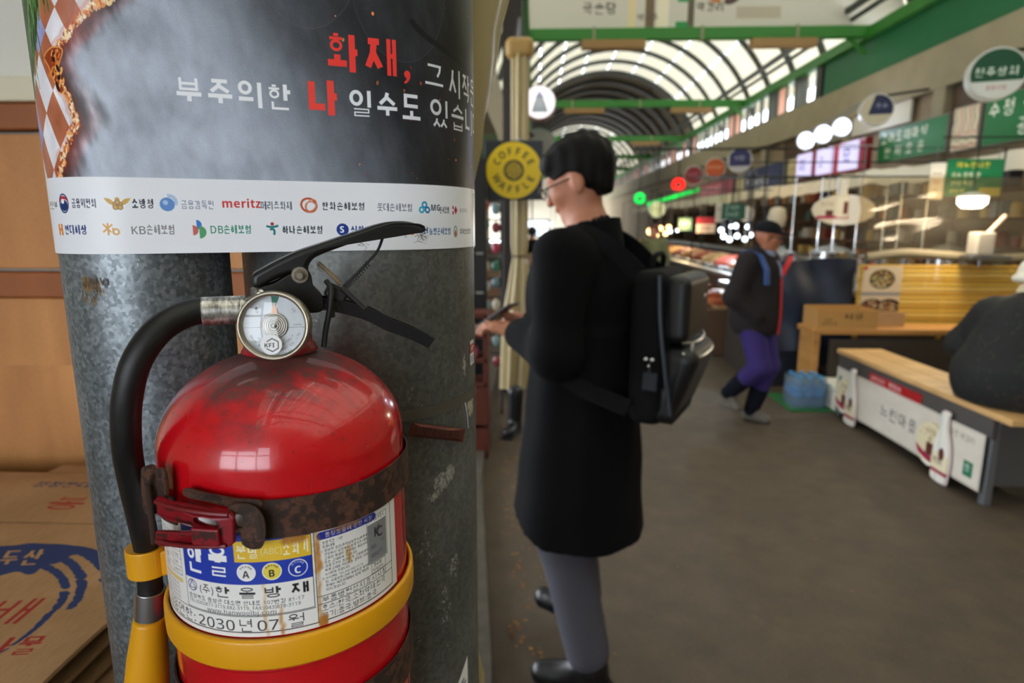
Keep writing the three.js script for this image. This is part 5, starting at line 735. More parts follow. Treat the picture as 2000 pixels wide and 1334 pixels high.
// a head at the origin (centre between the ears), facing +z, y up
function headField() {
  const skull = ell([0, .035, -.012], [.077, .095, .094]), jaw = ell([0, -.045, .026], [.056, .062, .062]), chin = ell([0, -.088, .058], [.024, .02, .022]);
  const nose = caps(0, .02, .085, 0, -.022, .106, .009, .013), brow = caps(-.035, .03, .074, .035, .03, .074, .014, .014), cheekL = ell([.036, -.015, .058], [.026, .026, .028]), cheekR = ell([-.036, -.015, .058], [.026, .026, .028]);
  const lips = ell([0, -.05, .085], [.024, .01, .012]), ears = unite(ell([.078, -.005, -.012], [.011, .032, .02]), ell([-.078, -.005, -.012], [.011, .032, .02]));
  const base = blend(.03, skull, jaw, chin, brow, cheekL, cheekR), eyeL = ell([.032, .008, .09], [.016, .01, .016]), eyeR = ell([-.032, .008, .09], [.016, .01, .016]);
  return blend(.012, minus(blend(.012, base, nose, lips), unite(eyeL, eyeR)), ears);
}
// a hand from the wrist along +y with the palm facing +z; curl bends the fingers towards +z; side = +1 puts the thumb at +x
function handField(side, curl) {
  const palm = blend(.012, caps(-.022, .03, 0, -.026, .078, 0, .017, .014), caps(.02, .03, 0, .026, .08, 0, .017, .014), caps(0, .0, 0, 0, .03, 0, .024, .026)), fs = [palm];
  const fl = [[.03, .07, .078], [.0105, .082, .086], [-.01, .08, .08], [-.03, .07, .062]];
  fl.forEach(([x, y0, L], i) => { let px = x * side, py = y0, pz = 0, a = curl * .35; for (const s of [.45, .3, .25]) { const l = L * s, qx = px, qy = py + Math.cos(a) * l, qz = pz + Math.sin(a) * l; fs.push(caps(px, py, pz, qx, qy, qz, .0095 - i * .0003, .0085)); px = qx; py = qy; pz = qz; a += curl; } });
  let th = [caps(.024 * side, .018, .006, .052 * side, .052, .022, .013, .0105), caps(.052 * side, .052, .022, .056 * side, .084, .034, .0105, .0088)];
  return blend(.006, ...fs, ...th);
}
function person({ name = 'person', label, pos, turn, group, J, head, scale = 1, skin = SKIN.a, cell = .014, top, legs, shoes, hair, hands, extra, neck = .055, fineHead = true, lean = 0 }) {
  const t = thing(name, label, 'person', pos, turn, group); t.scale.setScalar(scale); if (lean) t.quaternion.premultiply(new THREE.Quaternion().setFromAxisAngle(V(0, 0, 1), lean));
  const limbs = [];
  const bodyF = blend(.05, cap3(J.pelvis, J.chest, .13, .14), cap3(J.chest, J.neck, .13, .06), cap3(J.neck, head.at, neck, neck * .95),
    cap3(J.shL, J.elL, .05, .04), cap3(J.shR, J.elR, .05, .04), cap3(J.elL, J.wrL, .04, .027), cap3(J.elR, J.wrR, .04, .027), cap3(J.chest, J.shL, .07, .055), cap3(J.chest, J.shR, .07, .055),
    cap3(J.hipL, J.knL, .075, .05), cap3(J.hipR, J.knR, .075, .05), cap3(J.knL, J.anL, .05, .034), cap3(J.knR, J.anR, .05, .034), cap3(J.anL, J.toL, .034, .03), cap3(J.anR, J.toR, .034, .03));
  const all = Object.values(J).concat([head.at]), [lo, hi] = boundsOf(all, .2); lo[1] = -.06;
  const hf = turned(headField(), head.at, head.rot), [hl, hh] = boundsOf([head.at], .15);
  const gs = [nets(bodyF, lo, hi, cell * 1.3), nets(blend(.02, hf, (x, y, z) => Math.max(bodyF(x, y, z), y - head.at[1] + .02)), [hl[0], hl[1], hl[2]], hh, fineHead ? .005 : .012)];
  for (const h of hands ?? []) { const f = handField(h.side, h.curl), g = nets(f, [-.09, -.03, -.05], [.09, .19, .14], fineHead ? .004 : .01); g.applyMatrix4(new THREE.Matrix4().compose(V(...h.at), new THREE.Quaternion().setFromEuler(new THREE.Euler(...h.rot, 'YXZ')), V(1, 1, 1))); gs.push(g); }
  part(t, 'body', merge(gs), skin);
  const put = (nm, f, m, c = cell, lb, bb) => { const b = bb ?? boundsOf(all, .3); return part(t, nm, nets(f, b[0], b[1], c), m, lb); };
  if (legs) put('trousers', blend(.03, cap3(J.pelvis, [J.pelvis[0], J.pelvis[1] + .06, J.pelvis[2]], legs.hip ?? .15, .14), ...['L', 'R'].flatMap((s) => [cap3(J['hip' + s], J['kn' + s], legs.r[0], legs.r[1]), cap3(J['kn' + s], [0, 1, 2].map((i) => lerp(J['kn' + s][i], J['an' + s][i], legs.to ?? .9)), legs.r[1], legs.r[2])])), legs.m, cell, legs.label);
  if (shoes) for (const s of ['L', 'R']) { const a = J['an' + s], b = J['to' + s], d = [b[0] - a[0], 0, b[2] - a[2]], l = Math.hypot(...d) || 1, heel = [a[0] - d[0] / l * .045, b[1], a[2] - d[2] / l * .045]; const f = blend(.03, cap3(heel, b, .04, .042), cap3(a, [0, 1, 2].map((i) => lerp(a[i], b[i], .75)), .048, .03), cap3(a, [a[0], a[1] + (shoes.up ?? .04), a[2]], .05, .05)); const y0 = Math.min(heel[1], b[1]) - .032; const [sl, sh] = boundsOf([a, b, heel], .1); put(shoes.name ?? 'shoe', cutBelow(f, y0), shoes.m, .008, shoes.label, [sl, sh]); }
  if (top) for (const k of [].concat(top)) put(k.name, k.f(J, bodyF), k.m, k.cell ?? cell, k.label, k.bb);
  if (hair) put(hair.name ?? 'hair', turned(hair.f, head.at, head.rot), hair.m, hair.cell ?? .006, hair.label, boundsOf([head.at], .2));
  if (extra) extra(t, put); return t;
}
const stand = () => ({ pelvis: [0, .95, 0], chest: [0, 1.25, .01], neck: [0, 1.47, -.01], shL: [.18, 1.42, -.01], shR: [-.18, 1.42, -.01], elL: [.24, 1.14, -.03], elR: [-.24, 1.14, -.03], wrL: [.25, .89, .05], wrR: [-.25, .89, .05], hipL: [.085, .93, 0], hipR: [-.085, .93, 0], knL: [.09, .5, .02], knR: [-.09, .5, .02], anL: [.095, .09, -.02], anR: [-.095, .09, -.02], toL: [.1, .035, .13], toR: [-.1, .035, .13] });
const sleeves = (J, r) => ['L', 'R'].flatMap((s) => [cap3(J['sh' + s], J['el' + s], r[0], r[1]), cap3(J['el' + s], [0, 1, 2].map((i) => lerp(J['el' + s][i], J['wr' + s][i], .96)), r[1], r[2])]);
const cloth = (c, o = {}) => mat(c, { roughness: .95, specularIntensity: .3, ...o });
// ---- the man in the long black coat, walking with his phone, local +z is his way
{
  const J = stand(); Object.assign(J, { pelvis: [0, .97, -.01], chest: [0, 1.28, 0], neck: [0, 1.49, .0], shL: [.19, 1.42, .01], shR: [-.19, 1.42, .01], elL: [.24, 1.15, -.01], elR: [-.22, 1.15, .03], wrL: [.09, 1.165, .175], wrR: [-.05, 1.18, .2], hipL: [.09, .95, -.02], hipR: [-.09, .95, -.02], knL: [.1, .53, .0], knR: [-.1, .54, .06], anL: [.1, .1, -.12], anR: [-.13, .15, .0], toL: [.12, .035, .04], toR: [-.15, .12, .16] });
  const coatM = cloth('#0b0b0d', { roughness: .95 }), hd = { at: [0, 1.63, .035], rot: [.36, .1, 0] };
  const coat = (J, body) => {
    const up = blend(.05, cap3([0, 1.02, -.01], [0, 1.3, 0], .15, .165), cap3([-.13, 1.40, 0], [.13, 1.40, 0], .088, .088), cap3([0, 1.38, -.01], [0, 1.475, -.005], .1, .085), ...sleeves(J, [.078, .066, .056]));
    const skirt = (x, y, z) => { const t = clamp((1.15 - y) / .62), rx = lerp(.188, .232, t) + .006 * Math.sin(Math.atan2(z, x) * 7), rz = lerp(.16, .215, t), d = Math.hypot(x / rx, (z + .01) / rz); return Math.max((d - 1) * rz, y - 1.2, (.53 + Math.max(0, z) * .35) - y); };
    const wr = (x, y, z) => .0035 * Math.sin(y * 21 + x * 17 + z * 9) * Math.sin(x * 30 - y * 8), soft = blend(.04, up, skirt); return minus((x, y, z) => soft(x, y, z) + wr(x, y, z), cap3([0, 1.45, -.0], [0, 1.62, .045], .062, .075));
  };
  person({
    label: 'man in a long black coat with grey trousers looking down at his phone', pos: [.125, 0, -1.955], turn: -2.02, lean: -.026, J, head: hd, skin: SKIN.a, scale: 1.005, cell: .011,
    top: [{ name: 'coat', f: coat, m: coatM, label: 'long black wool coat' }, { name: 'collar', f: () => ((tubeF, neckF) => (x, y, z) => Math.max(tubeF(x, y, z), -neckF(x, y, z), 1.43 - y, y - 1.513 + z * .25, z - .085))(cap3([0, 1.42, -.02], [0, 1.56, .0], .096, .088), cap3([0, 1.4, -.012], [0, 1.62, .03], .07, .072)), m: cloth('#0e0e10'), label: 'turned-up coat collar', cell: .006, bb: [[-.14, 1.39, -.16], [.14, 1.56, .13]] }],
    legs: { m: cloth('#4d4c54'), r: [.082, .085, .072], to: .86, hip: .12, label: 'mid-grey wool trousers' }, shoes: { m: mat('#101012', { roughness: .35 }), label: 'black leather shoe' },
    hair: { m: mat('#0a0807', { roughness: .7, specularIntensity: .4 }), label: 'short black hair, fringe falling forward', f: ((g) => (x, y, z) => g(x, y, z) + .003 * Math.sin(x * 95 + z * 60) * Math.sin(y * 40 + z * 70))(minus(blend(.02, ell([0, .052, -.022], [.093, .1, .106]), ell([0, .08, .035], [.08, .05, .066]), ell([0, -.015, -.066], [.064, .05, .036])), unite((x, y, z) => Math.max(y - .028 - .25 * (x * x > .0035 ? -.08 : 0), .052 - z), (x, y, z) => Math.max(y - .03, Math.abs(z - .03) - .03), ell([.09, -.012, -.008], [.032, .04, .03]), ell([-.09, -.012, -.008], [.032, .04, .03]), (x, y, z) => Math.max(y + .055, -z - .2)))) },
    hands: [{ at: [.085, 1.167, .185], rot: [1.35, -.35, -.35], side: -1, curl: .55 }, { at: [-.048, 1.182, .21], rot: [1.35, .25, .35], side: 1, curl: .55 }],
    extra: (t) => {
      const g = new THREE.Group(); g.name = 'glasses'; g.position.set(...hd.at); g.rotation.set(...hd.rot, 'YXZ'); t.add(g); const gm = mat('#2a1c12', { roughness: .3 });
      for (const s of [-1, 1]) { part(g, 'rim', new THREE.TorusGeometry(.022, .0022, 8, 28).scale(1.1, .85, 1).translate(s * .033, .008, .112), gm); part(g, 'temple', rod([s * .058, .014, .108], [s * .083, .014, -.01], .0022, 6), gm); part(g, 'lens', new THREE.CircleGeometry(.021, 24).scale(1.1, .85, 1).translate(s * .033, .008, .112), new THREE.MeshPhysicalMaterial({ color: 0xffffff, transmission: 1, roughness: .03, thickness: 0 })); }
      part(g, 'bridge', rod([-.012, .012, .113], [.012, .012, .113], .0018, 6), gm); g.userData.label = 'thin dark-rimmed glasses';
    },
  });
  // phone in his hands
  const base = new THREE.Matrix4().compose(V(.125, 0, -1.955), new THREE.Quaternion().setFromAxisAngle(V(0, 0, 1), -.026).multiply(new THREE.Quaternion().setFromEuler(new THREE.Euler(0, -2.02, 0))), V(1.005, 1.005, 1.005));
  const ph = thing('phone', 'slim dark phone held in the hands of the man in the coat', 'phone'); new THREE.Matrix4().multiplyMatrices(base, new THREE.Matrix4().compose(V(.012, 1.205, .305), new THREE.Quaternion().setFromEuler(new THREE.Euler(-.95, 0, 0)), V(1, 1, 1))).decompose(ph.position, ph.quaternion, ph.scale);
  part(ph, 'case', rbox(.074, .152, .009, .004), mat('#3a3a3a', { roughness: .3 })); part(ph, 'screen', rbox(.066, .142, .002, .001, 0, 0, -.005), mat('#101216', { roughness: .08 }));
  // backpack on his back
  const bp = thing('backpack', 'black leather backpack with silver zips worn by the man in the coat', 'backpack'); base.decompose(bp.position, bp.quaternion, bp.scale); bp.scale.y *= .93; bp.position.y += .09;
  const lm = mat('#0b0c0f', { roughness: .5 }), fab = mat('#0a0a0c', { roughness: .85, specularIntensity: .4 }), inner = new THREE.Group();
  const W2 = .31, sag = -.07; // built with its back panel at z = -.19, leaning outwards at the foot
  const shell = (w, h, d, r, y, z, m, nm, lb) => { const g = rbox(w, h, d, r, 0, y, z, 5); deform(g, (v) => { v.z += (1.36 - v.y) * sag * .35 - .02 * Math.cos(v.x / w * 3) * (v.z < z ? 1 : 0); }); return part(bp, nm, g, m, lb); };
  shell(W2, .47, .1, .04, 1.165, -.235, fab, 'main_compartment'); 
  { const g = rbox(.29, .2, .07, .03, 0, 1.29, -.315, 5); deform(g, (v) => { v.z += (1.36 - v.y) * sag * .3; }); part(bp, 'upper_pocket', g, lm, 'smooth black leather upper panel'); }
  { const g = rbox(.3, .245, .11, .045, 0, 1.06, -.325, 6); deform(g, (v) => { const k = smooth(1.12, .94, v.y); v.z += k * .06 * (v.z < -.33 ? 1 : 0) + (1.36 - v.y) * sag * .3; }); part(bp, 'front_pocket', g, lm, 'rounded black leather front pocket'); }
  part(bp, 'zip', tube([[.135, 1.196, -.335], [.09, 1.19, -.352], [0, 1.188, -.36], [-.09, 1.19, -.352], [-.135, 1.196, -.335]], .005, 30, 6), M.chrome, 'silver zip'); part(bp, 'zip', tube([[.14, 1.165, -.34], [.115, 1.155, -.372], [0, 1.15, -.384], [-.115, 1.155, -.372], [-.14, 1.165, -.34]], .005, 30, 6), M.chrome);
  part(bp, 'zip_puller', rbox(.014, .03, .008, .003, .115, 1.178, -.362), M.chrome); part(bp, 'badge', rbox(.022, .011, .003, .002, -.07, 1.318, -.352), M.chrome, 'small silver badge');
  part(bp, 'key_tag', merge(rbox(.006, .055, .04, .006, .162, 1.075, -.265), rod([.163, 1.103, -.262], [.162, 1.13, -.26], .003, 8)), mat('#1b232b', { roughness: .5 }), 'dark leather tag'); part(bp, 'side_clip', merge(sph(.008, .163, 1.142, -.268, 8), sph(.008, .163, 1.142, -.25, 8), sph(.005, .163, 1.122, -.259, 8)), M.chrome, 'pair of silver zip pulls');
  part(bp, 'piping', tube([[.155, 1.39, -.27], [.158, 1.25, -.282], [.158, 1.1, -.305], [.152, .98, -.325]], .006, 24, 8), mat('#2b323b', { roughness: .35 }));
  part(bp, 'top_handle', tube([[.06, 1.395, -.22], [.05, 1.435, -.225], [-.05, 1.435, -.225], [-.06, 1.395, -.22]], .009, 24, 8), fab);
  for (const s of [1, -1]) part(bp, 'shoulder_strap', sweep(new THREE.CatmullRomCurve3([V(s * .09, 1.38, -.2), V(s * .105, 1.47, -.1), V(s * .112, 1.505, -.01), V(s * .12, 1.465, .075), V(s * .135, 1.36, .115), V(s * .15, 1.24, .105), V(s * .175, 1.12, .05), V(s * .185, 1.04, -.06), V(s * .165, .985, -.21)]).getPoints(44), [[.0045, .026], [.0045, -.026], [-.0045, -.026], [-.0045, .026]], V(s * .6, .5, .4).normalize()), fab);
}
// ---- the old man with cap and sunglasses
{
  const J = stand(); Object.assign(J, { elL: [.27, 1.13, -.06], elR: [-.27, 1.13, -.06], wrL: [.15, .98, .1], wrR: [-.15, .98, .1], knL: [.1, .52, .1], anL: [.09, .1, -.02], toL: [.1, .04, .12], knR: [-.09, .54, .12], anR: [-.07, .26, -.16], toR: [-.08, .14, -.06], neck: [0, 1.47, .03] });
  const hd = { at: [0, 1.61, .06], rot: [.1, .55, 0] }, jm = cloth('#2a2626');
  const jacket = (J) => { const s = blend(.05, cap3([0, .92, 0], [0, 1.32, 0], .205, .185), cap3([-.14, 1.40, 0], [.14, 1.40, 0], .09, .09), cap3([0, 1.4, 0], [0, 1.5, .03], .1, .09), ...sleeves(J, [.088, .08, .07])); return minus(cutBelow(s, .80), cap3([0, 1.44, .05], [0, 1.65, .08], .065, .08)); };
  person({
    label: 'old man in a cap, sunglasses and dark jacket with red zip walking between stalls', pos: [1.66, 0, -4.72], turn: .75, J, head: hd, skin: SKIN.b, scale: .88, cell: .014,
    top: [{ name: 'jacket', f: jacket, m: jm, label: 'charcoal padded jacket' }, { name: 'scarf', f: () => blend(.02, cap3([0, 1.43, .05], [0, 1.462, .052], .085, .076), cap3([.02, 1.4, .14], [.03, 1.31, .18], .032, .022)), m: cloth('#8a93b0'), label: 'pale blue checked scarf', cell: .01, bb: [[-.15, 1.24, -.1], [.15, 1.6, .26]] }],
    legs: { m: cloth('#3a2f66'), r: [.11, .092, .07], to: .62, label: 'purple trousers' }, shoes: { m: mat('#5c554e', { roughness: .7 }), label: 'worn grey shoe' },
    hair: { name: 'cap', m: cloth('#17181c'), label: 'black peaked cap', f: blend(.012, (x, y, z) => Math.max(ell([0, .06, -.015], [.1, .085, .115])(x, y, z), .045 - y), (x, y, z) => Math.max(ell([0, .05, .1], [.075, .012, .085])(x, y, z))) },
    hands: [{ at: [.13, .97, .05], rot: [2.6, .3, 0], side: -1, curl: .6 }, { at: [-.13, .97, .05], rot: [2.6, -.3, 0], side: 1, curl: .6 }],
    extra: (t, put) => {
      const g = new THREE.Group(); g.name = 'sunglasses'; g.userData.label = 'black wraparound sunglasses'; g.position.set(...hd.at); g.rotation.set(...hd.rot, 'YXZ'); t.add(g); const gm = mat('#0c0c0e', { roughness: .15 }); for (const s of [-1, 1]) { part(g, 'lens', rbox(.05, .034, .012, .012, s * .03, .006, .103), gm); part(g, 'temple', rod([s * .056, .012, .1], [s * .083, .012, -.01], .003, 6), gm); } part(g, 'bridge', rod([-.01, .014, .11], [.01, .014, .11], .003, 6), gm);
      for (const s of ['L', 'R']) { const k = J['kn' + s], a = J['an' + s], q = [0, 1, 2].map((i) => lerp(k[i], a[i], .55)); put('gaiter', cap3(q, a, .08, .066), cloth('#141620'), .012, 'black gaiter', boundsOf([q, a], .12)); }
      const z = tube([[.01, .82, .206], [.012, 1.0, .212], [.02, 1.2, .198], [.04, 1.34, .182]], .008, 30, 8); part(t, 'zip_trim', z, mat('#d2232e', { roughness: .6 }), 'bright red zip trim'); part(t, 'lapel', tube([[.03, 1.31, .19], [.085, 1.39, .2], [.165, 1.45, .19]], .022, 16, 8), mat('#d2232e', { roughness: .6 }), 'red lapel lining folded out');
      part(t, 'pack_strap', sweep([V(-.12, 1.49, -.08), V(-.135, 1.505, 0), V(-.14, 1.47, .085), V(-.15, 1.36, .15), V(-.16, 1.24, .165)], [[.01, .03], [.01, -.03], [-.01, -.03], [-.01, .03]], V(0, .7, .7)), mat('#17427e', { roughness: .7 }), 'bright blue rucksack strap');
    },
  });
}
// ---- the woman on the bench, seen from behind
{
  const J = stand(); Object.assign(J, { pelvis: [0, .66, -.02], chest: [0, .9, .05], neck: [0, 1.08, .09], shL: [.19, 1.0, .06], shR: [-.19, 1.0, .06], elL: [.33, .8, .12], elR: [-.33, .8, .12], wrL: [.15, .72, .34], wrR: [-.15, .72, .34], hipL: [.1, .65, 0], hipR: [-.1, .65, 0], knL: [.14, .62, .42], knR: [-.14, .62, .42], anL: [.13, .1, .46], anR: [-.13, .1, .46], toL: [.13, .035, .6], toR: [-.13, .035, .6] });
  const q = new THREE.MeshPhysicalMaterial({ map: canvasTex(256, 256, (c, w, h) => pixels(c, w, h, (x, y) => { const d = Math.abs(((x + y) % 42) - 21) < 1.6 || Math.abs(((x - y + 840) % 42) - 21) < 1.6, s = hash2(x >> 4, y >> 4); const v = d ? 5 : 11 + (hash2(x, y) - .5) * 8; return s > .93 ? [v + 26, v + 20, v + 12] : s < .05 ? [v + 10, v + 18, v + 12] : [v, v, v]; }), { repeat: [4, 4] }), roughness: .8 });
  const coat = (J) => minus(cutBelow(blend(.06, cap3([-.04, .68, -.02], [0, .92, .04], .27, .21), cap3([.04, .68, -.02], [0, .92, .04], .27, .21), cap3([-.14, .985, .06], [.14, .985, .06], .1, .1), cap3([0, 1, .07], [0, 1.08, .09], .1, .085), ...sleeves(J, [.1, .092, .07])), .538), cap3([0, 1.03, .1], [0, 1.3, .12], .066, .08));
  const hd = { at: [0, 1.2, .13], rot: [.15, 0, 0] };
  const w = person({
    label: 'seated person in a black quilted jacket and cream knitted hat on the bench', pos: [2.70, 0, -3.5], turn: 2.15, J, head: hd, scale: 1.0, cell: .014,
    top: [{ name: 'jacket', f: coat, m: q, label: 'black quilted jacket with tiny pattern' }, { name: 'scarf', f: () => blend(.02, cap3([0, 1.06, .09], [0, 1.13, .11], .105, .098)), m: cloth('#d8caa8'), label: 'thick cream knitted scarf', bb: [[-.16, .9, -.06], [.16, 1.3, .26]] }],
    legs: { m: cloth('#24242a'), r: [.105, .085, .07], to: .92, hip: .125, label: 'dark trousers' }, shoes: { m: mat('#2a2622', { roughness: .6 }) },
    hair: { name: 'knitted_hat', m: cloth('#e3dcc8'), label: 'cream knitted hat', f: blend(.02, (x, y, z) => Math.max(ell([0, .05, -.015], [.108, .105, .12])(x, y, z), -.005 - y), (x, y, z) => Math.hypot(Math.hypot(x, z + .015) - .108, (y - .01)) - .02) },
    hands: [{ at: [.15, .72, .345], rot: [1.5, -.2, 0], side: -1, curl: .5 }, { at: [-.15, .72, .345], rot: [1.5, .2, 0], side: 1, curl: .5 }],
  });
}
// ---- small figures far down the street
{
  const far = (label, pos, turn, coatC, legC, hairC, s = .95) => { const J = stand(); Object.assign(J, { knL: [.09, .52, .1], anR: [-.09, .14, -.14], toR: [-.09, .06, 0] }); person({ label, pos, turn, J, head: { at: [0, 1.61, .02], rot: [0, 0, 0] }, scale: s, cell: .022, fineHead: false, top: [{ name: 'coat', f: (J) => cutBelow(blend(.05, cap3([0, .8, 0], [0, 1.32, 0], .2, .18), cap3([-.14, 1.4, 0], [.14, 1.4, 0], .09, .09), ...sleeves(J, [.09, .08, .065])), .62), m: cloth(coatC) }], legs: { m: cloth(legC), r: [.1, .085, .07], to: .95 }, shoes: { m: M.black }, hair: { m: mat(hairC, { roughness: .7 }), cell: .012, f: minus(ell([0, .05, -.02], [.096, .1, .11]), ell([0, -.02, .09], [.08, .09, .07])) }, hands: [{ at: J.wrL, rot: [Math.PI, 0, 0], side: 1, curl: .4 }, { at: J.wrR, rot: [Math.PI, 0, 0], side: -1, curl: .4 }] }); };
  far('far shopper in a tan coat walking away down the street', [.1, 0, -7.2], 3.0, '#6a543c', '#3a3430', '#3a302e', .79);
  far('far shopper in a black coat beside the one in tan', [-.05, 0, -11.2], 3.2, '#121214', '#15151a', '#14110f', .84);
  far('far shopper in a dark jacket just ahead of the man in the coat', [.52, 0, -8.6], .2, '#18161a', '#1a1a20', '#3a2018', .85);
  far('stall keeper in an olive apron among the far stalls', [1.98, 0, -10.6], -.6, '#6a6a4a', '#20201e', '#5a2a1c', .86);
  far('far shopper in a grey jacket near the end of the stalls', [1.2, 0, -15.5], .4, '#5a5a60', '#23232a', '#1c1816', .98);
}
// ================= STALLS ON THE FAR SIDE OF THE AISLE =================
// ---- bench with a printed banner front
{
  const X = 2.44, z0 = -3.28, z1 = -5.0, L = z0 - z1, zc = (z0 + z1) / 2;
  const b = thing('bench', 'long stall bench with pale wooden seat and printed rice-wine banner front', 'bench', [0, 0, 0]);
  const seatM = new THREE.MeshPhysicalMaterial({ map: canvasTex(512, 128, (c, w, h) => pixels(c, w, h, (x, y) => { const n = (fbm(x / 120, y / 5, 4) - .5) * 40; return [206 + n, 164 + n * .9, 108 + n * .7]; }), { repeat: [1, 1] }), roughness: .5 });
  part(b, 'seat_plank', metreUV(rbox(.17, .035, L + .16, .006, X + .085, .515, zc + .05)), seatM); part(b, 'seat_plank', metreUV(rbox(.17, .035, L + .16, .006, X + .262, .515, zc + .05)), seatM);
  part(b, 'apron', rbox(.03, .12, L, .004, X + .02, .44, zc), mat('#4a4542', { roughness: .6 }));
  for (const z of [z0 - .03, z1 + .03]) for (const x of [X + .04, X + .32]) part(b, 'leg', rbox(.045, .5, .045, .006, x, .25, z), mat('#7d8084', { metalness: .6, roughness: .4 }));
  part(b, 'side_panel', rbox(.34, .3, .02, .004, X + .18, .34, z1 + .01), mat('#4a4542')); part(b, 'end_panel', rbox(.3, .36, .02, .004, X + .18, .29, z0 - .03), mat('#5e5c5a', { metalness: .4, roughness: .5 })); part(b, 'back_panel', box(.02, .4, L - .1, X + .33, .28, zc), mat('#2e2a28'));
  const bt = canvasTex(1024, 220, (c, w, h) => {
    c.fillStyle = '#d3cbbd'; c.fillRect(0, 0, w, h); pixels(c, w, h, (x, y, r, g, bb) => { const n = (fbm(x / 80, y / 60, 4) - .5) * 16; return [r + n, g + n, bb + n]; });
    write(c, '느린마을', 400, 80, 62, '#3a3a40', { wt: .09, w: .9, gap: .18 }); c.fillStyle = '#1d6b4a'; c.fillRect(26, 44, 26, 110); c.fillRect(940, 126, 46, 60); write(c, '술', 944, 134, 34, '#cfd6cc', {}); write(c, '좋은 막걸리', 850, 30, 26, '#6a6058', { wt: .08 }); write(c, '쌀', 92, 56, 30, '#6a6058', {}); c.strokeStyle = '#b9b0a0'; c.lineWidth = 4; c.strokeRect(6, 6, w - 12, h - 12);
  });
  part(b, 'banner', grid(20, 2, (u, v) => [X - .006 - .004 * Math.sin(u * 9), .075 + v * .325, lerp(z1 + .02, z0 - .02, u)]), mat('#ffffff', { map: bt, roughness: .6 }), 'grey printed banner with brush lettering');
  const red = canvasTex(512, 64, (c, w, h) => { c.fillStyle = '#a5161c'; c.fillRect(0, 0, w, h); write(c, '생막걸리', 18, 12, 40, '#e6c8c4', {}); write(c, '맛있는', 210, 10, 44, '#efdcd8', {}); });
  part(b, 'red_strip', box(.006, .062, .62, X - .001, .43, -4.2), mat('#ffffff', { map: red, roughness: .5 }), 'red strip with pale lettering');
  // two bottle-shaped cut-outs fixed to the banner
  const cut = (z, lb) => {
    const t = thing('bottle_cutout', lb, 'sign', [X - .02, 0, z]);
    const bottle = spline([[-.06, .02], [.06, .02], [.068, .05], [.066, .22], [.03, .33], [.026, .40], [.03, .43], [-.03, .43], [-.026, .40], [-.03, .33], [-.066, .22], [-.068, .05]], 70);
    const art = canvasTex(256, 512, (c) => { c.fillStyle = '#e6e2d6'; c.fillRect(0, 0, 256, 512); c.fillStyle = '#cfd2ce'; c.fillRect(80, 0, 30, 512); c.fillStyle = '#e3d9b8'; c.fillRect(0, 300, 256, 150); c.fillStyle = '#5d2a22'; c.beginPath(); c.arc(150, 300, 46, 0, 7); c.fill(); write(c, '막걸리', 30, 330, 56, '#4a3a2a', { wt: .14, w: .8 }); c.fillStyle = '#9c2448'; c.fillRect(0, 420, 256, 26); });
    const art2 = canvasTex(256, 256, (c) => { c.fillStyle = '#ddd2ae'; c.fillRect(0, 0, 256, 256); c.fillStyle = '#5d2f24'; c.fillRect(100, 120, 60, 70); c.fillStyle = '#9c2448'; c.beginPath(); c.moveTo(0, 150); c.quadraticCurveTo(120, 210, 256, 190); c.lineTo(256, 230); c.quadraticCurveTo(120, 240, 0, 190); c.fill(); c.fillStyle = '#f0ece0'; c.fillRect(0, 232, 256, 24); write(c, '국순당', 80, 40, 34, '#7a5a2a', { wt: .12 }); write(c, '생', 110, 82, 34, '#7a5a2a', { wt: .12 }); for (let i = 0; i < 12; i++) { c.fillStyle = '#b0424e'; c.beginPath(); c.arc(rr(20, 236), rr(20, 130), 4, 0, 7); c.fill(); } });
    const fit = (g, cx, cy, w, h) => { const p = g.attributes.position, uv = g.attributes.uv; for (let i = 0; i < p.count; i++) uv.setXY(i, (p.getX(i) - cx) / w + .5, (p.getY(i) - cy) / h + .5); return g; };
    const oval = new THREE.Shape(); oval.absellipse(-.1, .2, .135, .135, 0, Math.PI * 2);
    part(t, 'round_board', fit(extrude(oval, .008, .001), -.1, .2, .28, .28).rotateY(-Math.PI / 2), mat('#ffffff', { map: art2, roughness: .45 }), 'cream round board with a bowl');
    part(t, 'bottle_board', fit(extrude(bottle, .01, .001), 0, .22, .14, .43).translate(.02, 0, .009).rotateY(-Math.PI / 2), mat('#ffffff', { map: art, roughness: .45 }), 'white bottle board with label');
    part(t, 'pink_edge', extrude(bottle.map(([x, y]) => [x * 1.12 + .02, (y - .22) * 1.04 + .22]), .006, 0).translate(0, 0, .002).rotateY(-Math.PI / 2), mat('#d9c8c8', { roughness: .5 }));
    return t;
  };
  cut(-4.70, 'bottle-shaped cut-out sign with round cream board beside the water packs'); cut(-3.62, 'bottle-shaped cut-out sign with round cream board below the seated person');
}
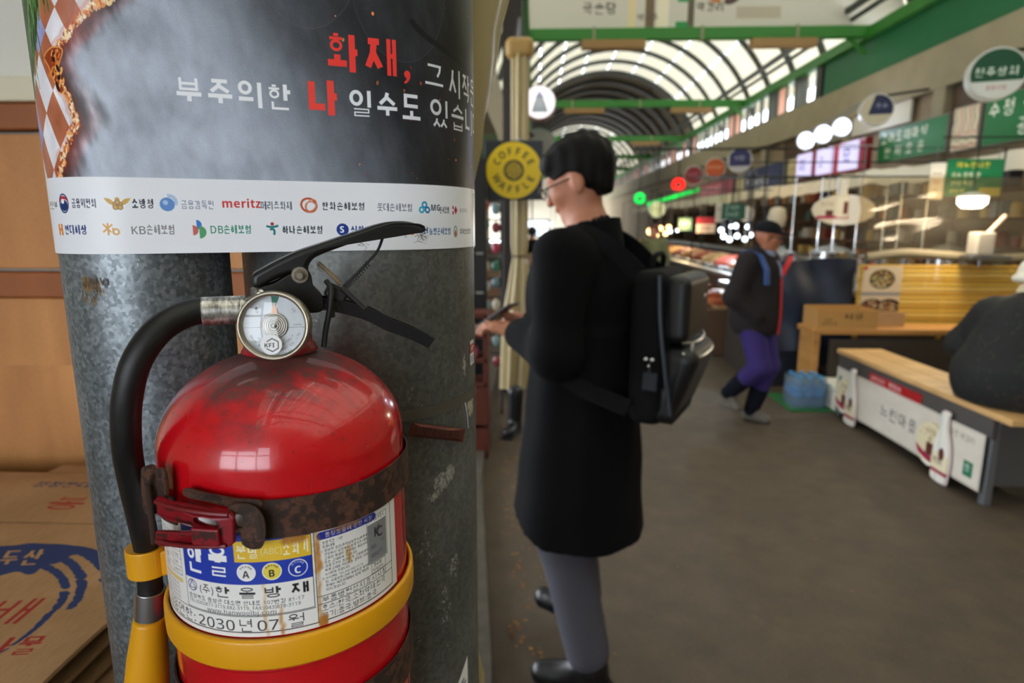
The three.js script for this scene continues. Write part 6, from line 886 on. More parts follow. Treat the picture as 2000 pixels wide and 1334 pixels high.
// ---- the stall behind: table, carton, tarpaulin, slatted mat
{
  const t = thing('stall_counter', 'low wooden stall counter behind the bench', 'counter', [0, 0, 0]), wm = new THREE.MeshPhysicalMaterial({ map: canvasTex(256, 128, (c, w, h) => pixels(c, w, h, (x, y) => { const n = (fbm(x / 90, y / 5, 4) - .5) * 40; return [190 + n, 136 + n * .9, 74 + n * .7]; }), { repeat: [1, 1] }), roughness: .5 });
  part(t, 'counter_top', metreUV(rbox(2.1, .05, .32, .008, 3.42, .615, -5.5)), wm); part(t, 'back_board', metreUV(rbox(.06, .58, .28, .006, 2.42, .3, -5.5)), wm); part(t, 'front_board', box(1.9, .5, .02, 3.48, .3, -5.36), mat('#3c342c')); part(t, 'shelf', box(1.9, .03, .26, 3.48, .25, -5.5), mat('#4a3e32'));
  const c1 = thing('carton', 'open brown carton with black stamp on the counter end', 'carton', [2.66, .64, -5.5]); const km = mat('#ffffff', { map: signTex(256, 128, '#b98a4c', [['취급', 110, 20, 48, '#3f2f1c', { wt: .16 }], ['광장시장', 20, 84, 18, '#4f3b22', {}], ['서울', 30, 60, 18, '#4f3b22', {}]]), roughness: .8 });
  const ck = mat('#b98a4c', { roughness: .8 }); part(c1, 'front_wall', rbox(.5, .16, .008, .002, 0, .08, .14), km); part(c1, 'back_wall', rbox(.5, .17, .008, .002, 0, .085, -.14), ck); for (const s of [-1, 1]) part(c1, 'side_wall', rbox(.008, .16, .28, .002, s * .25, .08, 0), ck); part(c1, 'bottom', box(.49, .008, .27, 0, .006, 0), ck); part(c1, 'flap', rbox(.26, .13, .006, .002, .37, .075, .1).rotateY(0), mat('#c79a68', { roughness: .8 }));
  const tp = mat('#1d2738', { roughness: .45 });
  const tarp = single('tarpaulin', sheet(40, 24, (u, v) => [lerp(1.98, 2.89, u), lerp(.38, 1.2, v) - .02 * Math.sin(u * 6), -5.76 + .02 * Math.sin(u * 14 + v * 3) + .018 * Math.sin(v * 9 + u * 5)], .003), tp, 'dark navy tarpaulin hung over the end of the stall', 'tarpaulin');
  const tb = thing('tarpaulin_rack', 'dark box frame under the navy tarpaulin', 'frame', [0, 0, 0]); for (const x of [2.04, 2.9]) part(tb, 'post', rbox(.05, 1.16, .05, .005, x, .58, -5.88), M.darkSteel); part(tb, 'crossbar', rbox(.95, .05, .05, .005, 2.47, 1.16, -5.88), M.darkSteel); part(tb, 'skirt', box(.9, .5, .03, 2.47, .26, -5.86), mat('#181c26'));
  // yellow slatted mat
  const mt = thing('slatted_mat', 'yellow slatted bamboo screen standing behind the counter', 'screen', [0, 0, 0]), ym = [mat('#d8b04a', { roughness: .55 }), mat('#c99d3c', { roughness: .55 }), mat('#dfbd62', { roughness: .55 })];
  for (let i = 0; i < 14; i++) part(mt, 'slat', rbox(1.55, .032, .02, .005, 3.68, .63 + i * .0395, -5.72), ym[(i * 7) % 3]); for (const x of [2.93, 3.68, 4.4]) part(mt, 'batten', box(.04, 1.15, .02, x, .58, -5.745), mat('#b58d38'));
  // food poster on it
  single('food_poster', box(.34, .5, .004, 3.1, .9, -5.703), mat('#ffffff', { map: canvasTex(256, 384, (c, w, h) => { c.fillStyle = '#c9b79a'; c.fillRect(0, 0, w, h); for (const [cx, cy, f, g] of [[128, 90, '#6f6a34', '#a9a25c'], [80, 290, '#4d3628', '#7a5238'], [190, 290, '#5d4a34', '#b09058']]) { c.fillStyle = '#2a241e'; c.beginPath(); c.ellipse(cx, cy, 84, 66, 0, 0, 7); c.fill(); for (let i = 0; i < 160; i++) { c.fillStyle = [f, g, '#c9c09a', '#8a3a22'][i & 3]; const a = rr(0, 6.28), q = Math.sqrt(rnd()); c.beginPath(); c.ellipse(cx + Math.cos(a) * q * 72, cy + Math.sin(a) * q * 54, rr(3, 10), rr(3, 7), rr(0, 3), 0, 7); c.fill(); } } c.fillStyle = '#8a8a86'; c.fillRect(0, 178, w, 26); c.fillStyle = '#b0322a'; c.beginPath(); c.arc(14, 14, 14, 0, 7); c.fill(); }), roughness: .4 }), 'poster with photographs of food bowls on the yellow screen', 'poster');
}
// ---- water packs, foam box and green mat on the ground
{
  single('green_mat', rbox(.62, .012, .55, .004, 2.42, .006, -5.3), mat('#1f6b34', { roughness: .8 }), 'green plastic mat under the water packs', 'mat');
  const bot = lathe([[0, 0], [.036, .002], [.04, .01], [.04, .06], [.037, .07], [.04, .08], [.04, .13], [.037, .14], [.04, .15], [.038, .19], [.016, .235], [.015, .25], [0, .25]], 18), clear = new THREE.MeshPhysicalMaterial({ color: col('#cfe4f0'), transmission: .85, roughness: .12, thickness: 0 }), lab = mat('#5aa0cf', { roughness: .4 }), capM = mat('#4f9ad0', { roughness: .4 });
  const proto = thing('water_bottle', 'clear water bottle with blue label in the shrink pack on the green mat', 'bottle', [2.2, .012, -5.12], 0, 'water bottles in the pack');
  part(proto, 'bottle_body', bot, clear); part(proto, 'wrap_label', lathe([[.0405, .1], [.0405, .17]], 18), lab); part(proto, 'cap', cyl(.017, .016, .02, 14, 0, .25, 0), capM);
  for (let i = 0; i < 3; i++) for (let j = 0; j < 3; j++) if (i || j) copyOf(proto).position.set(2.2 + i * .086, .012, -5.12 - j * .086);
  const film = single('pack_film', sheet(30, 4, (u, v) => { const a = u * Math.PI * 2, c = Math.cos(a), s = Math.sin(a), q = Math.pow(Math.pow(Math.abs(c), 6) + Math.pow(Math.abs(s), 6), -1 / 6) * .14; return [2.286 + c * q, .02 + v * .24, -5.206 + s * q]; }, .001), new THREE.MeshPhysicalMaterial({ color: col('#dcecf6'), transmission: .92, roughness: .08, thickness: 0 }), 'clear shrink film round the pack of water bottles', 'film');
  const f = thing('foam_box', 'white foam box beside the water bottles', 'box', [2.58, .012, -5.17]); part(f, 'box_body', rbox(.26, .17, .3, .015, 0, .085, 0), mat('#d8d4c6', { roughness: .8 })); part(f, 'lid', rbox(.275, .04, .315, .012, 0, .192, 0), mat('#dedacc', { roughness: .8 }));
}
// ---- awning along the stalls
{
  const aw = thing('cloth_awning', 'long cream cloth awning edge running above the stalls', 'awning', [0, 0, 0]), am = mat('#e2dac4', { roughness: .8 });
  for (let i = 0; i < 6; i++) { const z0 = -5.2 - i * 4.2, z1 = z0 - 4.18; part(aw, 'cloth', sheet(26, 10, (u, v) => { const z = lerp(z0, z1, u), sag = .05 * Math.sin(u * Math.PI) + .012 * Math.sin(u * 40 + i); return [lerp(4.6, 5.48, v), lerp(2.22 - sag, 2.31, v) + .015 * Math.sin(u * 22 + v * 6), z]; }, .006), am); part(aw, 'valance', sheet(40, 3, (u, v) => { const z = lerp(z0, z1, u), sag = .05 * Math.sin(u * Math.PI) + .012 * Math.sin(u * 40 + i); return [4.6 + .012 * Math.sin(u * 60), lerp(2.25, 2.06, v) - sag - .01 * Math.sin(u * 33), z]; }, .004), am); part(aw, 'pole', rod([4.64, 0, z0], [4.64, 2.2, z0], .016, 10), M.darkSteel); }
}
// facade counter shops under the awning: dim interiors with shelves of goods
{
  const sh = thing('shop_shelving', 'crowded shop shelving under the awning', 'shelf', [0, 0, 0]), sm = mat('#6a5038', { roughness: .7 });
  for (let i = 0; i < 5; i++) part(sh, 'shelf_board', box(.42, .03, 24, 5.85, .5 + i * .36, -19), sm); for (let z = -7; z > -31; z -= 2.4) part(sh, 'upright', box(.4, 2.1, .05, 5.85, 1.05, z), sm);
  const cols = ['#b08a5a', '#8a3a2a', '#c9c2b0', '#4a5a4a', '#d8b86a', '#6a3a2a', '#9aa4a8', '#3a3a44', '#c47a4a', '#e0d8c8'].map((c) => mat(c, { roughness: .5 })), jarG = lathe([[0, 0], [.07, 0], [.075, .01], [.075, .14], [.06, .17], [.062, .19], [0, .19]], 12), bxG = rbox(.16, .2, .2, .01, 0, .1, 0), tinG = cyl(.06, .06, .13, 12);
  let n = 0; for (let i = 0; i < 5; i++) for (let z = -7.15; z > -18; z -= rr(.2, .42)) { if (Math.abs((((-z - 7) % 2.4) + 2.4) % 2.4 - 1.2) > 1.06) continue; const k = n++ % 3, g = [jarG, bxG, tinG][k], nm = ['jar', 'packet', 'tin'][k], q = rnd() * 10 | 0, cn = ['tan', 'rust red', 'pale grey', 'dark green', 'golden', 'brown', 'blue-grey', 'charcoal', 'orange', 'cream'][q], o = single(nm, g, cols[q], `small ${cn} ${['jar', 'packet', 'round tin'][k]} on the crowded shop shelving`, nm, `${cn} ${nm}s on the shop shelving`); o.position.set(5.8, .516 + i * .36, z); }
  const cn = thing('food_counter', 'long food counter in front of the shop shelving', 'counter', [0, 0, 0]); part(cn, 'counter_top', rbox(.7, .05, 20, .01, 5.12, .92, -18), mat('#8d8a84', { metalness: .5, roughness: .35 })); part(cn, 'counter_front', box(.04, .88, 20, 4.8, .45, -18), mat('#3a3430'));
  // trays heaped with food, pots and steamers on the near stall block
  const isl = thing('island_stall', 'island food stall with steel counter in the middle of the aisle', 'stall', [0, 0, 0]); part(isl, 'counter_top', rbox(1.0, .05, 11, .01, 2.97, .86, -13), mat('#9a9a98', { metalness: .7, roughness: .35 })); part(isl, 'counter_front', box(.04, .82, 11, 2.49, .42, -13), mat('#4a3a30')); part(isl, 'end_panel', box(.96, .82, .04, 2.97, .42, -7.52), mat('#54402f')); for (let z = -7.6; z > -19; z -= 2.7) part(isl, 'canopy_post', rod([2.53, .86, z], [2.53, 2.1, z], .01, 8), M.dark); part(isl, 'canopy_rail', rod([2.53, 2.1, -7.5], [2.53, 2.1, -18.5], .01, 8), M.dark);
  const foodT = (rgb) => mottle(rgb, 60, { size: 256, f: 22, grain: 30, rep: [2, 2] }), fm = [foodT([150, 70, 44]), foodT([170, 110, 60]), foodT([120, 50, 38]), foodT([186, 150, 100])].map((m) => mat('#ffffff', { map: m, roughness: .5 }));
  for (let i = 0; i < 14; i++) { const z = -7.75 - i * .72, t = thing('food_tray', 'steel tray heaped with ' + ['red rice cakes', 'fried pancakes', 'dark sausages', 'pale dumplings'][i % 4] + ' on the island stall', 'food tray', [2.86, .885, z], 0, 'food trays of ' + ['rice cakes', 'pancakes', 'sausages', 'dumplings'][i % 4]); part(t, 'tray', rbox(.56, .05, .58, .015, 0, .025, 0), M.steel); const heap = part(t, 'food_heap', deform(new THREE.SphereGeometry(.25, 26, 14, 0, 7, 0, 1.57).scale(1, .55, 1.05), (v) => { v.multiplyScalar(1 + .12 * Math.sin(v.x * 60) * Math.sin(v.z * 55)); }).translate(0, .05, 0), fm[i % 4]); heap.userData.kind = 'stuff'; }
  // brick-red piles low in front (packed goods)
  for (let i = 0; i < 3; i++) { const t = thing('goods_crate', ['crate piled with red packets beside the walking old man', 'crate piled with brown packets behind the walking old man', 'crate piled with mixed packets under the island stall'][i], 'crate', [2.16, 0, -7.6 - i * .9]); part(t, 'crate_body', rbox(.42, .55, .7, .02, 0, .275, 0), mat('#5a4230')); for (let k = 0; k < 18; k++) part(t, 'packet', rbox(.15, .07, .2, .015, rr(-.13, .13), .56 + (k % 3) * .065, rr(-.24, .24)).rotateY(0), mat(['#a4502e', '#c0724a', '#7a2a20', '#b08a5a'][k % 4], { roughness: .45 })); }
  // pots on the near stall
  for (const [x, z, r, h, lb] of [[3.05, -6.6, .2, .34, 'tall steel soup pot beside the pale plastic tub'], [3.62, -6.7, .22, .28, 'wide steel pot behind the yellow screen'], [2.6, -6.75, .16, .3, 'narrow steel pot behind the navy tarpaulin'], [4.16, -6.5, .18, .36, 'steel pot under the bright shop lamp']]) { const p = thing('stock_pot', lb, 'pot', [x, .9, z]); part(p, 'pot_body', lathe([[0, 0], [r * .97, 0], [r, .02], [r, h], [r * 1.04, h + .006], [r * .98, h], [r * .97, .02], [0, .02]], 32), M.chrome); part(p, 'lid', lathe([[r * 1.02, h + .005], [r * .6, h + .04], [.03, h + .06], [.03, h + .085], [0, h + .09]], 32), M.steel); for (const s of [-1, 1]) part(p, 'handle', tube([[s * r, h * .75, -.05], [s * (r + .05), h * .77, -.04], [s * (r + .05), h * .77, .04], [s * r, h * .75, .05]], .009, 14, 6), M.steel); }
  const ns = thing('cooking_counter', 'steel cooking counter behind the tarpaulin and the yellow screen', 'counter', [0, 0, 0]); part(ns, 'counter_top', rbox(2.3, .06, 1.1, .01, 3.2, .87, -6.55), mat('#8c8c8a', { metalness: .7, roughness: .35 })); part(ns, 'counter_body', box(2.2, .84, .9, 3.25, .42, -6.55), mat('#3a3430')); for (const x of [2.15, 4.3]) part(ns, 'corner_post', rod([x, .9, -6.1], [x, 2.2, -6.1], .008, 8), M.dark); part(ns, 'top_rail', rod([2.15, 2.2, -6.06], [4.54, 2.2, -6.06], .004, 6), M.dark); part(ns, 'utensil_rail', rod([2.15, 1.95, -6.1], [4.3, 1.95, -6.1], .008, 8), M.dark);
  for (let i = 0; i < 7; i++) { const u = thing('ladle', 'long steel ladle hanging over the cooking counter', 'utensil', [2.45 + i * .2 + rr(-.04, .04), 1.2, -6.1], 0, 'ladles hanging on the rail'); part(u, 'handle', rod([0, .04, 0], [0, .74, 0], .006, 6), M.chrome); part(u, 'bowl', new THREE.SphereGeometry(.05, 16, 8, 0, 7, 1.57, 1.57).translate(0, .05, 0), M.chrome); }
  for (let i = 0; i < 6; i++) { const u = thing('bottle', ['amber', 'brown', 'red', 'golden', 'clear', 'dark'][i] + ' sauce bottle on the cooking counter edge', 'bottle', [2.35 + i * .17, .9, -6.1]); part(u, 'bottle_body', lathe([[0, 0], [.035, 0], [.036, .14], [.014, .19], [.014, .24], [0, .24]], 16), mat(['#a8642a', '#54301c', '#8a2a1c', '#c99a4a', '#b9b9b0', '#2a211c'][i], { roughness: .12, transmission: .3, thickness: 0 })); part(u, 'cap', cyl(.016, .016, .02, 12, 0, .24, 0), mat(['#b0322a', '#d8b86a', '#e0d8c8', '#b0322a', '#3a6a3a', '#b0322a'][i])); }
  // vinyl wind sheet over the counter front
  single('vinyl_sheet', sheet(36, 20, (u, v) => [lerp(2.95, 4.55, u), lerp(1.2, 1.93, v), -5.94 + .03 * Math.sin(u * 9 + v * 4) + .02 * Math.sin(v * 13 - u * 6)], .001), new THREE.MeshPhysicalMaterial({ color: col('#e6e0d2'), transmission: .97, roughness: .1, thickness: 0, specularIntensity: .35 }), 'wrinkled clear vinyl sheet hung in front of the cooking counter', 'sheet');
  single('rolled_cloth', tube([[3.0, 1.22, -5.82], [3.3, 1.26, -5.81], [3.7, 1.24, -5.82], [4.1, 1.21, -5.81], [4.5, 1.23, -5.82]], .04, 50, 12), mat('#8a8068', { roughness: .8 }), 'rolled grey-brown cloth along the top of the yellow screen', 'cloth');
  { const t = thing('plastic_tub', 'pale plastic tub with tilted scoop above the seated person', 'tub', [3.86, 1.25, -5.62]); part(t, 'tub_body', rbox(.16, .2, .14, .02, 0, .1, 0), mat('#a49d90', { roughness: .5 })); part(t, 'scoop', rod([.04, .18, 0], [.16, .34, .02], .018, 8), mat('#d9b9a0', { roughness: .5 })); part(t, 'shelf_bracket', rbox(.34, .03, .16, .004, .05, -.016, 0), M.steel); part(t, 'bracket_leg', rod([.05, -.1, -.06], [.05, -.02, -.06], .012, 8), M.steel); }
}
// hanging boards of the near stall
{
  const ov = new THREE.Shape(); ov.absellipse(0, 0, .29, .14, 0, Math.PI * 2);
  const g = extrude(ov, .02, .003), p = g.attributes.position, uv = g.attributes.uv; for (let i = 0; i < p.count; i++) uv.setXY(i, p.getX(i) / .58 + .5, p.getY(i) / .28 + .5);
  const t = thing('oval_menu_board', 'oval hanging board, half bottle picture and half blank white', 'sign', [2.84, 1.645, -6.0]);
  part(t, 'board', g, mat('#ffffff', { map: canvasTex(512, 256, (c, w, h) => { c.fillStyle = '#d8d0b8'; c.fillRect(0, 0, w, h); c.fillStyle = '#e4e4e2'; c.fillRect(296, 0, 220, h); c.fillStyle = '#5a2f26'; c.fillRect(110, 130, 60, 70); c.fillStyle = '#a82850'; c.fillRect(40, 176, 256, 26); c.fillStyle = '#e8e0ca'; c.fillRect(196, 20, 90, 170); c.fillStyle = '#6a2a24'; c.fillRect(250, 60, 34, 100); write(c, '국순당', 60, 60, 40, '#a87a6a', { wt: .1 }); c.fillStyle = '#e8e4da'; c.fillRect(170, 200, 130, 56); }), roughness: .45 }));
  part(t, 'bottle_neck', rbox(.08, .2, .02, .02, -.02, .16, .006), mat('#d9d4c4')); for (const x of [-.15, .15]) part(t, 'cord', rod([x, .12, .01], [x, .57, .01], .003, 6), M.steel); part(t, 'hanger', rod([-.2, .57, .01], [.2, .57, .01], .006, 6), M.steel);
  const m1 = thing('menu_board', 'green hanging menu board with yellow heading beside the bright lamp', 'sign', [3.98, 1.93, -6.0]); part(m1, 'board', rbox(.5, .33, .015, .004), mat('#ffffff', { map: signTex(384, 256, '#14744a', [['메뉴안내판', 60, 18, 44, '#d8c23a', { gap: .2 }], ['국수 만두 전', 30, 90, 38, '#e6e8dc', {}], ['순대 육회', 30, 146, 38, '#e6e8dc', {}], ['비빔밥', 30, 200, 38, '#c9c88a', {}]], (c) => { c.fillStyle = '#b8b86a'; c.fillRect(230, 196, 150, 60); }), roughness: .45 })); for (const x of [-.2, .2]) part(m1, 'cord', rod([x, .16, 0], [x, .28, -.02], .003, 6), M.steel);
  const m2 = thing('menu_board', 'narrow white hanging board with red marks beside the green menu', 'sign', [3.645, 1.9, -5.99]); part(m2, 'board', rbox(.13, .32, .012, .004), mat('#ffffff', { map: signTex(96, 240, '#dcdcd6', [['원산지', 14, 60, 22, '#6a6a70', {}], ['국산', 22, 116, 26, '#c8626a', {}], ['쌀', 34, 170, 24, '#6a7080', {}]]), roughness: .5 })); part(m2, 'cord', rod([0, .15, 0], [0, .3, -.04], .003, 6), M.steel);
  // bright shop lamp
  const L = thing('shop_lamp', 'glowing white pendant lamp under the green menu board', 'lamp', [3.66, 1.7, -5.5]); part(L, 'shade', lathe([[.03, .08], [.115, .05], [.118, .04], [.03, .07]], 28), mat('#c9c4b4', { roughness: .4 })); part(L, 'bulb', lathe([[0, -.055], [.07, -.05], [.105, -.015], [.108, .03], [.03, .07], [0, .07]], 28), glow('#fff1d6', 5)); part(L, 'cord', rod([0, .07, 0], [0, .52, 0], .005, 6), M.black); part(L, 'rail', rod([-.3, .52, 0], [.91, .52, 0], .007, 6), M.black); const l = new THREE.PointLight(0xffe9c8, 2.2); l.castShadow = true; l.shadow.radius = 5; L.add(l);
}
// ---- neon shapes
{
  const neon = (name, label, geo, c, k, z) => { const t = thing(name, label, 'neon', z); part(t, 'neon_tube', geo, glow(c, k)); return t; };
  const ringG = new THREE.TorusGeometry(.115, .048, 14, 40);
  const a = neon('neon_ring', 'glowing red neon ring above the green neon bar', ringG, '#ff1a16', 1.5, [3.48, 2.455, -15.8]); part(a, 'drop_rod', rod([0, .19, 0], [0, .845, 0], .015, 6), M.darkSteel); const nf = thing('neon_bracket', 'dark pipe bracket from the facade carrying the neon rings', 'bracket'); part(nf, 'pipe', rod([2.4, 3.3, -15.8], [6.2, 3.3, -15.8], .02, 8), M.darkSteel); part(nf, 'pipe', rod([2.4, 3.3, -16], [6.2, 3.3, -16], .02, 8), M.darkSteel);
  const b = neon('neon_ring', 'glowing green neon ring at the end of the green bar', new THREE.TorusGeometry(.1, .045, 14, 40), '#00d455', 1.2, [2.59, 2.14, -16]); part(b, 'drop_rod', rod([0, .16, 0], [0, 1.16, 0], .012, 6), M.darkSteel);
  const c = neon('neon_bar', 'slanting green neon bar under the red ring', rod([-.6, -.175, 0], [.66, .185, 0], .045, 12), '#00c24c', 1.1, [3.38, 2.165, -16]); part(c, 'hanger', rod([-.35, -.08, 0], [-.35, 1.135, 0], .015, 6), M.darkSteel);
  for (const [o, cc, k, z] of [[a, 0xff2a20, .3, .15], [b, 0x10d060, .3, .15], [c, 0x10d060, .4, .15]]) { const l = new THREE.PointLight(cc, k); l.castShadow = true; l.position.set(0, 0, z); o.add(l); }
  const d = roundSign('round_sign', 'small lit pale yellow sign under the green neon bar', 2.97, 1.86, -15.75, .2, disc('#e2e2a0', (c) => { write(c, '분식집', 40, 92, 60, '#8a8a4a', { wt: .12 }); }), { arm: 0, lit: .75 }); part(d, 'drop_rod', rod([0, .19, -.05], [0, 1.44, -.05], .012, 6), M.darkSteel);
}
// ---- bulbs over the far stalls
{
  const bulb = (px, py, z, r, c, k, label, group) => { const p = onZ(px, py, z), t = thing('light_bulb', label, 'bulb', [p.x, p.y, p.z], 0, group); part(t, 'bulb', sph(r, 0, 0, 0, 10), glow(c, k)); part(t, 'cord', rod([0, r * .9, 0], [0, 2.15 - p.y + (p.y > 2.1 ? .4 : 0), 0], .006, 5), M.black); return t; };
  const warm = [[1270, 452, 20], [1290, 446, 14], [1306, 444, 14], [1283, 460, 10], [1300, 456, 14]], cold = [[1309, 452, 14], [1323, 450, 12], [1408, 449, 13], [1437, 441, 13], [1428, 442, 9], [1413, 462, 13], [1425, 468, 13], [1440, 461, 13], [1455, 467, 13], [1466, 459, 13], [1460, 443, 12], [1495, 435, 13]];
  for (const [x, y, d] of warm) bulb(x, y, -12.5, d * .0034, '#ffcf8a', 5, 'warm glowing bulb hanging over the island stall beyond the far neon', 'warm bulbs over the island stall');
  for (const [x, y, d] of cold) bulb(x, y, x > 1400 ? -9 : -12.5, d * .0026, '#e6f2ff', 4, 'cold white bulb in the string over the stall behind the old man', 'cold bulbs behind the old man');
  const l = new THREE.PointLight(0xffd9a0, 3); l.position.set(2.9, 1.5, -12.3); l.castShadow = true; l.shadow.radius = 10; const h = scene.getObjectByName('light_bulb'); l.position.sub(h.position); h.add(l);
  const l2 = new THREE.PointLight(0xe6f2ff, 3); const h2 = scene.getObjectByName('light_bulb_010'); l2.position.set(0, .02, .1); l2.castShadow = true; h2.add(l2);
  const rail = thing('lamp_rail', 'thin rail carrying the hanging bulbs over the stalls', 'rail', [0, 0, 0]); for (const z of [-9, -12.5]) part(rail, 'rail_bar', rod([2.2, 2.16, z], [4.54, 2.16, z], .012, 6), M.black);
  const hang = (label, px, py, z, w, h, tex) => { const p = onZ(px, py, z), t = thing('menu_board', label, 'sign', [p.x, p.y, p.z]); part(t, 'board', rbox(w, h, .015, .004), mat('#ffffff', { map: tex, roughness: .5 })); part(t, 'cord', rod([0, h / 2 - .02, 0], [0, 2.15 - p.y, 0], .004, 5), M.black); };
  hang('dark green menu board hanging beside a pale strip over the island stall', 1433, 413, -8.2, .3, .2, signTex(192, 128, '#1c5040', [['고기전', 20, 14, 42, '#a8bfae', {}], ['김치전', 20, 68, 42, '#a8bfae', {}]]));
  hang('pale strip board hanging beside the dark green menu board', 1405, 415, -8.25, .1, .24, signTex(64, 128, '#cfc4b0', [['맛', 16, 30, 30, '#8a6a50', {}]]));
  hang('red and white price board farther along the island stall', 1379, 440, -12.4, .36, .3, signTex(128, 96, '#b8aca4', [['순대', 26, 50, 34, '#7a3a3a', {}]], (c) => { c.fillStyle = '#8e2434'; c.fillRect(0, 0, 128, 40); }));
  hang('small dark green board over the far end of the island stall', 1338, 438, -12.45, .26, .24, signTex(96, 96, '#27483a', [['빈대떡', 10, 30, 26, '#8aa090', {}]]));
  for (const [px, py, z, lb] of [[1518, 425, -7.4, 'cream paper lantern hanging above the old man'], [1460, 418, -10, 'cream paper lantern farther along the stalls']]) { const p = onZ(px, py, z), t = thing('paper_lantern', lb, 'lantern', [p.x, p.y, p.z]); part(t, 'shade', lathe([[.03, -.12], [.08, -.1], [.1, 0], [.08, .1], [.03, .12]], 20), mat('#cdbfa4', { roughness: .7 })); part(t, 'cord', rod([0, .11, 0], [0, 2.2 - p.y, 0], .004, 5), M.black); }
  single('lantern_wire', rod([2.3, 2.2, -7.4], [4.62, 2.2, -7.4], .008, 6), M.black, 'wire from which the near paper lantern hangs', 'wire'); single('lantern_wire', rod([2.3, 2.2, -10], [4.62, 2.2, -10], .008, 6), M.black, 'wire from which the far paper lantern hangs', 'wire');
}
// ================= SHOP SIDE: vinyl curtain, round signs, shelves =================
{
  // cream vinyl roll hanging just behind the thick pipe
  const vm = mat('#c8b888', { roughness: .25, clearcoat: .6, clearcoatRoughness: .15 });
  const edge = [[1030, -240], [1008, -120], [987, 0], [962, 130], [936, 290], [915, 380], [905, 600], [908, 900], [924, 1080], [934, 1160], [931, 1230], [944, 1310], [950, 1420], [950, 1900]].map(([px, py]) => { const p = onZ(px, py, -.8); return [p.x, p.y]; });
  const ex = (y) => { for (let i = 0; i < edge.length - 1; i++) if (y <= edge[i][1] && y >= edge[i + 1][1]) return lerp(edge[i][0], edge[i + 1][0], (edge[i][1] - y) / (edge[i][1] - edge[i + 1][1])); return y > 2 ? edge[0][0] : edge.at(-1)[0]; };
  const t = thing('vinyl_curtain', 'glossy cream vinyl curtain gathered behind the thick pipe', 'curtain', [0, 0, 0]);
  part(t, 'curtain_sheet', sheet(40, 60, (u, v) => { const y = lerp(.25, 2.35, v), x1 = ex(y) + .002 * Math.sin(y * 60), x0 = -.33; return [lerp(x0, x1, u), y, -.80 + .018 * Math.sin(u * 20 + v * 5) - .05 * Math.sin(u * 3)]; }, .003), vm);
  part(t, 'curtain_rail', rod([-.5, 2.36, -.8], [.2, 2.36, -.8], .015, 8), M.steel); part(t, 'rail_hanger', rod([-.45, 2.36, -.8], [-.45, 3.37, -.8], .01, 6), M.steel);
}
{
  // gathered vinyl curtain farther along, tied in the middle
  const t = thing('tied_curtain', 'cream vinyl curtain gathered and tied beside the coffee sign', 'curtain', [-.115, 0, -4.66]), cm = mat('#bfae84', { roughness: .4, clearcoat: .3 });
  part(t, 'curtain_bundle', grid(72, 50, (u, v) => { const y = lerp(.28, 2.78, v), a = u * Math.PI * 2, r = (y > 1.3 ? .055 : .055 + .045 * smooth(1.27, .75, y)) * (1 - .22 * Math.exp(-(((y - 1.28) / .05) ** 2))); const q = r * (1 + .22 * Math.sin(a * 7 + y * .8)); return [Math.cos(a) * q - (y < 1.2 ? (1.2 - y) * .03 : 0), y, Math.sin(a) * q]; }), cm);
  part(t, 'tie', new THREE.TorusGeometry(.05, .009, 8, 24).rotateX(Math.PI / 2).translate(0, 1.285, 0), mat('#6a5a40')); part(t, 'top_roll', rbox(.2, .14, .14, .05, .0, 2.72, 0, 3), mat('#b08e52', { roughness: .5 })); part(t, 'hook', rod([0, 2.78, 0], [0, 2.9, 0], .012, 6), M.steel); part(t, 'curtain_rail', rod([0, 2.9, .05], [-.08, 2.9, -.855], .012, 6), M.steel);
  const b = thing('rubber_boot', 'black rubber boot standing at the foot of the tied curtain', 'boot', [-.14, 0, -4.42], -.3); const boot = blend(.03, caps(0, .06, 0, 0, .3, -.02, .05, .06), caps(0, .045, -.03, 0, .04, .14, .045, .045)); part(b, 'boot_shaft', nets(cutBelow(boot, .01), [-.09, 0, -.11], [.09, .36, .21], .012), mat('#15161a', { roughness: .35 })); part(b, 'sole', rbox(.09, .02, .28, .01, 0, .01, .04), M.black);
}
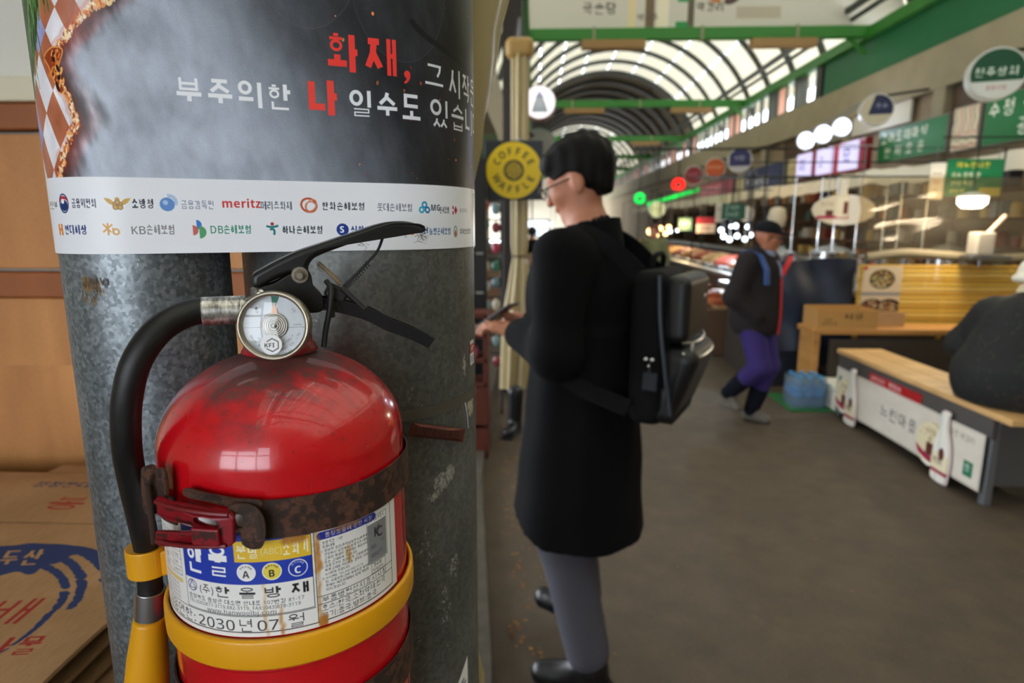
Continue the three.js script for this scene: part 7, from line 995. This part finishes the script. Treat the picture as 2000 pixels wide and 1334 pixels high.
{ // COFFEE WAFFLE
  const tex = canvasTex(768, 768, (c, w) => {
    c.fillStyle = '#20232c'; c.fillRect(0, 0, w, w); c.fillStyle = '#e8c818'; c.beginPath(); c.arc(384, 384, 372, 0, 7); c.fill(); c.fillStyle = '#27231a'; c.beginPath(); c.arc(384, 384, 138, 0, 7); c.fill(); c.fillStyle = '#d8b91c'; c.beginPath(); c.arc(384, 384, 108, 0, 7); c.fill();
    c.strokeStyle = '#4a3f18'; c.lineWidth = 9; for (let i = -2; i <= 2; i++) { c.beginPath(); for (let k = 0; k <= 20; k++) { const x = 284 + k * 10, y = 384 + i * 40 + Math.sin(k * .9 + i) * 9; if (Math.hypot(x - 384, y - 384) < 106) c.lineTo(x, y); } c.stroke(); c.beginPath(); for (let k = 0; k <= 20; k++) { const y = 284 + k * 10, x = 384 + i * 40 + Math.sin(k * .9 + i) * 9; if (Math.hypot(x - 384, y - 384) < 106) c.lineTo(x, y); } c.stroke(); }
    c.fillStyle = '#27231a'; c.font = 'bold 132px sans-serif'; c.textAlign = 'center'; const round = (s, r, a0, a1, flip) => [...s].forEach((ch, i) => { c.save(); c.translate(384, 384); c.rotate(lerp(a0, a1, i / (s.length - 1))); c.translate(0, flip ? r : -r); c.fillText(ch, 0, 46); c.restore(); }); round('COFFEE', 252, -1.12, 1.12, false); round('WAFFLE', 252, 1.12, -1.12, true);
  });
  const t = thing('coffee_sign', 'square dark sign with yellow COFFEE WAFFLE disc on the curtain post', 'sign', [-.152, 1.888, -4.55], .03); part(t, 'backing', rbox(.405, .405, .03, .006), mat('#1e2129', { roughness: .5 })); part(t, 'disc_face', new THREE.PlaneGeometry(.4, .4).translate(0, 0, .0165), mat('#ffffff', { map: tex, roughness: .4 })); part(t, 'bracket', rbox(.03, .06, .05, .004, .04, .19, -.035), M.steel);
}
{ // round lit sign with a dark bottle-green emblem
  const t = roundSign('round_lightbox', 'round lit white sign with dark pine-shaped emblem on the shop side', .03, 2.5, -5.5, .135, (c) => { c.fillStyle = '#f6eef0'; c.fillRect(0, 0, 256, 256); c.fillStyle = '#3c5a5a'; c.beginPath(); c.moveTo(128, 40); c.quadraticCurveTo(112, 70, 92, 88); c.lineTo(100, 96); c.quadraticCurveTo(80, 130, 64, 206); c.lineTo(196, 206); c.quadraticCurveTo(178, 130, 158, 96); c.lineTo(166, 88); c.quadraticCurveTo(144, 70, 128, 40); c.fill(); c.fillStyle = '#2c3f6a'; c.beginPath(); c.moveTo(128, 40); c.lineTo(160, 90); c.lineTo(96, 90); c.fill(); }, { lit: 1.0, arm: -.2, rim: mat('#8a6a54') });
  t.children[0].userData.label = 'thin brown rim';
  const g = thing('round_sign', 'unlit green-edged drum sign hanging below the lit one', 'sign', [.02, 2.17, -5.85]); part(g, 'drum', lathe([[.0, -.1], [.16, -.1], [.17, -.06], [.17, .06], [.16, .1], [0, .1]], 32).rotateX(Math.PI / 2 - .5), mat('#23613c', { roughness: .4 })); part(g, 'cap', lathe([[0, .101], [.15, .101]], 32).rotateX(Math.PI / 2 - .5), mat('#7a7a70', { roughness: .5 })); part(g, 'arm', rod([0, .1, 0], [-.2, .2, .2], .015, 6), M.darkSteel);
  const l = new THREE.PointLight(0xfff0f0, .15); l.position.set(0, 0, .2); l.castShadow = true; t.add(l);
}
{ // goods rack of clear bags, dark display stand and red shelf
  const r = thing('goods_rack', 'wire rack hung with small clear bags beside the tied curtain', 'rack', [-.42, 0, -4.9]); part(r, 'frame', merge(rod([-.16, 0, 0], [-.16, 1.85, 0], .012, 6), rod([.16, 0, 0], [.16, 1.85, 0], .012, 6), ...[.5, .65, .8, .95, 1.1, 1.25, 1.4, 1.55, 1.7].map((y) => rod([-.16, y, 0], [.16, y, 0], .008, 6))), M.darkSteel);
  const bagG = deform(new THREE.SphereGeometry(.036, 10, 8).scale(1, 1.3, .5), (v) => { v.x *= 1 - smooth(.02, .05, v.y) * .6; }), bc = ['#7fa0a8', '#c9c2b4', '#2f6a5a', '#8a3a44', '#a8b4b8', '#56707a', '#b0405a'].map((c) => new THREE.MeshPhysicalMaterial({ color: col(c), roughness: .15, clearcoat: 1 }));
  let k = 0; for (const y of [.45, .6, .75, .9, 1.05, 1.2, 1.35, 1.5, 1.65]) for (let i = 0; i < 4; i++) { const bn = ['blue-grey', 'pale', 'dark green', 'dark red', 'light grey', 'slate', 'pink'][k % 7], o = single('goods_bag', bagG, bc[k++ % 7], `small shiny ${bn} bag hung on the wire rack`, 'bag', bn + ' bags on the wire rack'); o.position.set(-.54 + i * .08, y + rr(-.02, .02), -4.88); o.rotation.y = rr(-.4, .4); }
  const d = thing('display_stand', 'tall black display stand in the shop doorway', 'stand', [-.46, 0, -4.34]); part(d, 'panel', rbox(.3, 1.9, .05, .01, -.02, 1.0, 0), mat('#15151a', { roughness: .4 })); part(d, 'foot', rbox(.34, .05, .3, .01, -.02, .025, 0), M.black); for (const y of [1.32, 1.05]) part(d, 'price_strip', rbox(.05, .012, .004, .001, .08, y, .027), mat('#9a9a98'));
  const s = thing('red_shelf', 'dark red wooden shelf with small boxes behind the pipe', 'shelf', [-.47, 0, -4.0]); for (const y of [.22, .5, .66, .82, .95]) part(s, 'board', rbox(.34, .03, .22, .004, 0, y, 0), M.redWood); for (const x of [-.16, .16]) part(s, 'side', rbox(.025, .96, .22, .004, x, .48, 0), M.redWood); part(s, 'front_panel', rbox(.3, .46, .02, .004, 0, .25, .1), M.redWood);
  for (let i = 0; i < 4; i++) { const o = single('small_box', rbox(.07, .06, .08, .006), mat(['#c9bfa8', '#a8405a', '#d8d0c0', '#8a7a6a'][i]), ['cream', 'pink', 'white', 'tan'][i] + ' little box on the red shelf', 'box'); o.position.set(-.55 + (i % 2) * .15, .711 + (i > 1 ? .155 : 0), -3.94); }
  // far stalls on the shop side
  for (let i = 0; i < 5; i++) { const z = -9 - i * 4, t = thing('far_stall', ['stall with brown counter just beyond the tied curtain', 'stall with green canopy beyond the brown counter', 'stall with pale canopy farther down the shop side', 'stall with rust canopy far down the shop side', 'last stall before the street end'][i], 'stall', [-.75, 0, z]); part(t, 'counter', rbox(.9, .85, 2.4, .02, 0, .425, 0), mat(['#6a4a30', '#4a4a3a', '#7a6a58', '#5a3a2a', '#3a3a3a'][i])); part(t, 'canopy', rbox(.66, .25, 3.2, .02, -.02, 2.4, 0), mat(['#3a4a2a', '#2f6a2a', '#9a927a', '#7a4a30', '#4a4a44'][i])); for (const q of [-1.1, 1.1]) part(t, 'canopy_post', rod([.36, 0, q * 1.2], [.36, 2.3, q * 1.2], .025, 6), M.darkSteel); }
  for (const [px, py, z, c, lb] of [[1012, 475, -14, '#fff0d8', 'bright warm bulb over the far shop-side stalls'], [1018, 476, -14.3, '#ffc27a', 'amber bulb beside the bright one over the shop side'], [1038, 477, -14, '#e89a3a', 'dim amber bulb over the far shop side'], [1084, 474, -13, '#ffe6b0', 'lone warm bulb beyond the man in the coat'], [1076, 438, -18, '#c9d0d4', 'small white bulb high over the far shop side']]) { const p = onZ(px, py, z), t = thing('light_bulb', lb, 'bulb', [p.x, p.y, p.z]); part(t, 'bulb', sph(.045, 0, 0, 0, 10), glow(c, 4)); part(t, 'cord', rod([0, .04, 0], [0, 3.0 - p.y, 0], .006, 5), M.black); }
  const rl = thing('lamp_rail', 'thin rails over the far shop side carrying its bulbs', 'rail'); for (const z of [-13, -14, -14.3, -18]) part(rl, 'rail_bar', rod([-1.02, 3.0, z], [.8, 3.0, z], .01, 6), M.black);
}
// bright lit board at the far end of the shop side, banners under the roof
{
  const t = thing('lit_screen', 'bright white screen board hanging over the far street', 'screen', [-.28, 1.4, -17.2]); part(t, 'frame', rbox(.95, .48, .1, .01, .2, 0, 0), mat('#2a2e33')); part(t, 'screen_face', new THREE.PlaneGeometry(.86, .4).translate(.2, 0, .055), new THREE.MeshStandardMaterial({ color: 0x333333, emissive: 0xffffff, emissiveIntensity: 2.2, emissiveMap: canvasTex(128, 64, (c) => { c.fillStyle = '#e9f2ff'; c.fillRect(0, 0, 128, 64); c.fillStyle = '#8fb8c9'; c.fillRect(60, 34, 26, 30); c.fillStyle = '#bcdce0'; c.fillRect(0, 46, 56, 18); }) })); part(t, 'drop_rod', rod([.2, .2, 0], [.2, 3.4, 0], .02, 6), M.darkSteel); const l = new THREE.RectAreaLight(0xeaf4ff, 2, .86, .4); l.position.set(.2, 0, .08); l.rotation.y = Math.PI; t.add(l);
}
// ---- fallen flecks on the ground along the kerb
{
  const g = new THREE.BufferGeometry(); const q = [[-.5, 0, -.3], [.5, .12, -.25], [.4, 0, .4], [-.4, .1, .3]]; g.setAttribute('position', new THREE.Float32BufferAttribute([...q[0], ...q[2], ...q[1], ...q[0], ...q[3], ...q[2]], 3)); g.computeVertexNormals();
  const m = new THREE.InstancedMesh(g, mat('#b08a52', { roughness: .8 }), 420); m.name = 'litter_flecks'; m.castShadow = m.receiveShadow = true; const o = new THREE.Object3D();
  for (let i = 0; i < 420; i++) { const near = i < 300, z = near ? -rr(1.9, 5.2) : -rr(1.7, 8), x = near ? -.1 - (-z - 1.8) * .075 + Math.abs(rr(-.28, .28)) * rr(.2, 1.4) + .03 : rr(.2, 2.2); o.position.set(x, .003, z); o.rotation.y = rr(0, 6); const s = rr(.006, near ? .02 : .012); o.scale.set(s, s, s); o.updateMatrix(); m.setMatrixAt(i, o.matrix); m.setColorAt(i, col(['#b98c4c', '#d8b888', '#8a6a3a', '#e0d0b0'][i & 3])); }
  scene.add(m); tag(m, 'scattered tan crumbs and leaf flecks on the asphalt', 'litter', null, 'stuff');
}
renderer.render(scene, camera);
